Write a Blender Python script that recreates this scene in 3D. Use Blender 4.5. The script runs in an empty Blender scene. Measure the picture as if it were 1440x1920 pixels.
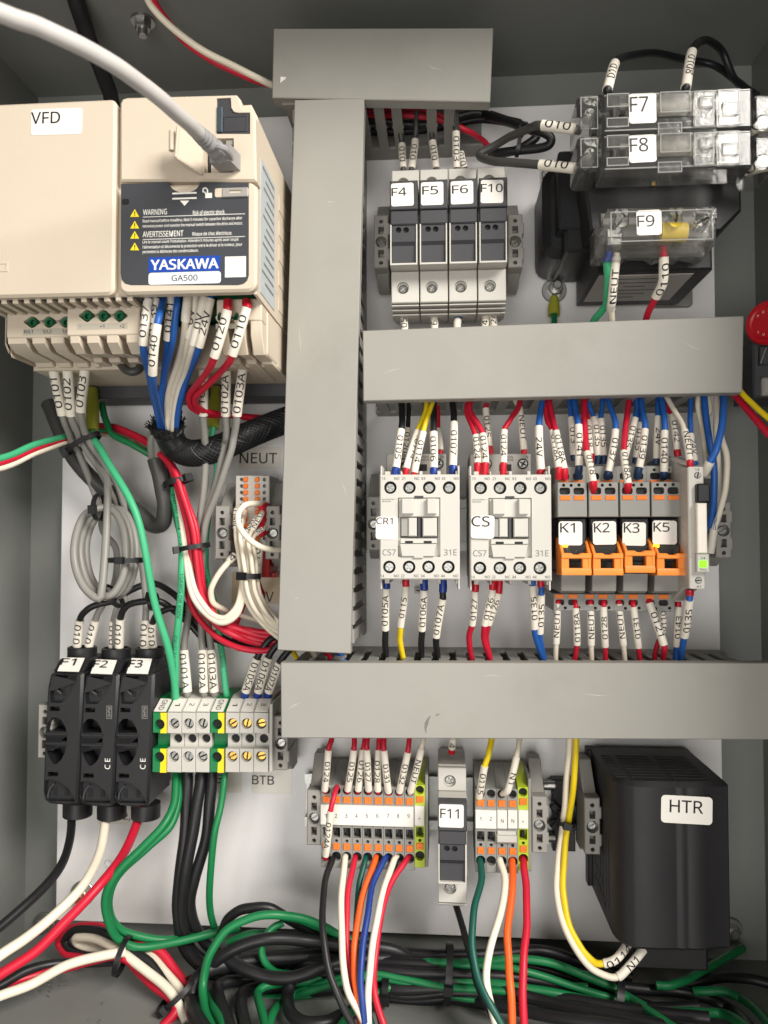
import bpy, bmesh, math, random
from math import sin, cos, pi, radians, tan, atan, sqrt
from mathutils import Vector, Matrix
from mathutils.geometry import tessellate_polygon
random.seed(7)
SC = bpy.context.scene
COL = SC.collection

# ------------------------------------------------------------------ camera
# Panel frame: x right, z up, h = millimetres in front of the mounting plate.  World = (x, -h, z) in metres.
FPX, VPX, VPY, DIST = 1442.0, 830.0, 1010.0, 529.0
PITCH = atan((VPY - 960.0) / FPX)
YAW = atan((VPX - 720.0) * cos(PITCH) / FPX)
cam_data = bpy.data.cameras.new('camera')
cam = bpy.data.objects.new('camera', cam_data)
COL.objects.link(cam)
cam.location = (0, -DIST * .001, 0)
cam.rotation_euler = (pi / 2 + PITCH, 0, YAW)
cam_data.sensor_fit = 'VERTICAL'
cam_data.sensor_height = 36.0
cam_data.lens = FPX / 1920.0 * 36.0
cam_data.dof.use_dof = True
cam_data.dof.focus_distance = .45
cam_data.dof.aperture_fstop = 9.0
cam_data.clip_start = 0.005
cam_data.clip_end = 50
SC.camera = cam

# ------------------------------------------------------------------ room light and added fill
world = bpy.data.worlds.new('World')
SC.world = world
world.use_nodes = True
bg = world.node_tree.nodes['Background']
bg.inputs['Color'].default_value = (1.0, 0.935, 0.85, 1)
bg.inputs['Strength'].default_value = 0.21

def area_lamp(name, loc, target, size, power, color):
    d = bpy.data.lights.new(name, 'AREA')
    d.shape = 'RECTANGLE'
    d.size, d.size_y = size
    d.energy = power
    d.color = color
    o = bpy.data.objects.new(name, d)
    COL.objects.link(o)
    o.location = loc
    o.rotation_euler = (Vector(target) - Vector(loc)).to_track_quat('-Z', 'Y').to_euler()
    return o

area_lamp('ceiling_lamp', (0.95, -1.12, 0.80), (-0.12, 0, -0.12), (0.9, 0.6), 42, (1.0, 0.955, 0.895))
area_lamp('fill_lamp', (-0.15, -1.7, -0.30), (-0.05, 0, 0.0), (0.9, 0.9), 12.0, (1.0, 0.975, 0.94))  # added fill from low in front, brightens undersides; stands for no window
SC.view_settings.view_transform = 'Standard'
SC.view_settings.look = 'None'
SC.view_settings.exposure = 0.17
SC.view_settings.gamma = 1.0
SC.render.engine = 'CYCLES'
SC.cycles.max_bounces = 10
SC.cycles.transparent_max_bounces = 24
SC.cycles.use_denoising = True

# ------------------------------------------------------------------ measuring helpers
_r = Vector((cos(YAW), sin(YAW), 0))
_f = Vector((-sin(YAW) * cos(PITCH), cos(YAW) * cos(PITCH), sin(PITCH)))
_u = _r.cross(_f)

def P(px, py, h):
    """where the sight line through a measured point meets the plane h mm in front of the plate -> (x, z) in mm"""
    d = _r * ((px - 720.0) / FPX) + _u * ((960.0 - py) / FPX) + _f
    t = (DIST - h) / d.y
    return d.x * t, d.z * t

class Zoom:
    def __init__(s, x0, y0, k): s.x0, s.y0, s.k = x0, y0, k
    def p(s, x, y): return s.x0 + x / s.k, s.y0 + y / s.k
    def __call__(s, x, y, h):
        a, b = P(*s.p(x, y), h); return (a, b, h)
    def l(s, pts, h=None):
        return [s(q[0], q[1], q[2] if len(q) > 2 else h) for q in pts]
    def R(s, x0, y0, x1, y1, h):
        a, b, c, d = s(x0, y0, h), s(x1, y0, h), s(x1, y1, h), s(x0, y1, h)
        return ((a[0] + d[0]) / 2, (b[0] + c[0]) / 2, (c[1] + d[1]) / 2, (a[1] + b[1]) / 2)   # x0,x1,z0,z1
    def poly(s, pts, h): return [s(x, y, h)[:2] for x, y in pts]
    def mm(s, w, h): return w / s.k / (FPX / (DIST - h))
Z0 = Zoom(0, 0, 1.0)
ZA = Zoom(660, 720, 3.555); ZB = Zoom(1000, 720, 3.2727); ZC = Zoom(560, 1370, 4.235); ZD = Zoom(800, 1370, 4.235)
ZE = Zoom(1020, 1370, 3.4286); ZF = Zoom(560, 1600, 2.4); ZG = Zoom(0, 0, 2.5714); ZH = Zoom(0, 330, 2.5714)
ZI = Zoom(0, 780, 2.5714); ZJ = Zoom(0, 1180, 2.5714); ZK = Zoom(0, 1500, 2.0); ZL = Zoom(660, 160, 3.789)
ZM = Zoom(920, 60, 2.769); ZN = Zoom(480, 0, 3.0); ZO = Zoom(1300, 400, 3.84); ZP = Zoom(500, 1180, 1.532)
ZQ = Zoom(60, 1180, 5.0519); ZR = Zoom(0, 540, 4.9655); ZS = Zoom(360, 840, 4.8); ZT = Zoom(0, 1700, 3.6)
ZU = Zoom(300, 1700, 3.4286); ZV = Zoom(1030, 950, 4.645); ZX = Zoom(1060, 140, 3.789); ZY = Zoom(1080, 1700, 4.0)

# ------------------------------------------------------------------ materials
def lin(c):
    out = []
    for v in c[:3]:
        v /= 255.0
        out.append(v / 12.92 if v <= .04045 else ((v + .055) / 1.055) ** 2.4)
    return (*out, 1.0)

MATS = {}
def mat(name, rgb, rough=.45, metal=0.0, vary=.10, bump=.15, scale=90., fine=1400., spec=.5, coat=0., trans=0., emit=0., ior=1.45, dirt=0., sss=0., bdist=.0003):
    if name in MATS: return MATS[name]
    m = bpy.data.materials.new(name); m.use_nodes = True
    nt = m.node_tree; N = nt.nodes; L = nt.links
    b = N['Principled BSDF']
    tc = N.new('ShaderNodeTexCoord')
    n1 = N.new('ShaderNodeTexNoise'); n1.inputs['Scale'].default_value = scale; n1.inputs['Detail'].default_value = 5
    L.new(tc.outputs['Object'], n1.inputs['Vector'])
    c = lin(rgb)
    mx = N.new('ShaderNodeMix'); mx.data_type = 'RGBA'
    mx.inputs[6].default_value = tuple(max(0, v * (1 - vary)) for v in c[:3]) + (1,)
    mx.inputs[7].default_value = tuple(min(1, v * (1 + vary)) for v in c[:3]) + (1,)
    L.new(n1.outputs['Fac'], mx.inputs[0])
    out = mx.outputs[2]
    if dirt > 0:
        n3 = N.new('ShaderNodeTexNoise'); n3.inputs['Scale'].default_value = scale * .35; n3.inputs['Detail'].default_value = 8; n3.inputs['Roughness'].default_value = .7
        L.new(tc.outputs['Object'], n3.inputs['Vector'])
        rp = N.new('ShaderNodeValToRGB'); rp.color_ramp.elements[0].position = .56; rp.color_ramp.elements[1].position = .78
        L.new(n3.outputs['Fac'], rp.inputs[0])
        mu = N.new('ShaderNodeMath'); mu.operation = 'MULTIPLY'; mu.inputs[1].default_value = dirt
        L.new(rp.outputs[0], mu.inputs[0])
        m2 = N.new('ShaderNodeMix'); m2.data_type = 'RGBA'
        L.new(mu.outputs[0], m2.inputs[0]); L.new(out, m2.inputs[6])
        m2.inputs[7].default_value = (c[0] * .45, c[1] * .42, c[2] * .36, 1)
        out = m2.outputs[2]
    L.new(out, b.inputs['Base Color'])
    n2 = N.new('ShaderNodeTexNoise'); n2.inputs['Scale'].default_value = fine; n2.inputs['Detail'].default_value = 3
    L.new(tc.outputs['Object'], n2.inputs['Vector'])
    if bump > 0:
        bp = N.new('ShaderNodeBump'); bp.inputs['Strength'].default_value = bump; bp.inputs['Distance'].default_value = bdist
        L.new(n2.outputs['Fac'], bp.inputs['Height']); L.new(bp.outputs['Normal'], b.inputs['Normal'])
    mr = N.new('ShaderNodeMapRange'); mr.inputs[3].default_value = max(.02, rough - .09); mr.inputs[4].default_value = min(1, rough + .12)
    L.new(n1.outputs['Fac'], mr.inputs[0]); L.new(mr.outputs[0], b.inputs['Roughness'])
    b.inputs['Metallic'].default_value = metal
    b.inputs['Specular IOR Level'].default_value = spec
    b.inputs['Coat Weight'].default_value = coat
    b.inputs['Coat Roughness'].default_value = .12
    b.inputs['Transmission Weight'].default_value = trans
    b.inputs['IOR'].default_value = ior
    if sss > 0:
        b.inputs['Subsurface Weight'].default_value = sss
        b.inputs['Subsurface Radius'].default_value = (.002, .0015, .001)
        b.inputs['Subsurface Scale'].default_value = .6
    if emit > 0:
        b.inputs['Emission Color'].default_value = c
        b.inputs['Emission Strength'].default_value = emit
    MATS[name] = m
    return m

def clear_mat(name, tint, clear=.9, rough=.06):
    m = bpy.data.materials.new(name); m.use_nodes = True
    nt = m.node_tree; N = nt.nodes; L = nt.links
    N.remove(N['Principled BSDF'])
    tr = N.new('ShaderNodeBsdfTransparent'); tr.inputs[0].default_value = (*tint, 1)
    gl = N.new('ShaderNodeBsdfGlossy'); gl.inputs['Roughness'].default_value = rough
    df = N.new('ShaderNodeBsdfTranslucent'); df.inputs[0].default_value = (.8, .8, .78, 1)
    d2 = N.new('ShaderNodeBsdfDiffuse'); d2.inputs[0].default_value = (.75, .75, .72, 1)
    ma = N.new('ShaderNodeMixShader'); L.new(df.outputs[0], ma.inputs[1]); L.new(d2.outputs[0], ma.inputs[2])
    mb = N.new('ShaderNodeMixShader'); mb.inputs[0].default_value = 1 - clear
    L.new(tr.outputs[0], mb.inputs[1]); L.new(ma.outputs[0], mb.inputs[2])
    lw = N.new('ShaderNodeFresnel'); lw.inputs[0].default_value = 1.5
    tc = N.new('ShaderNodeTexCoord'); nz = N.new('ShaderNodeTexNoise'); nz.inputs['Scale'].default_value = 260; nz.inputs['Detail'].default_value = 4
    L.new(tc.outputs['Object'], nz.inputs['Vector'])
    bp = N.new('ShaderNodeBump'); bp.inputs['Strength'].default_value = .16; bp.inputs['Distance'].default_value = .0005
    L.new(nz.outputs['Fac'], bp.inputs['Height'])
    for n in (gl, lw): L.new(bp.outputs['Normal'], n.inputs['Normal'])
    mc = N.new('ShaderNodeMixShader'); L.new(lw.outputs[0], mc.inputs[0])
    L.new(mb.outputs[0], mc.inputs[1]); L.new(gl.outputs[0], mc.inputs[2])
    L.new(mc.outputs[0], N['Material Output'].inputs['Surface'])
    MATS[name] = m
    return m

M_PLATE = mat('white_plate_paint', (229, 227, 226), .30, vary=.04, bump=.5, scale=14, fine=9, dirt=.22, bdist=.004, spec=.45)
M_CAB = mat('grey_cabinet_paint', (120, 122, 118), .40, vary=.06, bump=.3, scale=9, fine=900, dirt=.28)
M_DUCT = mat('grey_duct_plastic', (150, 148, 141), .44, vary=.05, bump=.5, scale=16, fine=11, dirt=.26, bdist=.004)
M_DUCTB = mat('grey_duct_base', (138, 136, 131), .5, vary=.05, bump=.1, scale=40)
M_BEIGE = mat('beige_drive_plastic', (203, 190, 171), .5, vary=.04, bump=.3, scale=24, fine=2200, dirt=.12)
M_LGREY = mat('light_grey_plastic', (194, 191, 183), .46, vary=.04, bump=.15, scale=40, dirt=.06)
M_CLAMP = mat('grey_clamp_plastic', (150, 147, 141), .5, vary=.05, bump=.15, scale=60)
M_TERM = mat('mid_grey_terminal', (139, 138, 133), .48, vary=.05, bump=.12, scale=60)
M_DGREY = mat('dark_grey_plastic', (60, 60, 63), .5, vary=.06, bump=.2, scale=60)
M_PANEL = mat('charcoal_print_panel', (62, 64, 68), .42, vary=.04, bump=.1, scale=40)
M_BLACK = mat('black_plastic', (30, 30, 32), .42, vary=.12, bump=.3, scale=50, fine=1600)
M_HTR = mat('black_heater_shell', (30, 29, 31), .52, vary=.10, bump=.2, scale=30)
M_VOID = mat('painted_recess_shade', (16, 16, 17), .6, vary=.1, bump=.1)  # near-black that paints the shade inside holes, slots and recesses
M_ORANGE = mat('orange_plastic', (238, 120, 28), .42, vary=.06, bump=.1, scale=80, sss=.0)
M_GREENP = mat('green_terminal_plastic', (0, 118, 62), .42, vary=.08, bump=.1)
M_GREEND = mat('green_drive_terminal', (22, 104, 66), .4, vary=.1, bump=.1)
M_YELP = mat('yellow_terminal_plastic', (250, 214, 20), .42, vary=.05, bump=.1)
M_LIME = mat('yellow_green_terminal', (186, 205, 30), .38, vary=.10, bump=.1, trans=.15)
M_STICK = mat('white_sticker', (228, 224, 216), .38, vary=.02, bump=.05, scale=60)
M_CLEARST = mat('clear_tape_sticker', (222, 217, 206), .22, vary=.03, bump=.05)
M_INK = mat('black_ink', (22, 22, 24), .5, vary=.05, bump=0)
M_WINK = mat('white_ink', (232, 230, 222), .5, vary=.05, bump=0)
M_GINK = mat('grey_ink', (110, 110, 108), .5, vary=.05, bump=0)
M_STEEL = mat('zinc_steel', (176, 176, 172), .3, metal=1, vary=.14, bump=.3, scale=160)
M_DSTEEL = mat('dull_screw_steel', (150, 150, 146), .32, metal=1, vary=.2, bump=.3, scale=300)
M_BRASS = mat('brass', (196, 160, 84), .32, metal=1, vary=.12, bump=.2)
M_COPPER = mat('copper_stud', (176, 112, 80), .4, metal=1, vary=.2, bump=.3)
M_RAIL = mat('rail_steel', (170, 170, 166), .38, metal=1, vary=.1, bump=.2)
M_REDB = mat('red_button_plastic', (182, 16, 30), .38, vary=.06, bump=.1)
M_REDP = mat('red_plastic', (178, 26, 30), .4, vary=.06, bump=.1)
M_BLUEL = mat('blue_logo_ink', (20, 66, 160), .45, vary=.03, bump=0)
M_YINK = mat('yellow_ink', (240, 214, 40), .45, vary=.03, bump=0)
M_CLEAR = clear_mat('clear_cover_plastic', (.90, .90, .89), .93, .12)
M_EDGE = clear_mat('painted_edge_highlight', (.95, .95, .94), .35, .1)  # milkier mix; its strips paint the bright glint along clear plastic edges
M_SMOKE = clear_mat('smoked_relay_plastic', (.35, .34, .33), .9)
M_YLUG = mat('yellow_green_lug', (188, 188, 66), .3, vary=.15, bump=.1, trans=.35)
M_LEDG = mat('green_led', (90, 240, 20), .4, emit=3.2, vary=.15, scale=700)
M_LEDY = mat('amber_led', (255, 190, 40), .4, emit=2.6, vary=.2, scale=900)
M_TIE = mat('black_nylon_tie', (24, 24, 26), .4, vary=.1, bump=.15)
WCOL = dict(red=(196, 26, 52), white=(232, 222, 202), black=(28, 28, 30), grey=(138, 136, 130), blue=(36, 92, 170), yellow=(236, 206, 26),
            green=(21, 116, 66), mint=(66, 172, 122), teal=(14, 78, 66), orange=(232, 96, 34), dgrey=(66, 65, 63), navy=(28, 58, 132), ltgrey=(188, 184, 180))
WM = {k: mat(k + '_wire_jacket', c, .42 if k != 'ltgrey' else .68, vary=.07, bump=.06, scale=120, fine=700) for k, c in WCOL.items()}
M_SLEEVE = mat('white_marker_sleeve', (230, 223, 209), .42, vary=.03, bump=.06, scale=150)
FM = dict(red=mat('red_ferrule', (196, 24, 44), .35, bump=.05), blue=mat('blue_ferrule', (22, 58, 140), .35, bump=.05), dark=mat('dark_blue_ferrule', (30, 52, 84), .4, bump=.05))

# ------------------------------------------------------------------ mesh builder (panel frame, mm)
def rrect(x0, x1, z0, z1, r=0, n=4):
    r = min(r, (x1 - x0) / 2 - 1e-4, (z1 - z0) / 2 - 1e-4)
    if r <= 0: return [(x0, z0), (x1, z0), (x1, z1), (x0, z1)]
    out = []
    for cx, cz, a in ((x1 - r, z0 + r, -pi / 2), (x1 - r, z1 - r, 0), (x0 + r, z1 - r, pi / 2), (x0 + r, z0 + r, pi)):
        for i in range(n + 1):
            t = a + pi / 2 * i / n
            out.append((cx + r * cos(t), cz + r * sin(t)))
    return out
def circ(cx, cz, r, n=16, rz=None, a0=0.):
    rz = r if rz is None else rz
    return [(cx + r * cos(2 * pi * i / n + a0), cz + rz * sin(2 * pi * i / n + a0)) for i in range(n)]
def plus(cx, cz, r, w, a=.4):
    base = [(w, w), (w, r), (-w, r), (-w, w), (-r, w), (-r, -w), (-w, -w), (-w, -r), (w, -r), (w, -w), (r, -w), (r, w)]
    return [(cx + x * cos(a) - z * sin(a), cz + x * sin(a) + z * cos(a)) for x, z in base]
def slot(cx, cz, r, w, a=.4):
    return [(cx + x * cos(a) - z * sin(a), cz + x * sin(a) + z * cos(a)) for x, z in ((-r, -w), (r, -w), (r, w), (-r, w))]
def ccw(p):
    a = sum(p[i][0] * p[(i + 1) % len(p)][1] - p[(i + 1) % len(p)][0] * p[i][1] for i in range(len(p)))
    return list(p) if a > 0 else list(p)[::-1]
def inset(p, b):
    n = len(p); out = []
    for i in range(n):
        a, c, d = Vector(p[i - 1]), Vector(p[i]), Vector(p[(i + 1) % n])
        e1, e2 = (c - a), (d - c)
        if e1.length < 1e-9 or e2.length < 1e-9: out.append(tuple(c)); continue
        e1.normalize(); e2.normalize()
        n1, n2 = Vector((-e1.y, e1.x)), Vector((-e2.y, e2.x))
        m = n1 + n2
        if m.length < 1e-6: out.append(tuple(c)); continue
        m.normalize(); k = b / max(.35, m.dot(n1))
        out.append((c.x + m.x * k, c.y + m.y * k))
    return out

class MB:
    def __init__(s): s.v = []; s.f = []
    def raw(s, verts, faces):
        o = len(s.v); s.v += [tuple(q) for q in verts]; s.f += [tuple(i + o for i in f) for f in faces]; return s
    def prism(s, poly, w0, w1, axis='h', b=.3, holes=(), b0=0.):
        """poly extruded from w0 to w1; axis h: poly=(x,z); axis x: poly=(z,h); axis z: poly=(x,h). holes=[(poly, depth)] pockets in the w1 face"""
        p = ccw(poly); n = len(p)
        mp = {'h': lambda u, v, w: (u, v, w), 'x': lambda u, v, w: (w, u, v), 'z': lambda u, v, w: (u, w, v)}[axis]
        sg = 1 if w1 > w0 else -1
        V = []; F = []
        def ring(q, w):
            i = len(V); V.extend(mp(a, c, w) for a, c in q); return i
        def band(i, j, m, rev=False):
            for k in range(m):
                F.append((i + k, i + (k + 1) % m, j + (k + 1) % m, j + k))
        if b0 > 0:
            r0 = ring(inset(p, b0), w0); r1 = ring(p, w0 + sg * b0); band(r0, r1, n); F.append(tuple(range(r0, r0 + n)))
        else:
            r1 = ring(p, w0); F.append(tuple(range(r1, r1 + n)))
        if b > 0:
            r2 = ring(p, w1 - sg * b); band(r1, r2, n)
            top = inset(p, b); r3 = ring(top, w1); band(r2, r3, n)
        else:
            top = p; r3 = ring(p, w1); band(r1, r3, n)
        if not holes:
            F.append(tuple(range(r3, r3 + n)))
        else:
            loops = [[Vector((a, c, 0)) for a, c in top]]; idx = list(range(r3, r3 + n))
            for hp, dep in holes:
                hp = ccw(hp); m = len(hp)
                a = ring(hp, w1); c = ring(hp, w1 - sg * dep); band(a, c, m); F.append(tuple(range(c, c + m)))
                loops.append([Vector((q[0], q[1], 0)) for q in hp]); idx += list(range(a, a + m))
            for t in tessellate_polygon(loops): F.append(tuple(idx[k] for k in t))
        return s.raw(V, F)
    def box(s, x0, x1, z0, z1, h0, h1, b=.3, r=0., b0=0., holes=()):
        return s.prism(rrect(min(x0, x1), max(x0, x1), min(z0, z1), max(z0, z1), r), h0, h1, 'h', b, holes, b0)
    def cyl(s, x, z, r, h0, h1, n=20, b=.2, holes=(), rz=None):
        return s.prism(circ(x, z, r, n, rz), h0, h1, 'h', b, holes)
    def tube(s, pts, r, n=10, caps=True):
        pts = [Vector(p) for p in pts]; m = len(pts)
        rs = r if isinstance(r, (list, tuple)) else [r] * m
        T = [(pts[min(i + 1, m - 1)] - pts[max(i - 1, 0)]).normalized() for i in range(m)]
        nrm = T[0].orthogonal().normalized(); V = []
        for i in range(m):
            nrm = nrm - T[i] * nrm.dot(T[i])
            nrm = nrm.normalized() if nrm.length > 1e-6 else T[i].orthogonal().normalized()
            bn = T[i].cross(nrm)
            for k in range(n):
                a = 2 * pi * k / n
                V.append(pts[i] + (nrm * cos(a) + bn * sin(a)) * rs[i])
        F = [(i * n + k, i * n + (k + 1) % n, (i + 1) * n + (k + 1) % n, (i + 1) * n + k) for i in range(m - 1) for k in range(n)]
        if caps: F += [tuple(range(n)), tuple(range((m - 1) * n, m * n))]
        return s.raw(V, F)
    def slab(s, quad, t):
        """a plate through four 3-d corners, t thick"""
        q = [Vector(a) for a in quad]
        nn = (q[1] - q[0]).cross(q[-1] - q[0]).normalized() * t; m = len(q)
        return s.raw(q + [a + nn for a in q], [tuple(range(m)), tuple(range(m, 2 * m))] + [(i, (i + 1) % m, m + (i + 1) % m, m + i) for i in range(m)])
    def mesh(s, name, o=(0, 0, 0), fix=True, smooth=38):
        me = bpy.data.meshes.new(name)
        me.from_pydata([((x - o[0]) * .001, -(h - o[2]) * .001, (z - o[1]) * .001) for x, z, h in s.v], [], s.f)
        if fix:
            bm = bmesh.new(); bm.from_mesh(me); bmesh.ops.recalc_face_normals(bm, faces=bm.faces); bm.to_mesh(me); bm.free()
        if smooth:
            me.polygons.foreach_set('use_smooth', [True] * len(me.polygons)); me.set_sharp_from_angle(angle=radians(smooth))
        me.update()
        return me

def W(o): return (o[0] * .001, -o[2] * .001, o[1] * .001)
def tagset(ob, label=None, cat=None, group=None, kind=None):
    for k, v in (('label', label), ('category', cat), ('group', group), ('kind', kind)):
        if v: ob[k] = v
    return ob

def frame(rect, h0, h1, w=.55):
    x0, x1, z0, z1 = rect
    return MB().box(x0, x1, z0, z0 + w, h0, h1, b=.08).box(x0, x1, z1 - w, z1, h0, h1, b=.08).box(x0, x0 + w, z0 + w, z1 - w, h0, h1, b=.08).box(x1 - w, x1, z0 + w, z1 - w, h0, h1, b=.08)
class Thing:
    """an Empty at the thing's base; parts are given in panel millimetres"""
    def __init__(s, name, label, cat, o, group=None, kind=None):
        s.o = o; s.ob = bpy.data.objects.new(name, None); COL.objects.link(s.ob)
        s.ob.empty_display_size = .01; s.ob.location = W(o); tagset(s.ob, label, cat, group, kind)
    def part(s, name, mb, m, parent=None, label=None, smooth=38, data=None):
        me = data or mb.mesh(name, s.o, smooth=smooth)
        if not me.materials: me.materials.append(m)
        ob = bpy.data.objects.new(name, me); COL.objects.link(ob); ob.parent = parent or s.ob
        if label: ob['label'] = label
        return ob
    def text(s, body, rect, h, m=None, parent=None, rot=0, name='lettering'):
        return s.part(name, textmb(body, rect, h, rot), m or M_INK, parent, smooth=0)

def mesh_thing(name, label, cat, mb, m, o=None, group=None, kind=None, smooth=38):
    if o is None:
        n = len(mb.v); o = tuple(sum(v[i] for v in mb.v) / n for i in range(3))
    me = mb.mesh(name, o, smooth=smooth); me.materials.append(m)
    ob = bpy.data.objects.new(name, me); COL.objects.link(ob); ob.location = W(o)
    tagset(ob, label, cat, group, kind); ob['_o'] = o
    return ob
def child(parent_ob, o, name, mb, m, label=None, smooth=38):
    me = mb.mesh(name, o, smooth=smooth); me.materials.append(m)
    ob = bpy.data.objects.new(name, me); COL.objects.link(ob); ob.parent = parent_ob
    if label: ob['label'] = label
    return ob
def copy_tree(ob, parent=None, d=(0, 0, 0), label=None):
    c = ob.copy(); COL.objects.link(c); c.parent = parent
    if parent is None: c.location = Vector(ob.location) + Vector(W(d))
    if label: c['label'] = label
    for ch in ob.children: copy_tree(ch, c)
    return c

_glyph = {}
FONT = None
try:                                                   # a plain grotesque that ships with Blender; its default face if that is missing
    import os
    FONT = bpy.data.fonts.load(os.path.join(bpy.utils.system_resource('DATAFILES', path='fonts'), 'NotoSansHebrew-Regular.woff2'))
except Exception:
    FONT = None
def glyphs(body):
    if body not in _glyph:
        c = bpy.data.curves.new('t', 'FONT'); c.body = body; c.resolution_u = 3; c.offset = .006
        if FONT: c.font = FONT
        o = bpy.data.objects.new('t', c); me = bpy.data.meshes.new_from_object(o)
        vs = [(v.co.x, v.co.y) for v in me.vertices]; fs = [tuple(p.vertices) for p in me.polygons]
        bpy.data.objects.remove(o); bpy.data.meshes.remove(me); bpy.data.curves.remove(c)
        _glyph[body] = (vs, fs)
    return _glyph[body]
def textmb(body, rect, h, rot=0, dy=.0):
    vs, fs = glyphs(body)
    ax, bx = min(v[0] for v in vs), max(v[0] for v in vs); az, bz = min(v[1] for v in vs), max(v[1] for v in vs)
    x0, x1, z0, z1 = rect; cx, cz = (x0 + x1) / 2, (z0 + z1) / 2
    w, t = (x1 - x0, z1 - z0) if rot in (0, 180) else (z1 - z0, x1 - x0)
    a = radians(rot); V = []
    for x, z in vs:
        u = ((x - ax) / (bx - ax) - .5) * w; v = ((z - az) / (bz - az) - .5) * t
        V.append((cx + u * cos(a) - v * sin(a), cz + u * sin(a) + v * cos(a), h + .06))
    return MB().raw(V, fs)

def sticker(T, rect, h, body=None, trect=None, parent=None, r=1.5, m=None, t=.18, name='sticker', ink=None, rot=0, label=None):
    a = radians(random.uniform(-1.6, 1.6)); cx, cz = (rect[0] + rect[1]) / 2, (rect[2] + rect[3]) / 2
    def tilt(mb):
        mb.v = [(cx + (x - cx) * cos(a) - (z - cz) * sin(a), cz + (x - cx) * sin(a) + (z - cz) * cos(a), q) for x, z, q in mb.v]; return mb
    sb = T.part(name, tilt(MB().box(*rect, h - .3, h + t, b=.05, r=r)), m or M_STICK, parent, label=label)
    if body: T.part('lettering', tilt(textmb(body, trect or rect, h + t, rot)), ink or M_INK, sb, smooth=0)
    return sb
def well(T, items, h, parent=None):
    """dark patches that paint the shade on deep hole floors: items = [(x, z, r) or (x0, x1, z0, z1)]"""
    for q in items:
        if len(q) == 3: T.part('painted_well_shade', MB().cyl(q[0], q[1], q[2], h - .3, h, 16, b=0), M_VOID, parent)
        else: T.part('painted_well_shade', MB().box(*q, h - .3, h, b=0), M_VOID, parent)
def rescrew(root, T, items):
    """a copied device gets screws of its own, turned to other angles"""
    for ch in list(root.children):
        if ch.name.startswith('screw'): bpy.data.objects.remove(ch)
    for x, z, r, h, t in items: screw(T, x, z, r, h, t=t)
def screw(T, x, z, r, h, parent=None, kind='plus', m=None, a=None, t=1.6):
    a = random.uniform(0, 1.5) if a is None else a
    hole = plus(x, z, r * .68, r * .17, a) if kind == 'plus' else slot(x, z, r * .80, r * .15, a)
    return T.part('screw', MB().cyl(x, z, r, h - t, h, 18, b=r * .18, holes=[(hole, min(t * .8, r * .7))]), m or M_DSTEEL, parent)

# ------------------------------------------------------------------ wires
def spline(pts, per=8):
    """centripetal-like Catmull-Rom through pts, returns list of (t, point) with t the control index"""
    p = [Vector(q) for q in pts]; n = len(p); out = []
    ext = [p[0] * 2 - p[1]] + p + [p[-1] * 2 - p[-2]]
    for i in range(n - 1):
        a, b, c, d = ext[i], ext[i + 1], ext[i + 2], ext[i + 3]
        L = (c - b).length
        m1 = (c - a) * .5; m2 = (d - b) * .5
        m1 = m1.normalized() * min(m1.length, L) if m1.length > 0 else m1
        m2 = m2.normalized() * min(m2.length, L) if m2.length > 0 else m2
        for k in range(per):
            t = k / per; t2 = t * t; t3 = t2 * t
            out.append((i + t, b * (2 * t3 - 3 * t2 + 1) + m1 * (t3 - 2 * t2 + t) + c * (-2 * t3 + 3 * t2) + m2 * (t3 - t2)))
    out.append((n - 1, p[-1]))
    return out

def tube_text(path, R, body, d, roll=0., fill=.84, hfac=1.62):
    """letters wrapped round a sleeve; path = list of points, d=-1 reads against the path"""
    pts = [Vector(q) for q in path]
    if d < 0: pts = pts[::-1]
    s = [0.]
    for i in range(1, len(pts)): s.append(s[-1] + (pts[i] - pts[i - 1]).length)
    Lt = s[-1]
    vs, fs = glyphs(body)
    bm = bmesh.new()
    bv = [bm.verts.new((x, y, 0)) for x, y in vs]
    for f in fs:
        try: bm.faces.new([bv[i] for i in f])
        except ValueError: pass
    bmesh.ops.subdivide_edges(bm, edges=[e for e in bm.edges if e.calc_length() > .14], cuts=2)
    bmesh.ops.triangulate(bm, faces=bm.faces)
    V2 = [(v.co.x, v.co.y) for v in bm.verts]; bm.verts.index_update(); F2 = [tuple(v.index for v in f.verts) for f in bm.faces]; bm.free()
    ax, bx = min(v[0] for v in V2), max(v[0] for v in V2); az, bz = min(v[1] for v in V2), max(v[1] for v in V2)
    hh = hfac * R
    want = (bx - ax) / (bz - az) * hh * 1.35
    w = min(Lt * fill, want); off = (Lt - w) * .5
    V = []
    for x, y in V2:
        q = off + (x - ax) / (bx - ax) * w; v = ((y - az) / (bz - az) - .5) * hh
        k = 0
        while k < len(s) - 2 and s[k + 1] < q: k += 1
        t = (q - s[k]) / max(1e-9, s[k + 1] - s[k]); C = pts[k].lerp(pts[k + 1], t)
        T1 = (pts[min(k + 1, len(pts) - 1)] - pts[max(k - 1, 0)]).normalized(); T2 = (pts[min(k + 2, len(pts) - 1)] - pts[k]).normalized()
        T = T1.lerp(T2, t).normalized()
        N = Vector((0, 0, 1)); N = (N - T * N.dot(T))
        N = N.normalized() if N.length > .05 else T.orthogonal().normalized()
        B = N.cross(T); a = v / R + roll
        V.append(C + (N * cos(a) + B * sin(a)) * (R + .07))
    return MB().raw(V, F2)

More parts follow.
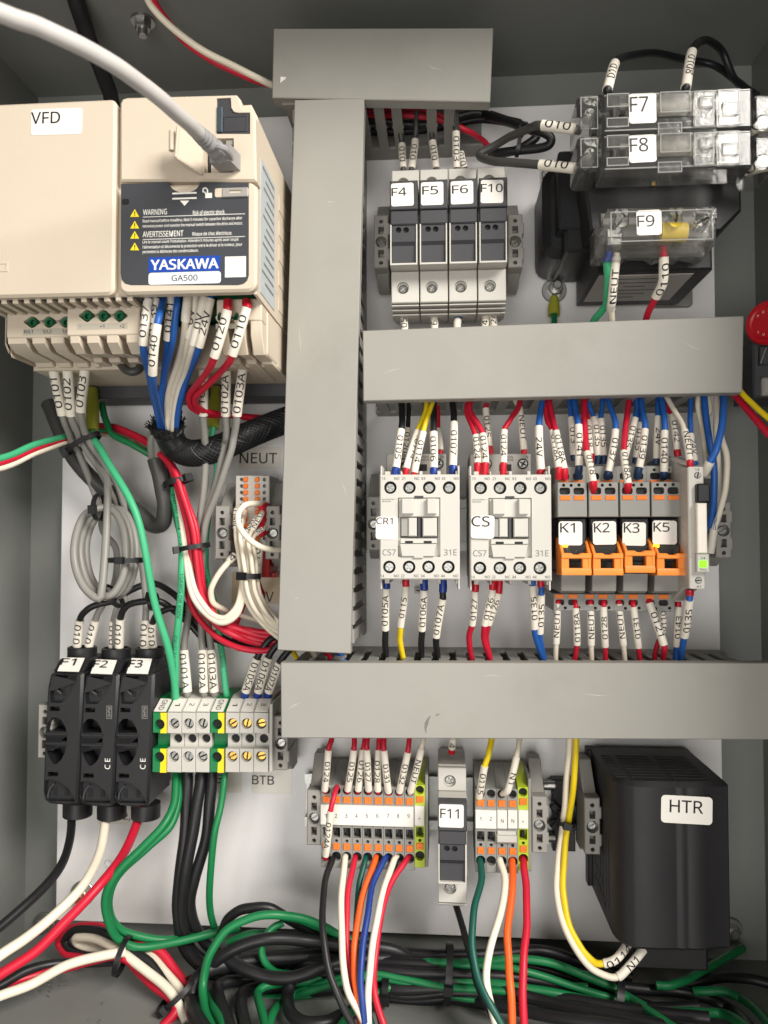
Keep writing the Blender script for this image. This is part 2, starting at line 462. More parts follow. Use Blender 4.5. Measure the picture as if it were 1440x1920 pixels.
def wire(color, pts, label, dia=3.2, marks=(), fer=(), name='wire', cat='wire', group=None, sides=10, per=8, sleeve=None, lug=None, stripe=None, printed=()):
    sp = spline(pts, per)
    ph = [random.uniform(0, 6.3) for _ in range(3)]; am = min(.11, dia * .03); n_ = len(sp)
    sp = [(t, q + Vector((sin(i * .61 + ph[0]), sin(i * .47 + ph[1]), sin(i * .53 + ph[2]))) * am * min(1, i / 4, (n_ - 1 - i) / 4)) for i, (t, q) in enumerate(sp)]
    o = tuple(pts[0])
    ob = mesh_thing(name, label, cat, MB().tube([q for _, q in sp], dia / 2, sides), WM[color], o, group)
    def cut(t0, t1): return [q for t, q in sp if t0 - 1e-6 <= t <= t1 + 1e-6]
    for mk in marks:
        t0, t1, body = mk[0], mk[1], mk[2]; d = mk[3] if len(mk) > 3 else 1; roll = mk[4] if len(mk) > 4 else random.uniform(-.22, .22)
        R = (sleeve or dia * 1.36) / 2
        c = cut(t0, t1)
        sb = child(ob, o, 'marker_sleeve', MB().tube(c, R, 14), M_SLEEVE)
        if body: child(sb, o, 'lettering', tube_text(c, R, body, d, roll), M_INK, smooth=0)
    for t0, t1, col in fer:
        child(ob, o, 'ferrule', MB().tube(cut(t0, t1), dia * 1.22 / 2, 12), FM[col])
    for t0, t1, body in printed:
        c = cut(t0, t1); child(ob, o, 'lettering', tube_text(c, dia / 2, body, 1, random.uniform(-.3, .3), .96, .9), M_INK, smooth=0)
    if stripe:
        c = [q for _, q in sp]; R = dia / 2 + .06; V = []; n = len(c)
        for i in range(n):
            T = (c[min(i + 1, n - 1)] - c[max(i - 1, 0)]).normalized(); N = Vector((0, 0, 1)); N = (N - T * N.dot(T)).normalized(); B = N.cross(T)
            a = -.6 + i * stripe[1]
            V += [c[i] + (N * cos(a) + B * sin(a)) * R, c[i] + (N * cos(a + .7) + B * sin(a + .7)) * R]
        child(ob, o, 'stripe', MB().raw(V, [(2 * i, 2 * i + 1, 2 * i + 3, 2 * i + 2) for i in range(n - 1)]), WM[stripe[0]])
    return ob

def tie(c, ang, rw, rh, label, head=0., wide=2.4, tail=0., group='black cable ties'):
    """cable tie round a bundle that runs at ang degrees in the panel plane; rw, rh = half sizes across and along h"""
    a = radians(ang); u = Vector((cos(a), sin(a), 0)); p = Vector((-sin(a), cos(a), 0)); k = Vector((0, 0, 1)); C = Vector(c)
    n = 24; V = []; F = []
    for i in range(n):
        t = 2 * pi * i / n
        for g in (0, .9):
            q = C + p * (rw + g) * cos(t) + k * (rh + g) * sin(t)
            V += [q - u * wide / 2, q + u * wide / 2]
    for i in range(n):
        A, B = 4 * i, 4 * ((i + 1) % n)
        F += [(A, B, B + 1, A + 1), (A + 2, A + 3, B + 3, B + 2), (A, A + 2, B + 2, B), (A + 1, B + 1, B + 3, A + 3)]
    T = Thing('cable_tie', label, 'cable tie', tuple(C), group)
    T.part('strap', MB().raw(V, F), M_TIE)
    hc = C + p * (rw + 1.6) * cos(radians(head)) + k * (rh + 1.6) * sin(radians(head))
    q = p * -sin(radians(head)) + k * cos(radians(head)); r_ = p * cos(radians(head)) + k * sin(radians(head))
    mb = MB()
    V = [hc + u * a1 * (wide / 2 + .7) + q * b1 * 2.6 + r_ * c1 * 2.1 for a1 in (-1, 1) for b1 in (-1, 1) for c1 in (-1, 1)]
    mb.raw(V, [(0, 1, 3, 2), (4, 5, 7, 6), (0, 1, 5, 4), (2, 3, 7, 6), (0, 2, 6, 4), (1, 3, 7, 5)])
    hd = T.part('head', mb, M_TIE)
    if tail:
        mb = MB(); e = hc + r_ * tail + u * tail * .15
        V = [hc + u * x + q * y for x in (-wide / 2, wide / 2) for y in (-.5, .5)] + [e + u * x + q * y for x in (-wide / 2, wide / 2) for y in (-.5, .5)]
        mb.raw(V, [(0, 1, 3, 2), (4, 5, 7, 6), (0, 1, 5, 4), (2, 3, 7, 6), (0, 2, 6, 4), (1, 3, 7, 5)])
        T.part('tail', mb, M_TIE)
    return T

# ------------------------------------------------------------------ the cabinet and its plate (setting)
def structure(name, mb, m, label=None):
    return tagset(mesh_thing(name, label, None, mb, m, kind='structure', smooth=30))
HB = -14.0                                            # cabinet back, behind the plate
bx0 = P(58, 1000, HB)[0]; bx1 = P(1424, 1000, HB)[0]
bz1 = (P(233, 169, HB)[1] + P(1180, 140, HB)[1]) / 2; bz0 = bz1 - 612
OPEN = 205.0
structure('cabinet_back', MB().box(bx0, bx1, bz0, bz1, HB - 2, HB, b=0), M_CAB, 'grey painted steel back of the cabinet behind the plate')
structure('cabinet_wall_left', MB().box(bx0 - 2, bx0, bz0 - 2, bz1 + 2, HB - 2, OPEN, b=0), M_CAB, 'grey painted inner left wall of the cabinet')
structure('cabinet_wall_right', MB().box(bx1, bx1 + 2, bz0 - 2, bz1 + 2, HB - 2, OPEN, b=0), M_CAB, 'grey painted inner right wall of the cabinet')
structure('cabinet_top', MB().box(bx0, bx1, bz1, bz1 + 2, HB - 2, OPEN, b=0), M_CAB, 'grey painted inner top of the cabinet')
structure('cabinet_floor', MB().box(bx0, bx1, bz0 - 2, bz0, HB - 2, OPEN, b=0), M_CAB, 'grey painted floor of the cabinet')
px0 = P(112, 1200, 0)[0]; px1 = P(1349, 1100, 0)[0]; pz1 = P(1000, 198, 0)[1]; pz0 = P(660, 1747, 0)[1]
hole = P(203, 1620, 0)
structure('mounting_plate', MB().box(px0, px1, pz0, pz1, -3, 0, b=.4, holes=[(circ(hole[0], hole[1], 3.2, 14), 2.9)]), M_PLATE, 'glossy white mounting plate')

# ------------------------------------------------------------------ wiring ducts
DH = 78.0
def duct(label, quad, vertical, skip=()):
    """quad: cover corners (px,py) tl, tr, br, bl; the trough follows the cover's mean rectangle"""
    c = [P(x, y, DH) for x, y in quad]
    x0 = (c[0][0] + c[3][0]) / 2; x1 = (c[1][0] + c[2][0]) / 2; z1 = (c[0][1] + c[1][1]) / 2; z0 = (c[2][1] + c[3][1]) / 2
    T = Thing('wiring_duct', label, 'wiring duct', ((x0 + x1) / 2, (z0 + z1) / 2, 0), 'grey slotted wiring ducts')
    cov = MB(); n = inset(ccw([(a, b) for a, b in c]), .0)
    cov.prism(c, DH - 1.6, DH, b=.5)
    ci = ccw(c)
    lp = 9.0
    # lips of the cover, along the two long sides
    e = [(c[0], c[3]), (c[1], c[2])] if vertical else [(c[0], c[1]), (c[3], c[2])]
    for k, (a, b) in enumerate(e):
        d = Vector((b[0] - a[0], b[1] - a[1])).normalized(); nrm = Vector((-d.y, d.x)) * 1.6
        if vertical: nrm *= (1 if k == 0 else -1)
        else: nrm *= (-1 if k == 0 else 1)
        cov.prism([a, b, (b[0] + nrm.x, b[1] + nrm.y), (a[0] + nrm.x, a[1] + nrm.y)], DH - lp, DH - 1.3, b=0)
    T.part('cover', cov, M_DUCT)
    base = MB(); i = 2.2
    X0, X1, Y0, Y1 = x0 + i, x1 - i, z0 + i, z1 - i
    base.box(X0, X1, Y0, Y1, .2, 2.2, b=0)
    if vertical:
        base.box(X0, X0 + 1.7, Y0, Y1, 2.2, 15, b=0); base.box(X1 - 1.7, X1, Y0, Y1, 2.2, 15, b=0)
    else:
        base.box(X0, X1, Y0, Y0 + 1.7, 2.2, 15, b=0); base.box(X0, X1, Y1 - 1.7, Y1, 2.2, 15, b=0)
    T.part('trough', base, M_DUCTB)
    pitch = 10.9; a0, a1 = (Y0, Y1) if vertical else (X0, X1)
    cnt = int((a1 - a0) / pitch)
    w = 3.2
    prof = [(-w, 14.8), (w, 14.8), (w, 40), (w + .7, 41.5), (w, 43), (w, 66), (w + .9, 68), (w + .9, 73), (-w - .9, 73), (-w - .9, 68), (-w, 66), (-w, 43), (-w - .7, 41.5), (-w, 40)]
    me = None
    for side in (0, 1):
        edge = ((X0, X1 - 1.7) if vertical else (Y0, Y1 - 1.7))[side]
        for k in range(cnt):
            if (side, k) in skip: continue
            u = a0 + pitch * (k + .6)
            if me is None:
                mb = MB()
                if vertical: mb.prism([(q[0], q[1]) for q in prof], 0, 1.7, 'x', b=.25, b0=.25)
                else: mb.prism([(q[0], q[1]) for q in prof], 0, 1.7, 'z', b=.25, b0=.25)
                me = mb.mesh('finger'); me.materials.append(M_DUCTB)
            ob = bpy.data.objects.new('finger', me); COL.objects.link(ob); ob.parent = T.ob
            ob.location = (Vector(W((edge, u, 0))) if vertical else Vector(W((u, edge, 0)))) - Vector(W(T.o))
    return T, (x0, x1, z0, z1)
D_top, _ = duct('short grey wiring duct across the top of the panel', [(513, 53), (925, 52), (919, 191), (510, 183)], False, skip={(0, 7), (0, 10), (0, 3)})
D_ver, _ = duct('long upright grey wiring duct right of the beige drive', [(552, 187), (683, 184), (657, 1226), (520, 1219)], True)
D_mid, _ = duct('grey wiring duct with tilted cover above the contactors', [(680, 620), (1395, 592), (1392, 736), (681, 752)], False, skip={(0, 8), (0, 11), (0, 13), (0, 16), (0, 18), (0, 20)})
D_bot, _ = duct('longest grey wiring duct across the panel under the contactors', [(526, 1243), (1450, 1243), (1450, 1387), (527, 1384)], False)
M_SMEAR = mat('grey_smear', (112, 108, 101), .5, vary=.12, scale=200)
M_SCRATCH = mat('pale_scratch', (196, 193, 184), .5, vary=.1)
def smear(T, Z, pts, w):
    p = [Z(x, y, DH) for x, y in pts]; n = len(p); V = []
    for i, q in enumerate(p):
        d = Vector(p[min(i + 1, n - 1)]) - Vector(p[max(i - 1, 0)]); d.normalize(); k = w * (0.15 + sin(pi * i / (n - 1))) * random.uniform(.7, 1.2)
        V += [(q[0] - d.y * k, q[1] + d.x * k, DH + .05), (q[0] + d.y * k, q[1] - d.x * k, DH + .05)]
    return MB().raw(V, [(2 * i, 2 * i + 1, 2 * i + 3, 2 * i + 2) for i in range(n - 1)])
D_bot.part('smudge', smear(D_bot, ZP, [(458, 300), (456, 285), (459, 270), (465, 256), (472, 248)], .9), M_SMEAR)
D_bot.part('smudge', smear(D_bot, ZP, [(484, 250), (490, 245), (498, 243)], .6), M_SMEAR)
for T_, Z_, q in ((D_ver, Z0, [(612, 380), (618, 378), (630, 379)]), (D_ver, Z0, [(640, 905), (646, 915), (650, 930)]), (D_ver, Z0, [(560, 610), (563, 640), (564, 660)]), (D_ver, Z0, [(552, 1122), (556, 1121), (560, 1122)]),
        (D_mid, Z0, [(720, 700), (735, 694), (752, 690)]), (D_mid, Z0, [(1280, 640), (1300, 652), (1312, 655)]), (D_bot, Z0, [(540, 1330), (552, 1322), (566, 1316)]), (D_bot, Z0, [(1090, 1300), (1120, 1304), (1140, 1303)]), (D_bot, Z0, [(905, 1268), (925, 1266), (940, 1269)]), (D_top, Z0, [(800, 120), (812, 128), (830, 131)])):
    T_.part('scratch', smear(T_, Z_, q, .13), M_SCRATCH)
# small marks: a chip of tape on the top duct
mesh_thing('tape_chip', 'tiny white chip stuck on the top duct cover', 'tape chip', MB().prism(ZN.poly([(138, 432), (172, 436), (160, 450), (150, 456), (136, 468)], DH), DH + .02, DH + .35, b=.1), M_STICK)

# ------------------------------------------------------------------ rails
def din_rail(label, xa, xb, py, h=0):
    x0, z = P(xa, py, 0)[0], P((xa + xb) / 2, py, 0)[1]; x1 = P(xb, py, 0)[0]
    prof = [(-17.5, 6.5), (-12.5, 6.5), (-12.5, .3), (12.5, .3), (12.5, 6.5), (17.5, 6.5), (17.5, 7.6), (11.4, 7.6), (11.4, 1.4), (-11.4, 1.4), (-11.4, 7.6), (-17.5, 7.6)]
    return mesh_thing('mounting_rail', label, 'rail', MB().prism([(z + a, b) for a, b in prof], x0, x1, 'x', b=0), M_RAIL, group='steel mounting rails')
din_rail('steel rail behind fuse holders F4 to F10', 706, 975, 470)
din_rail('steel rail behind contactors and orange relays', 692, 1352, 985)
din_rail('steel rail behind the numbered terminal strips under the lowest duct', 575, 1128, 1500)
din_rail('steel rail behind fuse holders F1 to F3 and screw terminals', 118, 556, 1362)
din_rail('short steel rail behind the small white neutral terminal block', 412, 545, 1002)

# ------------------------------------------------------------------ end clamps: one, then copies
def end_clamp():
    cx, cz, h = ZD(897, 755, 45)
    T = Thing('end_clamp', 'grey end clamp right of the terminals marked 1 2 N N', 'end clamp', (cx, cz, 0), 'grey rail end clamps')
    m = lambda v: v * .0787      # zoom pixels to mm
    hw = m(58)
    front = [(-hw, m(-210)), (hw, m(-210)), (hw, m(-150)), (hw + 1, m(-146)), (hw + 1, m(-60)), (hw, m(-52)), (hw, m(60)), (hw + 1, m(66)), (hw + 1, m(150)), (hw, m(156)), (hw, m(222)), (-hw, m(222))]
    hs = [(circ(cx, cz + m(167), m(17), 12), 6), (rrect(cx - m(23), cx + m(23), cz + m(63), cz + m(125)), 8), (circ(cx, cz, m(47), 20), 5), (rrect(cx - m(23), cx + m(23), cz - m(130), cz - m(65)), 8), (circ(cx, cz - m(173), m(17), 12), 6)]
    T.part('body', MB().prism([(cx + a, cz + b) for a, b in front], 18, 45, b=.6, holes=hs), M_CLAMP)
    T.part('foot', MB().prism([(cz + m(-285), 8), (cz + m(-285), 22), (cz + m(-205), 34), (cz + m(220), 36), (cz + m(330), 27), (cz + m(430), 20), (cz + m(430), 8)], cx - hw + .6, cx + hw - .6, 'x', b=.4, b0=.4), M_CLAMP)
    screw(T, cx, cz, m(36), 42, kind='slot', m=M_DSTEEL, a=.6, t=1.2)
    return T
EC = end_clamp()
def clamp_at(Z, x, y, label, h=45):
    a = Z(x, y, h)
    return copy_tree(EC.ob, None, (a[0] - EC.o[0], a[1] - EC.o[1], 0), label)
clamp_at(ZL, 207, 1112, 'grey end clamp left of fuse holder F4')
clamp_at(ZL, 1160, 1108, 'grey end clamp right of fuse holder F10')
clamp_at(ZC, 122, 698, 'grey end clamp left of the terminals marked 1 to 9')
clamp_at(ZE, 312, 620, 'grey end clamp beside the black heater')
clamp_at(ZI, 1085, 565, 'grey end clamp left of the small neutral block', 38)
clamp_at(ZI, 1325, 565, 'grey end clamp right of the small neutral block', 38)
clamp_at(ZJ, 1352, 552, 'grey end clamp right of the BTB terminals, half under the duct end')
clamp_at(ZA, 150, 935, 'grey end clamp in shadow behind the left edge of contactor CR1', 38)
clamp_at(ZB, 1142, 900, 'grey end clamp right of the slim timer relay', 38)
clamp_at(ZQ, 172, 950, 'grey end clamp poking out left of fuse holder F1', 38)

def wrap(ob, o):
    T = Thing.__new__(Thing); T.ob = ob; T.o = o; return T
def bar(x0, x1, z0, z1, h, t=.08): return MB().box(x0, x1, z0, z1, h, h + t, b=0)

# ------------------------------------------------------------------ the motor drive
def motor_drive():
    H = 143.0
    xr = ZG(1234, 700, H)[0]; xl = ZG(-130, 700, H)[0]; zt = ZG(900, 478, H)[1]; zb = ZH(900, 566, H)[1]
    T = Thing('motor_drive', 'beige motor drive marked GA500 with dark warning panel', 'motor drive', ((xl + xr) / 2, (zt + zb) / 2, 0))
    # body: deep box, a little narrower towards the back
    T.part('body', MB().prism([(xl, zb + .5), (ZH(640, 560, H)[0], zb + .5), (ZH(640, 560, H)[0], zb + 16), (xr - .6, zb + 16), (xr - .6, zt - 8), (xr - 4, zt - 1.2), (xl, zt - 1.2)], 34, H - 5, b=.8, b0=.5), M_BEIGE)
    T.part('heat_sink', MB().box(xl + 3, xr - 2.2, zb - 34, zt - 4, 8, 34, b=.5), M_DGREY)
    # left cover
    a = ZG.R(-130, 490, 554, 1428, H)
    lc = T.part('left_cover', MB().box(a[0], a[1], a[2], a[3], H - 9, H, b=1.4, r=3.5), M_BEIGE)
    sticker(T, ZG.R(150, 524, 396, 650, H), H, 'VFD', ZG.R(150, 541, 291, 597, H), lc)
    e = ZR.R(-30, 20, -30 + 60, 20 + 10, H)
    q = ZH.R(-12, 416, 40, 462, H)
    T.part('embossed_mark', MB().box(q[0], q[1], q[2], q[3], H, H + .35, b=.15, holes=[(rrect(q[0] + 1, q[1] - 1, q[2] + 1, q[3] - 1), .33)]), M_BEIGE, lc)
    # upper right cover with the port and the dark keypad socket
    out = ZG.poly([(578, 872), (578, 495), (590, 474), (612, 468), (1140, 455), (1160, 480), (1166, 512), (1178, 528), (1212, 531), (1230, 560), (1236, 872)], H)
    port = ZG.poly([(985, 668), (1127, 666), (1127, 832), (985, 834)], H)
    sock = ZG.poly([(1045, 474), (1113, 471), (1116, 520), (1128, 538), (1150, 543), (1206, 542), (1206, 646), (1045, 646)], H)
    uc = T.part('upper_cover', MB().prism(out, H - 9, H, b=1.0, holes=[(port, 8.7), (sock, 2.2)]), M_BEIGE)
    T.part('keypad_socket', MB().prism(inset(ccw(sock), .15), H - 2.1, H - .7, b=.3), M_DGREY, uc)
    k = ZG.R(1046, 518, 1074, 640, H); T.part('socket_tab', MB().box(*k, H - .7, H + .9, b=.4), mat('slate_plastic', (58, 70, 78), .4), uc)
    k = ZG.R(1078, 556, 1192, 632, H); T.part('socket_insert', MB().box(*k, H - .7, H - .3, b=.1, holes=[(rrect(k[0] + .6, k[1] - .6, k[2] + .6, k[3] - .6), .25)]), M_DGREY, uc)
    k = ZG.R(985, 668, 1127, 832, H)
    T.part('network_jack', MB().box(k[0] + .4, k[1] - .4, k[2] + .4, k[3] - .4, H - 12, H - 4.5, b=.2, holes=[(rrect(k[0] + 2.2, k[1] - 2.2, k[2] + 2.2, k[3] - 4), 5)]), M_BLACK, uc)
    k = ZG.R(1086, 668, 1120, 694, H); T.part('jack_latch', MB().box(*k, H - 4.5, H - 1, b=.2), M_CLAMP, uc)
    # the little hinged flap, swung open to the left
    fl = [ZG(972, 838, H + .5), ZG(848, 758, H + 13), ZG(858, 612, H + 15), ZG(985, 690, H + 2)]
    T.part('port_flap', MB().slab(fl, 1.3), M_BEIGE, uc)
    T.part('flap_rim', MB().tube([fl[0], fl[1]], 1.1, 8).tube([fl[1], fl[2]], .9, 8), M_BEIGE, uc)
    k = ZG(830, 690, H + 12); T.part('hinge_pin', MB().tube([(k[0], k[1] - 4, k[2]), (k[0], k[1] + 6, k[2])], 1.7, 10), M_BEIGE, uc)
    # lower right cover and its print panel
    lo = ZH.R(576, 36, 1238, 562, H)
    lw = T.part('lower_cover', MB().prism(rrect(lo[0], lo[1], lo[2], lo[3] - .3, 6, 6)[:14] + [(lo[0], lo[3] - .3)] if False else [(x, z) for x, z in rrect(lo[0], lo[1], lo[2], lo[3] - .3, 5, 5)], H - 6, H, b=1.3), M_BEIGE)
    n = [(890 + 74 * cos(pi - i * pi / 10), 30 + 52 * sin(i * pi / 10)) for i in range(11)]
    pan = [(584, 40)] + n + [(1200, 34), (1200, 480), (1192, 505), (1175, 520), (1150, 526), (632, 526), (604, 518), (588, 500), (582, 470)]
    pn = T.part('print_panel', MB().prism(ZH.poly(pan, H), H - .3, H + .35, b=.12), M_PANEL, lw)
    hp = H + .35
    pp = lambda nm, mb, m: T.part(nm, mb, m, lw)
    k = ZH.R(576, 112, 624, 140, H); pp('notch', MB().box(k[0] + 1.5, k[1], k[2], k[3], H, hp + .1, b=.05, r=1), M_VOID)
    for y in (79, 92, 104):
        if y != 92: pp('print_bar', bar(*ZH.R(831, y, 948, y + 8, hp), hp), M_WINK)
    pp('arrow_mark', MB().prism(ZH.poly([(868, 119), (912, 119), (890, 144)], hp), hp, hp + .08, b=0), M_WINK)
    pp('lock_mark', MB().box(*ZH.R(990, 82, 1022, 106, hp), hp, hp + .08, b=0).tube([ZH(x, y, hp + .05) for x, y in ((992, 82), (978, 76), (980, 62), (992, 58), (1000, 66), (1000, 82))], .45, 6), M_WINK)
    k = ZH.R(1036, 58, 1198, 102, hp); sl = pp('slide_switch', MB().box(*k, H, hp + .5, b=.2, r=1.0), M_BEIGE)
    k = ZH.R(1074, 60, 1196, 104, hp); T.part('switch_slider', MB().box(*k, hp, hp + 1.2, b=.3, holes=[(rrect(*ZH.R(1108, 72, 1168, 86, hp)), 1.0)]), M_CLAMP, sl)
    for y in (180, 236, 285, 341):
        tr = pp('warning_mark', MB().prism(ZH.poly([(628, y + 17), (671, y + 17), (650, y - 20)], hp), hp, hp + .08, b=0), M_YINK)
        T.text('!', ZH.R(647, y - 8, 653, y + 13, hp), hp + .08, M_INK, tr)
    for body, x0, y0, x1, y1 in (('WARNING', 690, 160, 805, 187), ('Risk of electric shock.', 930, 164, 1086, 186),
            ('Read manual before installing, Wait 5 minutes for capacitor discharge after', 688, 202, 1168, 221),
            ('removing power and opening the manual switch between the drive and motor.', 688, 227, 1170, 246),
            ('AVERTISSEMENT', 688, 265, 884, 293), ('Risque de choc électrique.', 928, 267, 1119, 291),
            ("Lire le manuel avant l'installation. Attendre 5 minutes après avoir coupé", 688, 304, 1150, 323),
            ("l'alimentation et déconnecte la protection entre le driver et le moteur, pour", 688, 328, 1168, 348),
            ('permettre la décharge des condensateurs.', 688, 354, 957, 374)):
        T.text(body, ZH.R(x0, y0, x1, y1, hp), hp, M_WINK, lw)
    for y in (189, 298): pp('print_bar', bar(*ZH.R(689, y, 1181, y + 2.5, hp), hp), M_WINK)
    lg = pp('logo_plate', MB().box(*ZH.R(716, 388, 1062, 461, hp), hp - .1, hp + .1, b=0), M_BLUEL)
    T.text('YASKAWA', ZH.R(728, 400, 1053, 450, hp), hp + .1, M_WINK, lg)
    for ddx in (-1.6, 1.6): T.text('YASKAWA', ZH.R(728 + ddx, 400, 1053 + ddx, 450, hp), hp + .11 + ddx * .005, M_WINK, lg)
    gp = pp('model_plate', MB().box(*ZH.R(716, 463, 1065, 521, hp), hp - .1, hp + .1, b=.03, r=1.5), mat('pale_blue_print', (214, 220, 224), .45))
    T.text('GA500', ZH.R(828, 477, 953, 506, hp), hp + .1, M_INK, gp)
    pp('blank_code_square', MB().box(*ZH.R(1085, 388, 1186, 488, hp), hp - .1, hp + .1, b=0), M_STICK)
    # right side: rating sticker and vents
    zs0, zs1 = zb + 4, zt - 26
    rs = T.part('rating_sticker', MB().box(xr - .7, xr - .25, zs0, zs1, 96, 130, b=0), mat('grey_rating_sticker', (176, 184, 188), .35, vary=.15, scale=240))
    for i in range(13):
        zz = zs1 - 3 - i * (zs1 - zs0 - 6) / 13
        T.part('print_line', MB().box(xr - .3, xr - .18, zz - 1.1, zz + .4, 99, 127 - (i * 7 % 11), b=0), M_GINK, rs)
    for i in range(5):
        zz = zb + 8 + i * 15; T.part('side_vent', MB().box(xr - 1, xr - .3, zz, zz + 9, 46, 84, b=0, holes=()), M_BEIGE)
    # underside vents: ribs that run straight back
    x = xl + 2
    while x < a[1] + 8:
        T.part('vent_slat', MB().box(x, x + 3.0, zb - 1.8, zb + .6, 108, 139, b=.4), M_BEIGE); x += 6.3
    T.part('vent_floor', MB().box(xl, a[1] + 12, zb + .2, zb + .5, 106, 138, b=0), M_DGREY)
    # terminal ledges under the covers
    def ledge(Z, xa, xb, ya, yb, h, green, strip, names, gaps, ylow, hl, ttl):
        r = Z.R(xa, ya, xb, yb, h)
        gx0, gx1, gy0, gy1 = green; nn = 3
        w = []
        cxs = [gx0 + (gx1 - gx0) * (i + .5) / nn for i in range(nn)]
        rad = (gx1 - gx0) / nn * .36
        top, bot = [], []
        for i in range(31):
            u = gx0 + (gx1 - gx0) * i / 30
            ph = cos((u - cxs[0]) / (cxs[1] - cxs[0]) * 2 * pi)
            m_ = (gy0 + gy1) / 2; hh = (gy1 - gy0) / 2 * (.62 + .38 * ph)
            if i in (0, 30): hh *= .7
            top.append((u, m_ - hh)); bot.append((u, m_ + hh))
        hole = Z.poly(top + bot[::-1], h)
        T.part('terminal_ledge', MB().prism(rrect(*r, 1.2), 40, h, b=.6, holes=[(hole, 6)]), M_BEIGE)
        for c in cxs:
            g = Z(c, (gy0 + gy1) / 2, h - 2); rr = Z.mm((gy1 - gy0) * .40, h)
            T.part('screw_terminal', MB().cyl(g[0], g[1], rr, h - 6, h - 1.6, 18, b=.5, holes=[(circ(g[0] + .5, g[1] - .4, rr * .62, 14), 2.6)]), M_GREEND)
        s_ = T.part('print_strip', MB().box(*Z.R(*strip, h), h - .1, h + .1, b=0), mat('grey_print_strip', (176, 170, 156), .5))
        for body, rect in names: T.text(body, Z.R(*rect, h), h + .1, M_INK, s_)
        for ga, gb in gaps:
            x0, x1 = Z.R(ga, ya, gb, yb, h)[:2]; zA = r[2] + .1; z1 = Z(ga, ylow[0], h - 6)[1]; z2 = Z(ga, ylow[1], hl)[1]
            T.part('ledge_finger', MB().prism([(zA, 44), (zA, h - .6), (zA - (zA - z1) * .45, h - 1.2), (z1, h - 8), (z2 + 2, hl), (z2, hl - 2), (z2, 44)], x0, x1, 'x', b=.5, b0=.5), M_BEIGE)
    ledge(ZR, 60, 640, 222, 462, 118, (222, 690, 262, 372), (215, 378, 640, 438), [('R/L1', (228, 392, 306, 424)), ('S/L2', (403, 390, 482, 422)), ('T/L3', (580, 388, 660, 420))], [(62, 240), (290, 415), (465, 590), (640, 700)], (600, 735), 88, '')
    ledge(ZR, 622, 1300, 165, 440, 126, (735, 1188, 198, 318), (718, 328, 1188, 384), [('-', (738, 356, 752, 360)), ('+1', (930, 342, 972, 374)), ('+2', (1116, 340, 1160, 372))], [(645, 740), (800, 918), (985, 1100), (1168, 1300)], (610, 690), 98, '')
    ledge(ZH, 1044, 1262, 592, 700, 122, (1040, 1160, 655, 712), (1040, 712, 1160, 736), [], [(1055, 1098), (1128, 1180), (1205, 1262)], (860, 905), 96, '')
    k = ZH.R(1044, 700, 1262, 790, 122)
    g = ZH.R(664, 566, 1215, 616, 112)
    T.part('control_terminal_strip', MB().box(g[0], g[1], g[2] - 2, zb + 15, 60, 106, b=.5), M_GREEND)
    T.part('side_wall', MB().box(xr - 2.2, xr - .6, zb + .5, zb + 16.2, 40, H - 5.5, b=.2), M_BEIGE)
    # lower shell around the ledges
    r = ZR.R(-60, 470, 1400, 745, 84)
    T.part('lower_shell', MB().box(xl + 2, xr - 1.2, r[2] - 1, zb + .4, 30, 84, b=1.5), M_BEIGE)
    q = ZH.R(1262, 590, 1368, 936, 96)
    T.part('side_shell', MB().box(q[0] - 2, xr - .9, r[2] - 1, zb + .4, 84, 112, b=2.5, r=2), M_BEIGE)
    q = ZR.R(-60, 225, 62, 640, 112)
    T.part('side_shell', MB().prism([(xl, zb), (q[1] + 2, zb), (q[1] + 2, q[2]), (q[0] + 8, q[2] + 2), (xl, zb - 16)], 60, 112, b=2), M_BEIGE)
    q = ZH.R(490, 958, 1285, 1036, 12)
    bs = T.part('base_plate', MB().box(xl + 8, q[1], q[2], q[3] + 14, .2, 12, b=.6), M_CLAMP)
    c = ZH(548, 1000, 12); T.part('earth_mark', MB().cyl(c[0], c[1], 4.6, 12, 12.4, 24, b=.1, holes=[(circ(c[0], c[1], 4.0, 20), .35)]), M_CLAMP, bs)
    c = ZH(450, 985, 14)
    screw(T, c[0], c[1], 5.2, 17, kind='plus', m=M_DSTEEL, t=5)
    return T
VFD = motor_drive()

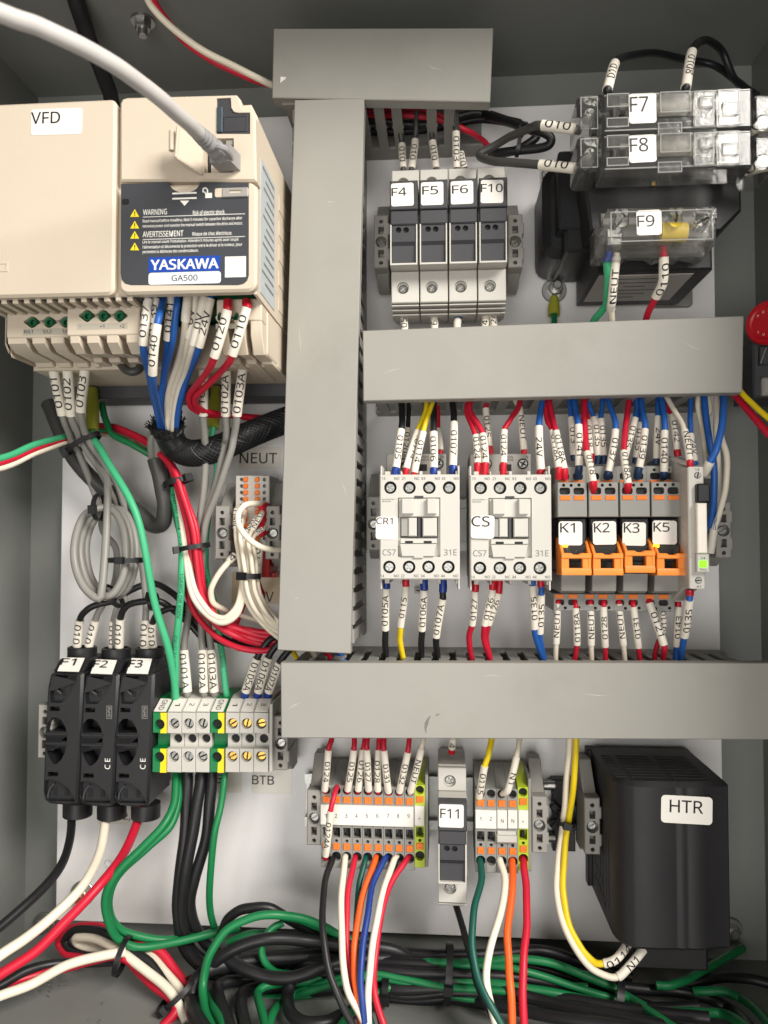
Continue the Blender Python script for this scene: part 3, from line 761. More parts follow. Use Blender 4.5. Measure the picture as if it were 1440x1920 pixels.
# ------------------------------------------------------------------ modular fuse holders F4 F5 F6 F10 F11
def fuse_holder():
    H = 66.0
    x0, x1 = ZL.R(266, 600, 472, 1500, H)[:2]
    zz = lambda y, h: ZL(365, y, h)[1]
    cx = (x0 + x1) / 2
    T = Thing('fuse_holder', 'x', 'fuse holder', (cx, zz(1112, 40), 0), 'light grey modular fuse holders')
    zc = zz(676, H + 1)                     # top of the dark cap
    prof = [(zz(600, 47), 8), (zz(600, 47), 44), (zc, 46), (zc, H - 7), (zz(1268, H - 2), H - 7), (zz(1322, 51), 50), (zz(1545, 50), 48), (zz(1572, 46), 45), (zz(1600, 40), 38), (zz(1642, 26), 26), (zz(1642, 26), 8)]
    T.part('body', MB().prism(prof, x0 + .15, x1 - .15, 'x', b=.5, b0=.5), M_LGREY)
    # screw faces
    zl0, zl1 = zz(1545, 52), zz(1322, 52)
    sc = ZL(362, 1440, 52)
    T.part('terminal_face', MB().box(x0 + .2, x1 - .2, zl0, zl1, 40, 52, b=.5, holes=[(circ(sc[0], sc[1], ZL.mm(44, 52), 18), 6)]), M_LGREY)
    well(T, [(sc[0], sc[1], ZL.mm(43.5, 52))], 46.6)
    screw(T, sc[0], sc[1], ZL.mm(34, 52), 49.8, t=3)
    zu0, zu1 = zc + .3, zz(600, 49)
    cu = (sc[0], zu0 + 6.5)
    T.part('terminal_face', MB().box(x0 + .2, x1 - .2, zu0, zu1, 38, 48.5, b=.5, holes=[(circ(cu[0], cu[1], ZL.mm(44, 52), 18), 6)]), M_LGREY)
    well(T, [(cu[0], cu[1], ZL.mm(43.5, 52))], 43)
    screw(T, cu[0], cu[1], ZL.mm(34, 52), 46.2, t=3)
    for dz in (0, 2.0, 4.0):
        zb_ = zz(1545, 52) - 1.2 - dz
        T.part('rib', MB().box(x0 + .3, x1 - .3, zb_ - .5, zb_ + .3, 30, 50.5 - dz * 1.6, b=.2), M_LGREY)
    T.screws = [(sc[0], sc[1], ZL.mm(34, 52), 49.8, 3), (cu[0], cu[1], ZL.mm(34, 52), 46.2, 3)]
    # dark cap and pull-out handle
    za, zb_, zc2 = zz(676, H + 1.5), zz(882, H + 1.5), zz(985, H + 1.5)
    cap = T.part('cap', MB().box(x0 + .35, x1 - .35, zb_, za, H - 8, H + 1.5, b=.5), M_DGREY)
    T.part('cap_ridge', MB().box(x0 + .6, x1 - .6, zc2, zb_ - .25, H - 8, H + .7, b=.6), M_DGREY, cap)
    w0, w1 = x0 + 1.3, x1 - 1.6
    z1, z0 = zz(988, H), zz(1262, H)
    zr = zz(1112, H)
    h1, h2 = ZL(330, 1025, H), ZL(384, 1025, H)
    hd = T.part('handle', MB().box(w0, w1, zr, z1, H - 8, H - .6, b=.3, holes=[(circ(h1[0], h1[1], ZL.mm(21, H), 14), 3), (circ(h2[0], h2[1], ZL.mm(21, H), 14), 3)]), M_DGREY)
    well(T, [(h1[0], h1[1], ZL.mm(20.5, H)), (h2[0], h2[1], ZL.mm(20.5, H))], H - 2.6, hd)
    T.part('handle_lip', MB().prism([(z0, H - 8), (z0, H - 1.9), (zr - 2, H - 1.5), (zr - .2, H + .5), (zr - .2, H - 8)], w0, w1, 'x', b=.3, b0=.3), M_DGREY, hd)
    for s in (w0 - .9, w1 + .05): T.part('frame_rail', MB().box(s, s + .85, z0 - .6, z1, H - 8, H + .3, b=.2), M_LGREY)
    T.part('frame_sill', MB().box(w0 - .9, w1 + .9, z0 - 1.3, z0 - .1, H - 6, H + .3, b=.2), M_LGREY)
    return T
FH = fuse_holder()
FH.ob['label'] = 'fuse holder with label F4, first of the upper row'
pitch_fh = ZL.mm(213.0, 66)
def fh_sticker(T, body, dx, dz, rect, trect):
    hh = 67.5
    sh = lambda r: (r[0] + dx, r[1] + dx, r[2] + dz, r[3] + dz)
    sticker(T, sh(ZL.R(*rect, hh)), hh, body, sh(ZL.R(*trect, hh)), r=1.3)
fh_sticker(FH, 'F4', 0, 0, (278, 695, 438, 858), (281, 728, 388, 786))
for k, (nm, lab, tw) in enumerate((('F5', 'fuse holder with label F5, second of the upper row', (288, 724, 402, 784)), ('F6', 'fuse holder with label F6, third of the upper row', (288, 724, 402, 784)), ('F10', 'fuse holder with label F10, last of the upper row', (280, 722, 434, 782)))):
    d = pitch_fh * (k + 1)
    src = [o for o in FH.ob.children]
    c = FH.ob.copy(); COL.objects.link(c); c.location = Vector(FH.ob.location) + Vector(W((d, 0, 0))); c['label'] = lab
    for ch in src:
        if ch.name.startswith('sticker'): continue
        copy_tree(ch, c)
    rescrew(c, wrap(c, (FH.o[0] + d, FH.o[1], 0)), [(x + d, z, r, h, t) for x, z, r, h, t in FH.screws])
    fh_sticker(wrap(c, (FH.o[0] + d, FH.o[1], 0)), nm, d, 0, (280, 695, 438, 858), tw)
a = ZC(1212, 690, 67.5); b_ = ZL(360, 776, 67.5)
c = FH.ob.copy(); COL.objects.link(c); dF = (a[0] - b_[0], a[1] - b_[1], 0)
c.location = Vector(FH.ob.location) + Vector(W((dF[0], dF[1] + 2.0, 0))); c.scale = (1, 1, .93); c['label'] = 'lone fuse holder with torn label F11 under the lowest duct'
for ch in list(FH.ob.children):
    if not ch.name.startswith('sticker'): copy_tree(ch, c)
fh_sticker(wrap(c, (FH.o[0] + dF[0], FH.o[1] + dF[1], 0)), 'F11', dF[0], dF[1], (275, 690, 445, 856), (284, 722, 412, 790))

# ------------------------------------------------------------------ control transformer and its clear fuse covers
def transformer():
    o = ZM(800, 1000, 0)
    T = Thing('control_transformer', 'black control transformer in the upper right corner of the plate', 'transformer', o)
    r = ZM.R(352, 600, 1200, 1010, 62); T.part('core', MB().box(*r, 4, 62, b=1.2, r=2), M_BLACK)
    r = ZM.R(272, 690, 500, 1165, 48); T.part('coil', MB().box(*r, 4, 48, b=5, r=9), M_BLACK)
    r = ZM.R(385, 950, 560, 1140, 60); T.part('coil_wrap', MB().box(*r, 4, 60, b=2, r=3), M_BLACK)
    pl = ZM.poly([(470, 640), (1300, 640), (1305, 925), (1195, 1035), (520, 1035)], 86)
    T.part('terminal_housing', MB().prism(pl, 40, 86, b=1.5), M_BLACK)
    r = ZM.R(545, 1085, 1152, 1240, 72); lb = T.part('lower_block', MB().box(*r, 6, 72, b=1.2), M_BLACK)
    np_ = T.part('name_plate', MB().box(r[0] + 3, r[1] - 9, r[2] - .4, r[2] + .1, 16, 66, b=0), mat('pale_name_plate', (186, 180, 172), .4, vary=.12, scale=200), lb)
    for i in range(6):
        hh = 60 - i * 7
        T.part('print_line', MB().box(r[0] + 14 + i % 3 * 4, r[1] - 22 - (i * 5 % 13), r[2] - .5, r[2] - .36, hh - 1.2, hh + .6, b=0), M_GINK, np_)
    r2 = ZM.R(440, 1180, 640, 1250, 74)
    T.part('foot', MB().box(ZM(300, 740, 3)[0] - 4, ZM(300, 740, 3)[0] + 12, ZM(300, 760, 3)[1] - 8, ZM(300, 760, 3)[1] + 8, .2, 3, b=.4, r=3), M_STEEL)
    T.part('foot', MB().box(ZM(900, 1400, 3)[0] - 8, ZM(1050, 1400, 3)[0], ZM(1000, 1405, 3)[1] - 3, ZM(1000, 1405, 3)[1] + 10, .2, 3, b=.4, r=3), M_STEEL)
    k = ZM.R(862, 712, 945, 775, 90)
    T.part('clip', MB().prism(ZM.poly([(862, 712), (950, 712), (930, 772), (868, 772)], 88), 86, 88.5, b=.4), M_DGREY)
    T.part('brass_tab', MB().box(*ZM.R(832, 775, 858, 800, 87), 85, 87.5, b=.4), M_BRASS)
    return T
transformer()
def fuse_block(nm, label, y0, y1):
    """clear covered fuse block; y0..y1 in the ZX view at the cover's face"""
    H = 116.0
    T = Thing('fuse_block', label, 'fuse block', ZX(700, (y0 + y1) / 2, 86), 'clear covered fuse blocks on the transformer')
    R = lambda xa, ya, xb, yb, h: ZX.R(xa, y0 + ya * (y1 - y0), xb, y0 + yb * (y1 - y0), h)
    T.part('base', MB().box(*R(190, .02, 1335, .98, 96), 86.2, 96, b=.8), M_DGREY)
    T.part('wire_clamp', MB().box(*R(330, .12, 440, .9, 99), 96, 100, b=.5), M_DSTEEL)
    T.part('wire_clamp', MB().box(*R(1090, .12, 1200, .9, 99), 96, 100, b=.5), M_DSTEEL)
    z = (R(0, .5, 1, .5, 104)[2]); xa, xb = R(480, 0, 1060, 1, 104)[:2]
    T.part('fuse', MB().tube([(xa, z, 104), (xb, z, 104)], 5.0, 16), mat('pale_fuse_body', (212, 206, 192), .35))
    T.part('fuse_cap', MB().tube([(xa - 8, z, 104), (xa + 2, z, 104)], 5.3, 16), M_STEEL)
    T.part('fuse_cap', MB().tube([(xb - 2, z, 104), (xb + 8, z, 104)], 5.3, 16), M_STEEL)
    hol = [(rrect(*R(315, .50, 425, .66, H)), 12)]
    cv = T.part('cover', MB().box(*R(262, 0, 1330, 1, H), 97, H, b=1.4, r=1, holes=hol), M_CLEAR)
    q = R(262, 0, 1330, 1, H)
    T.part('painted_edge_glint', MB().box(q[0] + 1.2, q[1] - 1.2, q[2] + 1.0, q[2] + 1.7, H - .1, H + .5, b=.15), M_EDGE, cv); T.part('painted_edge_glint', MB().box(q[0] + 1.2, q[1] - 1.2, q[3] - 1.7, q[3] - 1.0, H - .1, H + .5, b=.15), M_EDGE, cv)
    for xa_, xb_, ya, yb, hh in ((285, 450, .12, .48, 2.2), (285, 450, .70, .96, 1.5), (660, 885, .08, .62, 2.6), (905, 1050, .04, .94, 1.8), (940, 1040, .2, .5, 3.0), (1072, 1232, .02, .92, 2.4), (1100, 1215, .35, .7, 3.4), (650, 830, .8, 1.12, .8)):
        q = R(xa_, ya, xb_, yb, H)
        T.part('cover_rib', MB().box(*q, H + .05, H + hh, b=.5, r=.8), M_CLEAR, cv)
        T.part('painted_edge_glint', frame((q[0] + .3, q[1] - .3, q[2] + .3, q[3] - .3), H + hh - .05, H + hh + .3, .5), M_EDGE, cv)
    for xa_, xb_ in ((84, 256), (1336, 1500)):
        en = T.part('end_cap', MB().box(*R(xa_, .08, xb_, 1.05, 112), 88, 112, b=1.6, r=3.2), M_CLEAR)
        q = R(xa_, .08, xb_, 1.05, 112); T.part('painted_edge_glint', frame((q[0] + 1.8, q[1] - 1.8, q[2] + 1.8, q[3] - 1.8), 111.95, 112.3, .5), M_EDGE, en)
        c1 = R(xa_ + 60, .78, xa_ + 70, .86, 112)
        T.part('screw_boss', MB().cyl((c1[0] + c1[1]) / 2, (c1[2] + c1[3]) / 2, 4.2, 112.05, 114, 18, b=.8), M_CLEAR, en)
        c1 = R(xa_ + 100, .4, xa_ + 110, .5, 104)
        screw(T, (c1[0] + c1[1]) / 2, (c1[2] + c1[3]) / 2, 3.6, 87.6 if False else 99, m=M_STEEL, t=6)
    T.part('dark_slot', MB().box(*R(980, .25, 1020, .33, 114), 110, 114.5, b=.2), M_BLACK)
    T.part('dark_slot', MB().box(*R(980, .44, 1020, .5, 114), 110, 114.5, b=.2), M_BLACK)
    sticker(T, R(452, .08, 646, .82, H + .1), H + .3, nm, R(457, .16, 588, .54, H + .1), r=1.6)
    return T
fuse_block('F7', 'upper clear covered fuse block with label F7', 112, 398)
fuse_block('F8', 'clear covered fuse block with label F8, directly under F7', 408, 672)
def fuse_block_nine():
    H = 106.0
    T = Thing('fuse_block', 'smaller clear covered fuse block with label F9 below the other two', 'fuse block', ZM(860, 1000, 72), 'clear covered fuse blocks on the transformer')
    T.part('base', MB().box(*ZM.R(575, 930, 1150, 1120, 88), 72.2, 88, b=.8), M_CLAMP)
    hol = [(circ(*ZM(x, y, H)[:2], ZM.mm(34, H), 18), 9) for x, y in ((680, 982), (962, 978), (1098, 972))]
    cv = T.part('cover', MB().prism(ZM.poly([(610, 912), (1165, 902), (1180, 915), (1172, 1098), (560, 1098), (590, 960)], H), 92, H, b=1.5, holes=hol), M_CLEAR)
    sk = ZM.poly([(545, 1060), (1165, 1060), (1160, 1105), (1100, 1182), (1000, 1160), (965, 1185), (925, 1160), (850, 1185), (815, 1160), (720, 1160), (690, 1185), (570, 1190), (540, 1165)], 96)
    q = ZM.R(612, 915, 1168, 1096, H)
    for z_ in (q[2] + 1.2, q[3] - 1.8): T.part('painted_edge_glint', MB().box(q[0] + 1, q[1] - 1.5, z_, z_ + .6, H - .1, H + .35, b=.1), M_EDGE, cv)
    for x_ in (q[0] + 1, q[1] - 2): T.part('painted_edge_glint', MB().box(x_, x_ + .6, q[2] + 1.9, q[3] - 1.9, H - .1, H + .35, b=.1), M_EDGE, cv)
    T.part('cover_skirt', MB().prism(sk, 88, 96, b=.8), M_CLEAR, cv)
    T.part('cover_end', MB().box(*ZM.R(540, 1010, 600, 1170, 98), 84, 98, b=1.2, r=1.5), M_CLEAR, cv)
    a, b = ZM(880, 1040, 97), ZM(1015, 1040, 97)
    T.part('fuse', MB().tube([a, b], 5.2, 16), mat('yellow_fuse_label', (236, 204, 70), .4))
    for x in (680, 962, 1098):
        c = ZM(x, 980, 94); screw(T, c[0], c[1], 4.4, 94, m=M_STEEL, t=5, kind='slot')
    for x in (640, 895):
        c = ZM(x, 1070, 92); T.part('wire_clamp', MB().box(c[0] - 4.5, c[0] + 4.5, c[1] - 5, c[1] + 5, 88, 94, b=.6), M_STEEL)
    sticker(T, ZM.R(757, 925, 887, 1055, H), H + .1, 'F9', ZM.R(760, 952, 850, 1012, H), r=1.6)
    return T
fuse_block_nine()
def ground_stud():
    c = ZM(335, 1332, 6)
    T = Thing('ground_stud', 'steel ground stud with washer and ring lug below the transformer', 'stud', (c[0], c[1], 0))
    T.part('washer', MB().cyl(c[0], c[1], 8.4, .2, 2.0, 24, b=.4), M_STEEL)
    T.part('nut', MB().prism(circ(c[0] + .5, c[1] + .5, 5.2, 6), 2, 6.5, b=.6), M_STEEL)
    T.part('thread', MB().cyl(c[0] + .5, c[1] + .5, 2.9, 6.5, 13, 14, b=.5), M_STEEL)
    q = ZM.l([(330, 1375, 5), (328, 1430, 6), (328, 1470, 7)])
    T.part('ring_lug', MB().tube(q, [2.6, 4.2, 4.0], 12), M_YLUG)
    return T
ground_stud()

# ------------------------------------------------------------------ the red knob and its switch on the right wall
def knob():
    c = Vector(Z0(1443, 606, 58)); ax = Vector((-.74, 0, .67)).normalized()
    T = Thing('stop_button', 'round red knob of the switch on the right cabinet wall', 'stop button', tuple(c))
    up = Vector((0, 1, 0)); sd = up.cross(ax).normalized()
    def ring(d, r, n=36): return [c + ax * d + (sd * cos(2 * pi * i / n) + up * sin(2 * pi * i / n)) * r for i in range(n)]
    def lathe(prof, n=36):
        V = []; F = []
        for d, r in prof: V += ring(d, r, n)
        for j in range(len(prof) - 1): F += [(j * n + i, j * n + (i + 1) % n, (j + 1) * n + (i + 1) % n, (j + 1) * n + i) for i in range(n)]
        F += [tuple(range(n)), tuple(range((len(prof) - 1) * n, len(prof) * n))]
        return MB().raw(V, F)
    T.part('head', lathe([(-4, 11.8), (0, 13.2), (3, 13.2), (4.2, 12.2), (4.2, 10), (3.4, 9)]), M_REDB)
    for body, a0, rr in (('PUSH', 1.6, 7.0), ('TURN', -1.6, 7.0)):
        for i, chh in enumerate(body):
            a = a0 + (i - 1.5) * .5 * (-1 if a0 > 0 else 1); p0 = c + ax * 3.6 + (sd * cos(a) + up * sin(a)) * rr
            vs, fs = glyphs(chh); V = [p0 + sd * ((x - .3) * 2.4) + up * ((y - .35) * 2.4) for x, y in vs]
            T.part('lettering', MB().raw(V, fs), M_WINK, smooth=0)
    T.part('shaft', lathe([(-26, 7), (-4, 7)]), M_DGREY)
    return T
knob()
def switch_block():
    T = Thing('switch_block', 'black contact block under the red knob at the right edge', 'switch', Z0(1440, 690, 40))
    r = Z0.R(1412, 640, 1500, 745, 52); T.part('body', MB().box(r[0], bx1 - .5, r[2], r[3], 20, 52, b=1.2), M_DGREY)
    T.part('terminal', MB().box(*Z0.R(1424, 650, 1440, 684, 54), 52, 55, b=.5), M_DGREY)
    T.part('lever', MB().box(*Z0.R(1427, 708, 1446, 742, 54), 52, 56, b=1.2, r=1.5), M_CLAMP)
    q = Z0.l([(1426, 682, 55), (1434, 660, 55), (1437, 652, 55)]); T.part('wire_clip', MB().tube(q, .8, 8), M_STEEL)
switch_block()

# ------------------------------------------------------------------ contactors
def contactor():
    H = 86.0
    R = lambda x0, y0, x1, y1, h=H: ZA.R(x0, y0, x1, y1, h)
    T = Thing('contactor', 'light grey contactor with label CR1', 'contactor', ZA(450, 950, 0), 'light grey contactors')
    scr = [(255, 690), (382, 690), (515, 690), (648, 690), (248, 1220), (380, 1220), (510, 1220), (642, 1220)]
    win = R(306, 757, 589, 1152)
    hol = [(circ(*ZA(x, y, H)[:2], ZA.mm(43, H), 20), 6.5) for x, y in scr] + [(rrect(*win), 3.2)]
    b = R(184, 603, 718, 1304)
    T.part('body', MB().box(*b, 26, H, b=.7, holes=hol), M_LGREY)
    T.part('base', MB().box(b[0] + 1.2, b[1] - 1.2, b[2] - 2, b[3] + 2, 7, 26, b=.5), M_LGREY)
    for x, y in scr:
        c = ZA(x, y, H); screw(T, c[0], c[1], ZA.mm(32, H), H - 2.4, t=4)
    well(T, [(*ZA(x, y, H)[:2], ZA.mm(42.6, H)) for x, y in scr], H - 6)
    for x0, x1 in ((184, 196), (706, 719)):
        a = R(x0, 540, x1, 1372); T.part('side_wall', MB().box(a[0], a[1], a[2], a[3], 40, H - 5, b=.3), M_LGREY)
    for x0, x1 in ((218, 250), (322, 332), (448, 468), (568, 590), (690, 704)):
        a = R(x0, 575, x1, 603, 80); T.part('terminal_barrier', MB().box(a[0], a[1], b[3] - .1, b[3] + ZA.mm(28, 80), 44, 80, b=.3), M_LGREY)
        T.part('terminal_barrier', MB().box(a[0], a[1], b[2] - ZA.mm(30, 80), b[2] + .1, 44, 80, b=.3), M_LGREY)
    # window furniture
    T.part('upper_slide', MB().box(*R(312, 763, 584, 884), H - 3.2, H - .6, b=.3), M_LGREY)
    for x0, x1 in ((331, 411), (500, 563)): T.part('slide_tab', MB().box(*R(x0, 764, x1, 868), H - .6, H + 2.6, b=.5), M_LGREY)
    T.part('dark_window', MB().box(*R(321, 889, 571, 1024), H - 3.2, H - 2.6, b=.1), M_VOID)
    T.part('window_shade', MB().box(*R(326, 893, 374, 1015), H - 3, H - 1.2, b=.3), M_CLAMP)
    for x0, x1 in ((374, 431), (470, 566)): T.part('slide_tab', MB().box(*R(x0, 892, x1, 1016), H - 3, H - .2, b=.6), M_LGREY)
    T.part('window_post', MB().box(*R(436, 889, 456, 1024), H - 3, H - 1.0, b=.2), M_DGREY)
    T.part('lower_slide', MB().prism(ZA.poly([(318, 1066), (562, 1066), (546, 1150), (476, 1150), (474, 1162), (412, 1162), (410, 1150), (332, 1150)], H), H - 3.2, H + 1.4, b=.4), M_LGREY)
    T.part('lower_sill', MB().box(*R(322, 1030, 566, 1062), H - 3.2, H - 1, b=.2), M_LGREY)
    for x0, x1 in ((354, 406), (479, 531)): T.part('dark_slot', MB().box(*R(x0, 1046, x1, 1061), H - 1.2, H - .7, b=0), M_VOID)
    T.part('dark_slot', MB().box(*R(416, 745, 476, 759), H - .2, H + .25, b=.1), M_DGREY)
    for t, x0, x1 in (('13', 200, 222), ('NO', 282, 315), ('21', 333, 355), ('NC', 416, 450), ('33', 460, 489), ('NO', 553, 586), ('43', 597, 622), ('NO', 679, 712)): T.text(t, R(x0, 621, x1, 639), H)
    for t, x0, x1 in (('14', 191, 214), ('NO', 280, 314), ('22', 326, 350), ('NC', 413, 447), ('34', 457, 485), ('NO', 548, 580), ('44', 593, 619), ('NO', 675, 708)): T.text(t, R(x0, 1270, x1, 1288), H)
    T.text('CS7', R(203, 1102, 292, 1143), H, M_GINK); T.text('31E', R(612, 1102, 698, 1143), H, M_GINK)
    T.text('sprecher +', R(200, 763, 300, 775), H); T.text('schuh', R(200, 776, 258, 787), H)
    # coil terminal block above, set back
    c = R(228, 466, 628, 640, 52)
    cb = T.part('coil_block', MB().box(*c, 7, 52, b=.5), M_CLAMP)
    k = R(420, 535, 500, 580, 52); T.part('dark_slot', MB().box(*k, 51.6, 52.1, b=0), M_VOID)
    for x in (338, 575):
        q = ZA(x, 532, 52); T.part('screw_well', MB().cyl(q[0], q[1], ZA.mm(36, 52), 51.9, 52.3, 18, b=.1), M_VOID, cb); screw(T, q[0], q[1], ZA.mm(31, 52), 53.2, cb, t=2)
    T.text('A2', R(588, 478, 612, 500, 52), 52, M_INK, cb, 180); T.text('A1', R(588, 510, 612, 528, 52), 52, M_INK, cb, 180)
    T.text('50Hz', R(442, 478, 512, 494, 52), 52, M_INK, cb, 180); T.text('60Hz', R(442, 498, 512, 514, 52), 52, M_INK, cb, 180)
    for x0, x1 in ((415, 470),):
        a = R(x0, 1360, x1, 1398, 10); T.part('rail_latch', MB().box(*a, 3, 9, b=.4, holes=[(rrect(a[0] + 1.5, a[1] - 1.5, a[2] + 1.5, a[3] - 1), 5)]), M_LGREY)
    return T
CT = contactor()
d = (ZA(782, 950, 86)[0] - ZA(180, 950, 86)[0], ZA(480, 1309, 86)[1] - ZA(480, 1304, 86)[1], 0)
c2 = copy_tree(CT.ob, None, d, 'light grey contactor with label CS')
W2 = wrap(c2, (CT.o[0] + d[0], CT.o[1] + d[1], 0))
rescrew(c2, W2, [(ZA(x, y, 86)[0] + d[0], ZA(x, y, 86)[1] + d[1], ZA.mm(32, 86), 83.6, 4) for x, y in ((255, 690), (382, 690), (515, 690), (648, 690), (248, 1220), (380, 1220), (510, 1220), (642, 1220))])
sticker(CT, ZA.R(158, 884, 301, 1036, 87), 86.2, 'CR1', ZA.R(160, 890, 270, 936, 87), r=1.8)
sticker(wrap(c2, (CT.o[0] + d[0], CT.o[1] + d[1], 0)), ZA.R(793, 875, 949, 1030, 87), 86.2 + 1.0, 'CS', ZA.R(795, 881, 917, 951, 87), r=1.8)

# ------------------------------------------------------------------ plug-in relays with orange ejectors
def relay():
    T = Thing('relay', 'x', 'relay', ZB(240, 900, 0), 'orange clipped plug-in relays')
    zz = lambda y, h: ZB(240, y, h)[1]
    zv = lambda y, h: ZV(240, y, h)[1]
    hA, hB = 78.0, 62.0
    def tier(y0, y1, h, h0, ent, org, dots, x0, x1, nm):
        a = ZB.R(x0, y0, x1, y1, h)
        hol = [(rrect(*ZB.R(*e, h), 1.3), 6) for e in ent] + [(circ(*ZB(*d_, h)[:2], ZB.mm(10, h), 10), 3) for d_ in dots]
        p = T.part(nm, MB().box(a[0], a[1] - .12, a[2], a[3], h0, h, b=.4, holes=hol), M_TERM)
        well(T, [ZB.R(*e, h) for e in ent] + [(*ZB(*d_, h)[:2], ZB.mm(9.6, h)) for d_ in dots], h - 2.4, p)
        for o in org: T.part('release_button', MB().box(*ZB.R(*o, h), h - 1, h + .5, b=.25), M_ORANGE, p)
    tier(603, 816, hA, 40, [(160, 636, 226, 678), (246, 636, 313, 678)], [(163, 685, 228, 713), (249, 685, 313, 713)], [(186, 621), (232, 622), (280, 620)], 149, 331, 'upper_terminals')
    tier(505, 640, hB, 8, [(160, 548, 220, 588), (244, 548, 304, 588)], [(240, 592, 302, 612), (160, 592, 222, 612)], [(186, 530), (270, 530)], 136, 326, 'rear_terminals')
    tier(1286, 1392, 58, 8, [(136, 1322, 190, 1358), (214, 1322, 272, 1358)], [(134, 1290, 188, 1316), (214, 1290, 272, 1316)], [(196, 1374), (280, 1372)], 124, 314, 'front_terminals')
    a = ZB.R(150, 600, 326, 1300, 48); T.part('socket', MB().box(*a, 7, 48, b=.5), M_TERM)
    a = ZV.R(106, 582, 318, 757, 74); T.part('socket_cover', MB().prism([(a[2], 20), (a[2], 68), (a[2] + 1.5, 72), (a[3], 74), (a[3], 20)], a[0], a[1], 'x', b=.4, b0=.4), M_TERM)
    a = ZB.R(156, 822, 328, 1090, 74); T.part('relay_body', MB().box(*a, 40, 74, b=.8, r=.8), M_BLACK)
    a = ZV.R(92, 330, 318, 470, 76); T.part('clear_window', MB().box(a[0], a[1], a[2], a[3], 73.5, 77, b=.5), M_SMOKE)
    # ejector
    fr = ZV.R(104, 405, 366, 596, 84); wn = ZV.R(172, 452, 288, 536, 84)
    ej = MB()
    x0, x1, z0, z1 = fr
    ej.box(x0, wn[0], z0 + 1.5, z1 - 1, 80, 84, b=.4); ej.box(wn[1], x1, z0 + 1.5, z1 - 1, 80, 84, b=.4)
    ej.prism([(z0, 80), (z0, 84.6), (z0 + 1.6, 85), (wn[2], 84.2), (wn[2], 80)], x0, x1, 'x', b=.3, b0=.3)
    mid = (x0 + x1) / 2
    ej.prism([(x0, wn[3]), (x1, wn[3]), (x1, z1), (mid + 3, z1), (mid + 1.6, z1 - .9), (mid - 1.6, z1 - .9), (mid - 3, z1), (x0, z1)], 79.5, 85, b=.4)
    for xa in (x0 + .05, x1 - 1.75):
        ej.prism([(zv(265, 68), 62), (zv(265, 70), 70), (z1 - .4, 84.5), (z0 + .3, 84), (z0 - .3, 78), (zv(590, 62), 62)], xa, xa + 1.7, 'x', b=.3, b0=.3)
    T.part('ejector', ej, mat('pale_orange_clip', (242, 142, 52), .42, vary=.06, bump=.1))
    return T
RL = relay()
RL.ob['label'] = 'relay with label K1, next to contactor CS'
def relay_label(T, body, dx, rect, trect, led=False):
    sh = lambda r: (r[0] + dx, r[1] + dx, r[2], r[3])
    sticker(T, sh(ZB.R(*rect, 77)), 77.2, body, sh(ZB.R(*trect, 77)), r=1.6)
    if led:
        a = ZB.R(180, 984, 214, 1002, 78)
        T.part('indicator_light', MB().box(a[0] + dx, a[1] + dx, a[2], a[3], 76.5, 77.6, b=.3, r=.6), M_LEDY)
step = ZB.mm(185.2, 78)
objs = [(RL.ob, RL.o, 0)]
base_children = list(RL.ob.children)
for k, (nm, lab) in enumerate((('K2', 'relay with label K2, second of the four'), ('K3', 'relay with label K3, third of the four'), ('K5', 'relay with label K5, beside the slim timer relay'))):
    d = step * (k + 1)
    c = RL.ob.copy(); COL.objects.link(c); c.location = Vector(RL.ob.location) + Vector(W((d, 0, 0))); c['label'] = lab
    for ch in base_children:
        q = copy_tree(ch, c)
        if nm == 'K3' and ch.name.startswith('ejector'): q.location.z += .0015
    T = wrap(c, (RL.o[0] + d, RL.o[1], 0))
    off = 184.7 * (k + 1)
    rect = {'K2': (364, 842, 508, 986), 'K3': (546, 848, 690, 992), 'K5': (730, 838, 880, 984)}[nm]
    tr = {'K2': (371, 852, 468, 911), 'K3': (553, 853, 650, 914), 'K5': (735, 850, 835, 907)}[nm]
    relay_label(T, nm, 0, rect, tr)
    if nm == 'K5':
        a = ZB.R(738, 982, 774, 1004, 78); T.part('indicator_light', MB().box(*a, 76.5, 77.9, b=.3, r=.6), M_LEDY)
relay_label(RL, 'K1', 0, (155, 843, 300, 990), (163, 853, 255, 912), True)

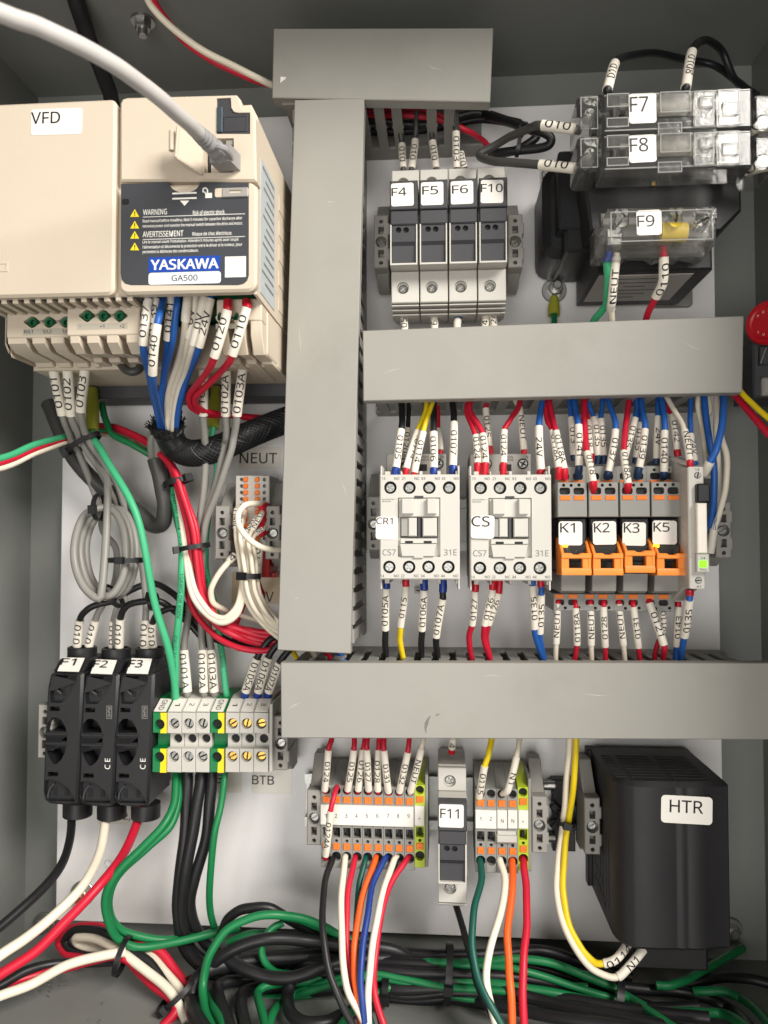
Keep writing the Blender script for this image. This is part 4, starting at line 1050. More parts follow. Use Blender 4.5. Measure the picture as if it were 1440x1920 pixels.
def timer_relay():
    H = 92.0
    x0, x1 = ZB.R(952, 500, 1050, 1250, H)[:2]; zz = lambda y, h: ZB(1000, y, h)[1]
    T = Thing('timer_relay', 'slim light grey timer relay with a lit green lamp', 'relay', (x0, zz(900, 50), 0))
    prof = [(zz(450, 56), 8), (zz(450, 56), 56), (zz(506, H), H - 8), (zz(508, H), H), (zz(1256, H), H), (zz(1258, H), H - 10), (zz(1330, 60), 60), (zz(1330, 60), 8)]
    T.part('body', MB().prism(prof, x0, x1, 'x', b=.6, b0=.6), M_LGREY)
    T.part('knob', MB().box(*ZB.R(1006, 610, 1086, 726, H + 4), H - 2, H + 4, b=.8, r=1), M_BLACK)
    T.part('front_bar', MB().box(*ZB.R(1005, 731, 1068, 1040, H + 5), H - 1, H + 5, b=.6), mat('white_front_plastic', (232, 226, 214), .4))
    lb = T.part('lamp_housing', MB().box(*ZB.R(1004, 1043, 1081, 1156, H + 4), H - 1, H + 4, b=.5), M_LGREY)
    T.part('lamp', MB().box(*ZB.R(1018, 1082, 1066, 1126, H + 4), H + 3.5, H + 4.6, b=.4, r=1), M_LEDG, lb)
    T.text('24', ZB.R(1026, 1061, 1056, 1078, H + 4), H + 4, M_INK, lb); T.text('Vcc', ZB.R(1022, 1130, 1063, 1146, H + 4), H + 4, M_INK, lb)
    T.text('14', ZB.R(992, 517, 1019, 533, H), H); T.text('A1', ZB.R(1001, 1236, 1028, 1250, H), H)
    for x, y in ((1008, 560), (1013, 1205)):
        c = ZB(x, y, H); screw(T, c[0], c[1], ZB.mm(20, H), H + .6, kind='slot', m=M_STEEL, t=2)
    a = ZB.R(872, 440, 950, 1340, 50); T.part('socket', MB().box(a[0], x0 - .2, a[2], a[3], 8, 46, b=.6), M_CLAMP)
    return T
timer_relay()

# ------------------------------------------------------------------ push-in terminal strips
def push_terminal(label, x, Z=ZC, body=None, button=None, w=82.8, name='terminal_block', h=46.0):
    """built at zoom position x (centre); z layout measured on the 1-9 strip"""
    zz = lambda y, hh=h: Z(x, y, hh)[1]
    cx = Z(x, 700, h)[0]; hw = Z.mm(w, h) / 2 - .06
    k = Z.mm(1, h)
    T = Thing(name, label, 'terminal block', (cx, zz(700), 0), 'push-in terminal blocks')
    rc = lambda y0, y1, half: rrect(cx - half * k, cx + half * k, zz(y1), zz(y0), 0)
    hol = [(circ(cx, zz(472), 34 * k, 16), 10), (rc(519, 571, 29), .8), (rrect(cx - 30 * k, cx + 30 * k, zz(845), zz(766)), 7), (circ(cx, zz(872), 13 * k, 10), 4), (rc(890, 942, 28), .8), (circ(cx, zz(995), 38 * k, 16), 10)]
    T.part('body', MB().box(cx - hw, cx + hw, zz(1088), zz(432), 22, h, b=.25, holes=hol), body or M_TERM)
    T.part('shoulder', MB().prism([(zz(432), 8), (zz(432), 44), (zz(430), 44), (zz(365, 36), 36), (zz(270, 22), 22), (zz(270, 22), 8)], cx - hw, cx + hw, 'x', b=.2), body or M_TERM)
    T.part('foot', MB().box(cx - hw, cx + hw, zz(1060), zz(432), 8, 22, b=0), body or M_TERM)
    T.part('release_button', MB().box(cx - 27 * k, cx + 27 * k, zz(570), zz(520), h - .8, h + .7, b=.3, holes=[(rrect(cx - 10 * k, cx + 12 * k, zz(556), zz(534)), .5)]), M_ORANGE)
    T.part('release_button', MB().box(cx - 26 * k, cx + 26 * k, zz(941), zz(891), h - .8, h + .7, b=.3, holes=[(rrect(cx - 10 * k, cx + 12 * k, zz(926), zz(906)), .5)]), M_ORANGE)
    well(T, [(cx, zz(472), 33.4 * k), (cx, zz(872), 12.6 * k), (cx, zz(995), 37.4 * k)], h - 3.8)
    T.part('bridge_well', MB().box(cx - 12 * k, cx + 12 * k, zz(840), zz(775), h - 7, h - 2.5, b=.3), M_VOID)
    return T
PT0 = push_terminal('grey terminal block under number 1, with sleeve 0124 in its top', 218)
STEP = ZC.mm(82.6, 46)
def pt_at(n, label, mat_=None):
    return copy_tree(PT0.ob, None, (STEP * n, 0, 0), label)
for n, lab in enumerate(('grey terminal block under number 2, with a bare red loop in its top', 'grey terminal block under number 3, with a white wire below', 'grey terminal block under number 4, second from number 2, red wire below',
        'grey terminal block under number 5, with a dark green wire below', 'grey terminal block under number 6, with an orange wire below', 'grey terminal block under number 7, with a blue wire below',
        'grey terminal block under number 8, with sleeve 0132 above', 'grey terminal block under number 9, beside the yellow-green one')):
    pt_at(n + 1, lab)
PTG = push_terminal('yellow-green earth terminal block at the right end of the 1 to 9 strip', 962, body=M_LIME)
x0 = ZC(1004, 700, 46)[0]
mesh_thing('end_plate', 'thin grey end plate closing the 1 to 9 strip', 'end plate', MB().box(x0, x0 + 1.9, ZC(1010, 1086, 46)[1], ZC(1010, 330, 40)[1], 8, 45.4, b=.3), M_TERM, group='terminal end plates')
def marker_strip(label, Z, rect, items, h=46.0, steps=0):
    T = Thing('marker_strip', label, 'marker strip', Z(rect[0], rect[1], h), 'white terminal marker strips')
    r = Z.R(*rect, h); p = T.part('strip', MB().box(*r, h - .2, h + 1.5, b=.25), M_STICK)
    for body, tr in items: T.text(body, Z.R(*tr, h + 1.5), h + 1.5, M_INK, p)
    return T
xs = [213, 296, 377, 458, 540, 624, 707, 789, 871]
marker_strip('white marker strip numbered 1 to 9 across the grey terminals', ZC, (176, 592, 913, 750), [(str(i + 1), (x - 8, 660, x + 10, 692)) for i, x in enumerate(xs)])
def earth_items(x, y): return []
def earth_sign(T, Z, x, y, h):
    k = Z.mm(1, h); c = Z(x, y, h)
    mb = MB().box(c[0] - .8 * k, c[0] + .8 * k, c[1], c[1] + 12 * k, h, h + .08, b=0)
    for i, w in enumerate((9, 6, 3)): mb.box(c[0] - w * k, c[0] + w * k, c[1] - (i * 4 + 1) * k, c[1] - (i * 4 - 1) * k, h, h + .08, b=0)
    T.part('earth_mark', mb, M_INK, T.ob.children[0])
e = marker_strip('small white marker with earth sign on the yellow-green block beside number 9', ZC, (921, 594, 997, 750), []); earth_sign(e, ZC, 958, 696, 47.5)
# second strip: 1 2 N N earth
def pt2(x, label, body=None):
    a = ZD(x, 700, 46)[0]
    if body is None: return copy_tree(PT0.ob, None, (a - PT0.o[0], ZD(600, 725, 46)[1] - ZC(600, 700, 46)[1], 0), label)
    return copy_tree(PTG.ob, None, (a - PTG.o[0], ZD(600, 725, 46)[1] - ZC(600, 700, 46)[1], 0), label)
for x, lab in ((428, 'grey terminal block under number 1 right of fuse holder F11'), (512, 'grey terminal block under number 2 right of F11, no wires'), (597, 'grey terminal block under the left N marker'), (682, 'grey terminal block under the right N marker, orange wire below')): pt2(x, lab)
pt2(766, 'yellow-green earth terminal block beside the N markers', True)
x0 = ZD(808, 700, 46)[0]
mesh_thing('end_plate', 'thin grey end plate closing the short N strip', 'end plate', MB().box(x0, x0 + 1.9, ZD(820, 1122, 46)[1], ZD(820, 360, 40)[1], 8, 45.4, b=.3), M_TERM, group='terminal end plates')
marker_strip('white marker piece numbered 1 2 right of fuse holder F11', ZD, (387, 627, 553, 772), [('1', (421, 684, 434, 714)), ('2', (500, 684, 518, 714))])
marker_strip('white marker piece with N, the left one', ZD, (559, 627, 637, 772), [('N', (589, 702, 611, 732))])
marker_strip('white marker piece with N, the right one', ZD, (643, 627, 719, 772), [('N', (673, 702, 695, 732))])
e = marker_strip('small white marker with earth sign beside the N markers', ZD, (727, 627, 805, 772), []); earth_sign(e, ZD, 765, 722, 47.5)
mesh_thing('jumper_bridge', 'light grey jumper bridge across the two N terminals', 'jumper', MB().box(*ZD.R(556, 835, 716, 888, 48), 41, 49, b=.6).box(*ZD.R(562, 805, 712, 838, 48), 41, 47, b=.4), M_LGREY)

# ------------------------------------------------------------------ screw terminals GND 1 2 3 GND 1 2 3
def screw_terminal(label, xa, xb, tagtxt, gnd=False, tw=None, boots=False):
    h = 50.0; x0, x1 = ZJ.R(xa, 430, xb, 650, h)[:2]; cx = (x0 + x1) / 2; zz = lambda y, hh=h: ZJ((xa + xb) / 2, y, hh)[1]
    T = Thing('screw_terminal_block', label, 'terminal block', (cx, zz(540), 0), 'screw terminal blocks')
    x0 += .06; x1 -= .06
    rr = min(ZJ.mm(26, h), (x1 - x0) * .42)
    def block(y0, y1, yc, m, xa_, xb_, hole=True, hh=h, nm='clamp_housing'):
        hol = [(circ(cx, zz(yc), rr, 16), 7)] if hole else []
        return T.part(nm, MB().box(xa_, xb_, zz(y1), zz(y0), 30, hh, b=.3, holes=hol), m)
    if gnd:
        xm = x0 + (x1 - x0) * .56
        for y0, y1, yc in ((402, 500, 458), (575, 690, 616)):
            T.part('clamp_housing', MB().box(x0, x1, zz(y1), zz(y0), 30, h, b=.3, holes=[(circ(cx, zz(yc), rr * .95, 16), 8)]), M_GREENP)
            # yellow half: a sleeve over the right side
            hp = [(xm, zz(y1) + .05), (x1 + .03, zz(y1) + .05), (x1 + .03, zz(y0) - .05), (xm, zz(y0) - .05)]
            mid = zz(yc); arc = [(cx + rr * cos(t), mid + rr * sin(t)) for t in [pi * .42 - i * pi * .84 / 10 for i in range(11)]]
            arc = [(max(a, xm + .01), b) for a, b in arc]
            T.part('yellow_half', MB().prism([(xm, zz(y1)), (x1 + .05, zz(y1)), (x1 + .05, zz(y0)), (xm, zz(y0))] + arc, h - 1, h + .25, b=0), M_YELP)
        T.part('waist', MB().box(x0, x1, zz(578), zz(498), 30, h - 9, b=.2), M_GREENP)
        well(T, [(cx, zz(458), rr * .94), (cx, zz(616), rr * .94)], h - 3)
        T.part('core', MB().box(x0, x1, zz(690), zz(402), 8, 30, b=.2), M_GREENP)
    else:
        up = block(402, 502, 455, M_LGREY, x0, x1); lo = block(576, 690, 614, M_LGREY, x0, x1)
        a = zz(520)
        T.part('waist', MB().box(x0, x1, zz(580), zz(498), 30, h - 5.5, b=.2, holes=[(circ(cx + .6, zz(527, h - 5), rr * .85, 16), 8)]), M_LGREY)
        T.part('core', MB().box(x0, x1, zz(690), zz(402), 8, 30, b=.2), M_LGREY)
        well(T, [(cx + .6, zz(527, h - 5), rr * .84)], h - 8); well(T, [(cx, zz(455), rr * .99), (cx, zz(614), rr * .99)], h - 5.5)
        screw(T, cx, zz(455), rr * .86, h - 2.6, kind='slot', m=M_BRASS if tw else M_DSTEEL, t=2); screw(T, cx, zz(614), rr * .86, h - 2.6, kind='slot', m=M_BRASS if tw else M_DSTEEL, t=3)
    # marker on the sloping shoulder
    zt, zb = zz(336, 38), zz(400, h)
    T.part('shoulder', MB().prism([(zb, 8), (zb, h - .4), (zt, 38), (zz(316, 32), 32), (zz(316, 32), 8)], x0, x1, 'x', b=.2), M_GREENP if gnd else M_LGREY)
    q = [(x0 + .6, zb + .3, h - .2), (x1 - .6, zb + .3, h - .2), (x1 - .6, zt, 38.3), (x0 + .6, zt, 38.3)]
    mk = T.part('marker_tag', MB().slab(q, .5), M_STICK)
    # lettering lies on the sloped tag, reading downwards
    vs, fs = glyphs(tagtxt); ax, bx = min(v[0] for v in vs), max(v[0] for v in vs); az, bz = min(v[1] for v in vs), max(v[1] for v in vs)
    A, B, C, D = [Vector(v) for v in q]; nn = (B - A).cross(D - A).normalized() * .58; V = []
    wide = len(tagtxt) > 1
    for x, y in vs:
        s = (x - ax) / (bx - ax); t = (y - az) / (bz - az)
        u, v = (.28 + .45 * t, .9 - .8 * s) if wide else (.32 + .4 * t, .62 - .22 * s)
        p = A.lerp(B, u).lerp(D.lerp(C, u), v); V.append(p + nn)
    T.part('lettering', MB().raw(V, fs), M_INK, mk, smooth=0)
    return T
screw_terminal('green and yellow GND terminal next to fuse holder F3', 735, 803, 'GND', True)
screw_terminal('light grey screw terminal 1 right of the left GND', 805, 874, '1')
screw_terminal('middle light grey screw terminal of the left trio', 875, 942, '2')
screw_terminal('light grey screw terminal just left of the middle GND', 943, 1010, '3')
screw_terminal('green and yellow GND terminal in the middle of the row', 1012, 1080, 'GND', True)
screw_terminal('light grey screw terminal 1 right of the middle GND', 1086, 1154, '1', tw=True)
screw_terminal('light grey screw terminal 2 of the right trio, brass screws', 1155, 1222, '2', tw=True)
screw_terminal('light grey screw terminal 3 at the right end of the row', 1223, 1294, '3', tw=True)
x0 = ZJ(1296, 560, 52)[0]
mesh_thing('end_plate', 'light grey end plate closing the screw terminal row', 'end plate', MB().box(x0, x0 + 2, ZJ(1296, 690, 52)[1], ZJ(1296, 345, 42)[1], 8, 51, b=.3), M_LGREY, group='terminal end plates')

# ------------------------------------------------------------------ black fuse holders F1 F2 F3
def black_holder():
    H = 50.0
    pl = lambda pts, h=H: ZQ.poly(pts, h)
    T = Thing('black_fuse_holder', 'x', 'fuse holder', ZQ(960, 1000, 0), 'black finger-safe fuse holders')
    out = [(838, 440), (812, 560), (792, 900), (778, 1300), (768, 1560), (785, 1640), (830, 1672), (1000, 1692), (1085, 1680), (1104, 1640), (1128, 1200), (1158, 440), (1135, 418), (880, 412)]
    hol = [([(850, 446), (905, 440), (1104, 438), (1092, 510), (1045, 605), (990, 675), (945, 708), (846, 704), (836, 600)], 4.5),
           ([(838, 742), (934, 742), (932, 786), (836, 786)], 6), 
           ([(802, 982), (822, 890), (862, 848), (905, 846), (950, 870), (985, 930), (1000, 982)], 15),
           ([(800, 1026), (1004, 1026), (1004, 1076), (798, 1076)], 10),
           ([(800, 1120), (998, 1120), (985, 1180), (950, 1250), (900, 1294), (868, 1286), (835, 1230), (810, 1170)], 15),
           ([(822, 1366), (920, 1366), (918, 1408), (820, 1408)], 6),
           ([(796, 1450), (850, 1434), (930, 1454), (1010, 1512), (1062, 1582), (1086, 1652), (824, 1644), (786, 1590)], 3.5)]
    T.part('body', MB().prism(pl(out), 22, H, b=1.6, holes=[(pl(p), d) for p, d in hol]), M_BLACK)
    b = ccw(pl([(838, 440), (768, 1600), (800, 1680), (1100, 1680), (1158, 440)], 50)); cxb = sum(p[0] for p in b) / 5; 
    T.part('base', MB().prism([(cxb + (x - cxb) * .86, z) for x, z in b], 7, 22, b=0), M_BLACK)
    zz = lambda y, h: ZQ(980, y, h)[1]
    xa, xb = pl([(850, 400)])[0][0], pl([(1145, 400)])[0][0]
    # sloping shoulder with the label
    T.part('shoulder', MB().prism([(zz(470, 40), 14), (zz(430, H), H - 2.5), (zz(410, H), H - 1.5), (zz(285, 40), 40), (zz(268, 32), 32), (zz(268, 32), 14)], xa, xb, 'x', b=1.5, b0=1.5), M_BLACK)
    for y0, y1 in ((988, 1020), (1080, 1112)):
        a = ZQ.R(796, y0, 1012, y1, H); T.part('cross_bar', MB().box(a[0], a[1], a[2], a[3], H - 5, H + .6, b=.5), M_BLACK)
    a = ZQ.R(878, 976, 948, 990, H - 4); T.part('contact_clip', MB().box(*a, H - 9, H - 4, b=.2), M_STEEL)
    for x0, y0, x1, y1, hh in ((905, 455, 932, 530, H - 4.2), (1016, 462, 1046, 540, H - 4.2), (955, 585, 985, 640, H - 4.2), (868, 1512, 906, 1592, H - 3.2), (984, 1522, 1022, 1594, H - 3.2)):
        T.part('dark_slot', MB().box(*ZQ.R(x0, y0, x1, y1, hh), hh - .6, hh + .05, b=0), M_VOID)
    c = ZQ(968, 545, H - 4); T.part('rivet', MB().cyl(c[0], c[1], 1.3, H - 4.6, H - 3.4, 12, b=.4), M_DGREY)
    cu = [ZQ(x, y, H - 2.5) for x, y in ((858, 460), (872, 520), (900, 580), (945, 620))]; T.part('curved_rib', MB().tube([q for _, q in spline(cu, 5)], .8, 8), M_DGREY)
    cu = [ZQ(x, y, H - 2.0) for x, y in ((818, 1610), (826, 1560), (850, 1510), (880, 1480))]; T.part('curved_rib', MB().tube([q for _, q in spline(cu, 5)], .7, 8), M_DGREY)
    # collars for the wires
    c = ZQ(1118, 220, 27); rx = ZQ.mm(138, 27)
    T.part('collar', MB().prism(circ(c[0], 27, rx, 28, 9), zz(330, 27), zz(168, 27), 'z', b=.5, holes=[(circ(c[0], 27, rx - 1.5, 28, 7.5), 9)]), M_BLACK)
    c = ZQ(1078, 1740, 27)
    T.part('collar', MB().prism(circ(c[0], 27, rx, 28, 9), zz(1640, 27), zz(1782, 27), 'z', b=.5, holes=[(circ(c[0], 27, rx - 1.5, 28, 7.5), 8)]), M_BLACK)
    return T
BH = black_holder()
BH.ob['label'] = 'black fuse holder with label F3, next to the GND terminal'
bh_children = list(BH.ob.children)
def bh_label(T, body, q, tr):
    A, B, C, D = [Vector(v) for v in q]
    st = T.part('sticker', MB().slab(q, .4), M_STICK)
    vs, fs = glyphs(body); ax, bx = min(v[0] for v in vs), max(v[0] for v in vs); az, bz = min(v[1] for v in vs), max(v[1] for v in vs)
    nn = (B - A).cross(D - A).normalized() * 1.0; V = []
    for x, y in vs:
        u = tr[0] + (tr[1] - tr[0]) * (x - ax) / (bx - ax); v = tr[2] + (tr[3] - tr[2]) * (y - az) / (bz - az)
        V.append(A.lerp(B, u).lerp(D.lerp(C, u), v) + nn)
    T.part('lettering', MB().raw(V, fs), M_INK, st, smooth=0)
def bh_print(T, dx):
    h = 50.05
    a = ZQ.R(1042 + dx, 725, 1092 + dx, 846, h)
    fr = T.part('print_frame', MB().box(*a, h, h + .06, b=0), M_CLAMP); 
    T.part('print_field', MB().box(a[0] + .25, a[1] - .25, a[2] + .25, a[3] - .25, h + .03, h + .09, b=0), M_BLACK, fr)
    T.text('RoHS', ZQ.R(1054 + dx, 740, 1080 + dx, 832, h), h + .06, M_CLAMP, fr, 270)
    T.text('C E', ZQ.R(1024 + dx, 1222, 1076 + dx, 1324, h), h, M_WINK, fr, 90)
A_ = lambda x, y, h: ZQ(x, y, h)
bh_label(BH, 'F3', [A_(896, 420, 51), A_(1098, 425, 51), A_(1138, 282, 41.5), A_(945, 276, 41.5)], (.0, .64, .36, .86))
bh_print(BH, 0)
for nm, ox, oy, lab in (('F2', -335, 0, 'black fuse holder with label F2, in the middle of the three'), ('F1', -672, -13, 'black fuse holder with label F1, nearest the left cabinet wall')):
    a, b = ZQ(960, 1000, 50), ZQ(960 + ox, 1000 + oy, 50); d = (b[0] - a[0], b[1] - a[1], 0)
    c = BH.ob.copy(); COL.objects.link(c); c.location = Vector(BH.ob.location) + Vector(W(d)); c['label'] = lab
    for ch in bh_children: copy_tree(ch, c)
    T = wrap(c, (BH.o[0] + d[0], BH.o[1] + d[1], 0))
    if nm == 'F2':
        bh_label(T, nm, [A_(556, 420, 51), A_(758, 428, 51), A_(805, 296, 41.5), A_(606, 288, 41.5)], (.0, .66, .40, .90)); bh_print(T, -335)
    else: bh_label(T, nm, [A_(242, 398, 51), A_(444, 404, 51), A_(500, 275, 41.5), A_(300, 270, 41.5)], (.0, .7, .40, .90))

# ------------------------------------------------------------------ small white neutral block
def neutral_block():
    h = 40.0
    T = Thing('neutral_block', 'small white terminal block with orange levers under the NEUT sticker', 'terminal block', ZS(540, 560, 0))
    a = ZS.R(390, 248, 695, 875, h)
    rows = [283 + 59 * i for i in range(10)]
    hol = []
    for y in rows:
        hol += [(circ(*ZS(446, y, h)[:2], ZS.mm(18, h), 12), 5), (circ(*ZS(653, y, h)[:2], ZS.mm(18, h), 12), 5)]
    T.part('body', MB().box(*a, 10, h, b=.5, holes=hol), M_LGREY)
    T.part('foot', MB().box(a[0] + 2, a[1] - 2, a[2] + 4, a[3] - 4, 1, 10, b=0), M_LGREY)
    for y in rows:
        for x in (486, 589): T.part('release_lever', MB().box(*ZS.R(x - 20, y - 20, x + 20, y + 22, h), h - 1, h + 1.4, b=.4, r=.7), M_ORANGE)
    return T
neutral_block()
mesh_thing('red_terminal_block', 'red block half hidden under the white wires left of the tall duct', 'terminal block', MB().box(*ZS.R(625, 900, 700, 1165, 30), 8, 30, b=.6).box(*ZS.R(600, 1120, 752, 1165, 24), 8, 24, b=.5), M_REDP)
# plate stickers
def plate_sticker(label, Z, rect, body, tr, m=None):
    T = Thing('plate_sticker', label, 'sticker', Z(rect[0], rect[1], 0), 'stickers on the mounting plate')
    sticker(T, Z.R(*rect, .2), .35, body, Z.R(*tr, .2), r=.6, m=m or M_CLEARST, t=.1)
M_BUFF = mat('buff_plate_sticker', (206, 186, 152), .3, vary=.04, bump=.05)
plate_sticker('plate sticker reading NEUT above the small white block', ZS, (424, -10, 800, 190), 'NEUT', (430, 44, 766, 140))
plate_sticker('plate sticker reading 0V below the small white block', ZS, (360, 1118, 800, 1400), '0V', (600, 1290, 738, 1386), M_BUFF)
plate_sticker('plate sticker reading BTB under the right screw terminals', ZJ, (1214, 660, 1408, 792), 'BTB', (1216, 704, 1322, 748))
plate_sticker('plate sticker reading MTB behind the black cables', ZJ, (900, 650, 1166, 785), 'MTB', (940, 698, 1075, 740))
plate_sticker('plate sticker reading L1,L2,L3 under the black fuse holders', ZJ, (470, 850, 690, 940), 'L1,L2,L3', (510, 885, 680, 922))

# ------------------------------------------------------------------ heater
def heater():
    H = 84.0
    x0, x1, z0, z1 = ZE.R(470, 338, 1224, 1425, H)
    T = Thing('enclosure_heater', 'tall black heater with label HTR at the lower right', 'heater', ((x0 + x1) / 2, (z0 + z1) / 2, 0))
    k = (x1 - x0) / 743.
    X = lambda v: x0 + (v - 470) * k
    sec = [(x0, 8), (x0, 70), (x0 + .8, 74.5), (x0 + 2.6, 78.5), (x0 + 5.5, 81.3), (x0 + 9, 82.8), (X(590), 83.6), (X(700), 84), (X(835), 83.7), (X(845), 83.2), (X(862), 83.15), (X(872), 83.6), (X(905), 83.5), (X(914), 83.05), (X(933), 83.0), (X(944), 83.3), (X(1030), 82.6), (X(1050), 81.2), (x1 - 1.5, 79), (x1, 76), (x1, 8)]
    T.part('shell', MB().prism(sec, z0, z1, 'z', b=2.6, b0=2.0), M_HTR)
    for c0, c1 in ((486, 560), (590, 830), (860, 1100)):
        for i in range(9):
            hh = 30 + i * 5.4
            T.part('vent_slat', MB().box(X(c0) + .5, X(c1), z1 - .2, z1 + .35, hh, hh + 2.0, b=.15), M_HTR)
    # left side fins and lower openings
    for i in range(6):
        T.part('side_rib', MB().box(x0 - .3, x0 + .1, z0 + 12, z1 - 40, 20 + i * 8, 22.5 + i * 8, b=.2), M_HTR)
    for i in range(3):
        zz = z0 + 8 + i * 9
        T.part('side_opening', MB().box(x0 - .35, x0 + .1, zz, zz + 5.5, 20, 52 - i * 6, b=0), M_VOID)
    T.part('back_flange', MB().box(x0 - 2.5, x1, z0 + 2, z1 - 2, 1, 10, b=.8), M_HTR)
    q = ZE.R(580, 1425, 1060, 1545, 58); T.part('connector_box', MB().box(q[0], q[1], q[2], z0 + .5, 12, 58, b=1.6), M_HTR)
    sticker(T, ZE.R(752, 420, 1082, 598, H), H + .1, 'HTR', ZE.R(806, 447, 1022, 528, H), r=2.2)
    return T
heater()
def tie_mount():
    h = 14.0
    T = Thing('cable_tie_mount', 'black cable tie mount behind the yellow and white wires', 'tie mount', ZD(1085, 680, 0))
    a = ZD.R(1000, 390, 1180, 960, 9); T.part('base', MB().box(*a, .3, 9, b=.6), M_BLACK)
    c = ZD(1095, 690, h); r = ZD.mm(105, h)
    for ang in (pi / 4, -pi / 4):
        T.part('arm', MB().prism(slot(c[0], c[1], r * 1.25, 2.4, ang), 9, h, b=.6), M_BLACK)
    T.part('hub', MB().box(c[0] - 5, c[0] + 5, c[1] - 5, c[1] + 5, 9, 17, b=.8), M_BLACK)
    for y in (435, 848):
        q = ZD(968, y, 12); T.part('screw', MB().tube([(q[0] - 3, q[1], 12), (q[0] + 4, q[1], 12)], 3.0, 12), M_STEEL)
    return T
tie_mount()
# bolts
def bolt(label, c, r, nut=M_COPPER):
    T = Thing('bolt', label, 'bolt', (c[0], c[1], c[2]), 'cabinet bolts')
    T.part('washer', MB().cyl(c[0], c[1], r, c[2] + .1, c[2] + 1.8, 24, b=.4), M_STEEL)
    T.part('nut', MB().prism(circ(c[0], c[1], r * .68, 6), c[2] + 1.8, c[2] + 6.5, b=.7), M_STEEL)
    T.part('stud', MB().cyl(c[0], c[1], r * .40, c[2] + 6.5, c[2] + 9.5, 16, b=.5), nut)
bolt('coppery bolt with washer at the lower left corner of the plate', ZK(312, 348, 0), 8.6)
bolt('dull bolt on the cabinet back below the plate corner', ZK(168, 462, -14), 8.0, M_DSTEEL)
c = ZG(690, 60, 64)
T = Thing('bolt', 'bolt hanging from the cabinet top beside the red and white wires', 'bolt', (c[0], bz1, 64), 'cabinet bolts')
T.part('washer', MB().prism(circ(c[0], 64, 7.5, 22), bz1 - 1.8, bz1 - .1, 'z', b=0), M_STEEL)
T.part('nut', MB().prism(circ(c[0], 64, 5.2, 6), bz1 - 6.5, bz1 - 1.8, 'z', b=0, b0=.5), M_STEEL)
T.part('stud', MB().prism(circ(c[0], 64, 3.1, 16), bz1 - 11, bz1 - 6.5, 'z', b=0, b0=.6), M_STEEL)
c = ZY(1258, 300, 10)
bolt('bolt at the lower right cabinet corner beside the heater', (c[0], c[1], -13), 7.5, M_DSTEEL)

# metal shavings lying on the floor in the left corner
rs = random.Random(3); mb = MB(); zf = bz0 + .3
for i in range(150):
    if i < 110:
        c = ZT(rs.uniform(70, 400), rs.uniform(255, 350), 60); x = c[0] + rs.gauss(0, 3); h = 38 + rs.gauss(0, 12)
    else: x = rs.uniform(bx0 + 6, bx0 + 130); h = rs.uniform(20, 180)
    s = rs.uniform(.3, 1.1); a = rs.uniform(0, pi)
    p0 = Vector((x, zf, h)); q = [p0 + Vector((cos(a + t * 1.3) * s * (1 + t), abs(sin(t * 2)) * s, sin(a + t * 1.3) * s * (1 + t))) for t in (0, .5, 1, 1.5)]
    mb.tube(q, .16, 4)
mesh_thing('metal_shavings', 'fine metal shavings scattered on the cabinet floor', 'shavings', mb, M_STEEL, kind='stuff')

# ------------------------------------------------------------------ wires
def fw(Z, color, fcol, text, pts, label, d=-1, dia=3.1, h=None, sleeve=4.3, roll=None, group=None):
    """ferrule (pts 0-1), printed sleeve (pts 1-2), then the wire itself"""
    p = Z.l(pts, h)
    mk = (1, 2, text, d) if roll is None else (1, 2, text, d, roll)
    return wire(color, p, label, dia, marks=[mk] if text is not None else (), fer=[(0, 1, fcol)] if fcol else (), sleeve=sleeve, group=group)
G1 = 'wires above the contactors'; G2 = 'wires below the contactors'; G3 = 'wires above the relays'; G4 = 'wires below the relays'
UP = lambda *q: list(q)
# --- contactor CR1, top
fw(ZA, 'black', 'blue', '0105', [(288, 612, 68), (292, 560, 68), (328, 305, 60), (335, 200, 54), (320, 60, 48)], 'black wire with sleeve 0105, leftmost above contactor CR1', group=G1, dia=4.0, sleeve=4.9)
fw(ZA, 'yellow', 'red', '0114', [(358, 612, 66), (362, 566, 66), (436, 312, 56), (488, 190, 52), (500, 60, 48)], 'yellow wire with half hidden sleeve, left of sleeve 0114', group=G1, roll=.9)
fw(ZA, 'yellow', 'red', '0114', [(412, 612, 66), (416, 592, 67), (474, 320, 62), (510, 200, 58), (565, 60, 50)], 'yellow wire with sleeve 0114 curving into the tilted duct', group=G1)
fw(ZA, 'black', None, '0120', [(352, 560, 46), (352, 500, 46), (372, 295, 42), (378, 180, 40), (380, 60, 38)], 'dark wire with shadowed sleeve behind sleeve 0105', group=G1)
fw(ZA, 'black', 'blue', '0106', [(546, 612, 68), (546, 562, 68), (545, 322, 62), (543, 200, 56), (548, 60, 50)], 'black wire with sleeve 0106, right of the yellow ones', group=G1, dia=4.0, sleeve=4.9)
fw(ZA, 'red', 'red', '', [(590, 490, 46), (588, 440, 46), (575, 300, 42), (570, 150, 40), (568, 60, 38)], 'thin wire mostly hidden behind sleeve 0106', group=G1)
fw(ZA, 'black', 'blue', '0107', [(672, 612, 68), (674, 545, 68), (680, 258, 60), (676, 180, 55), (662, 60, 48)], 'black wire with sleeve 0107, rightmost above contactor CR1', group=G1, dia=4.0, sleeve=4.9)
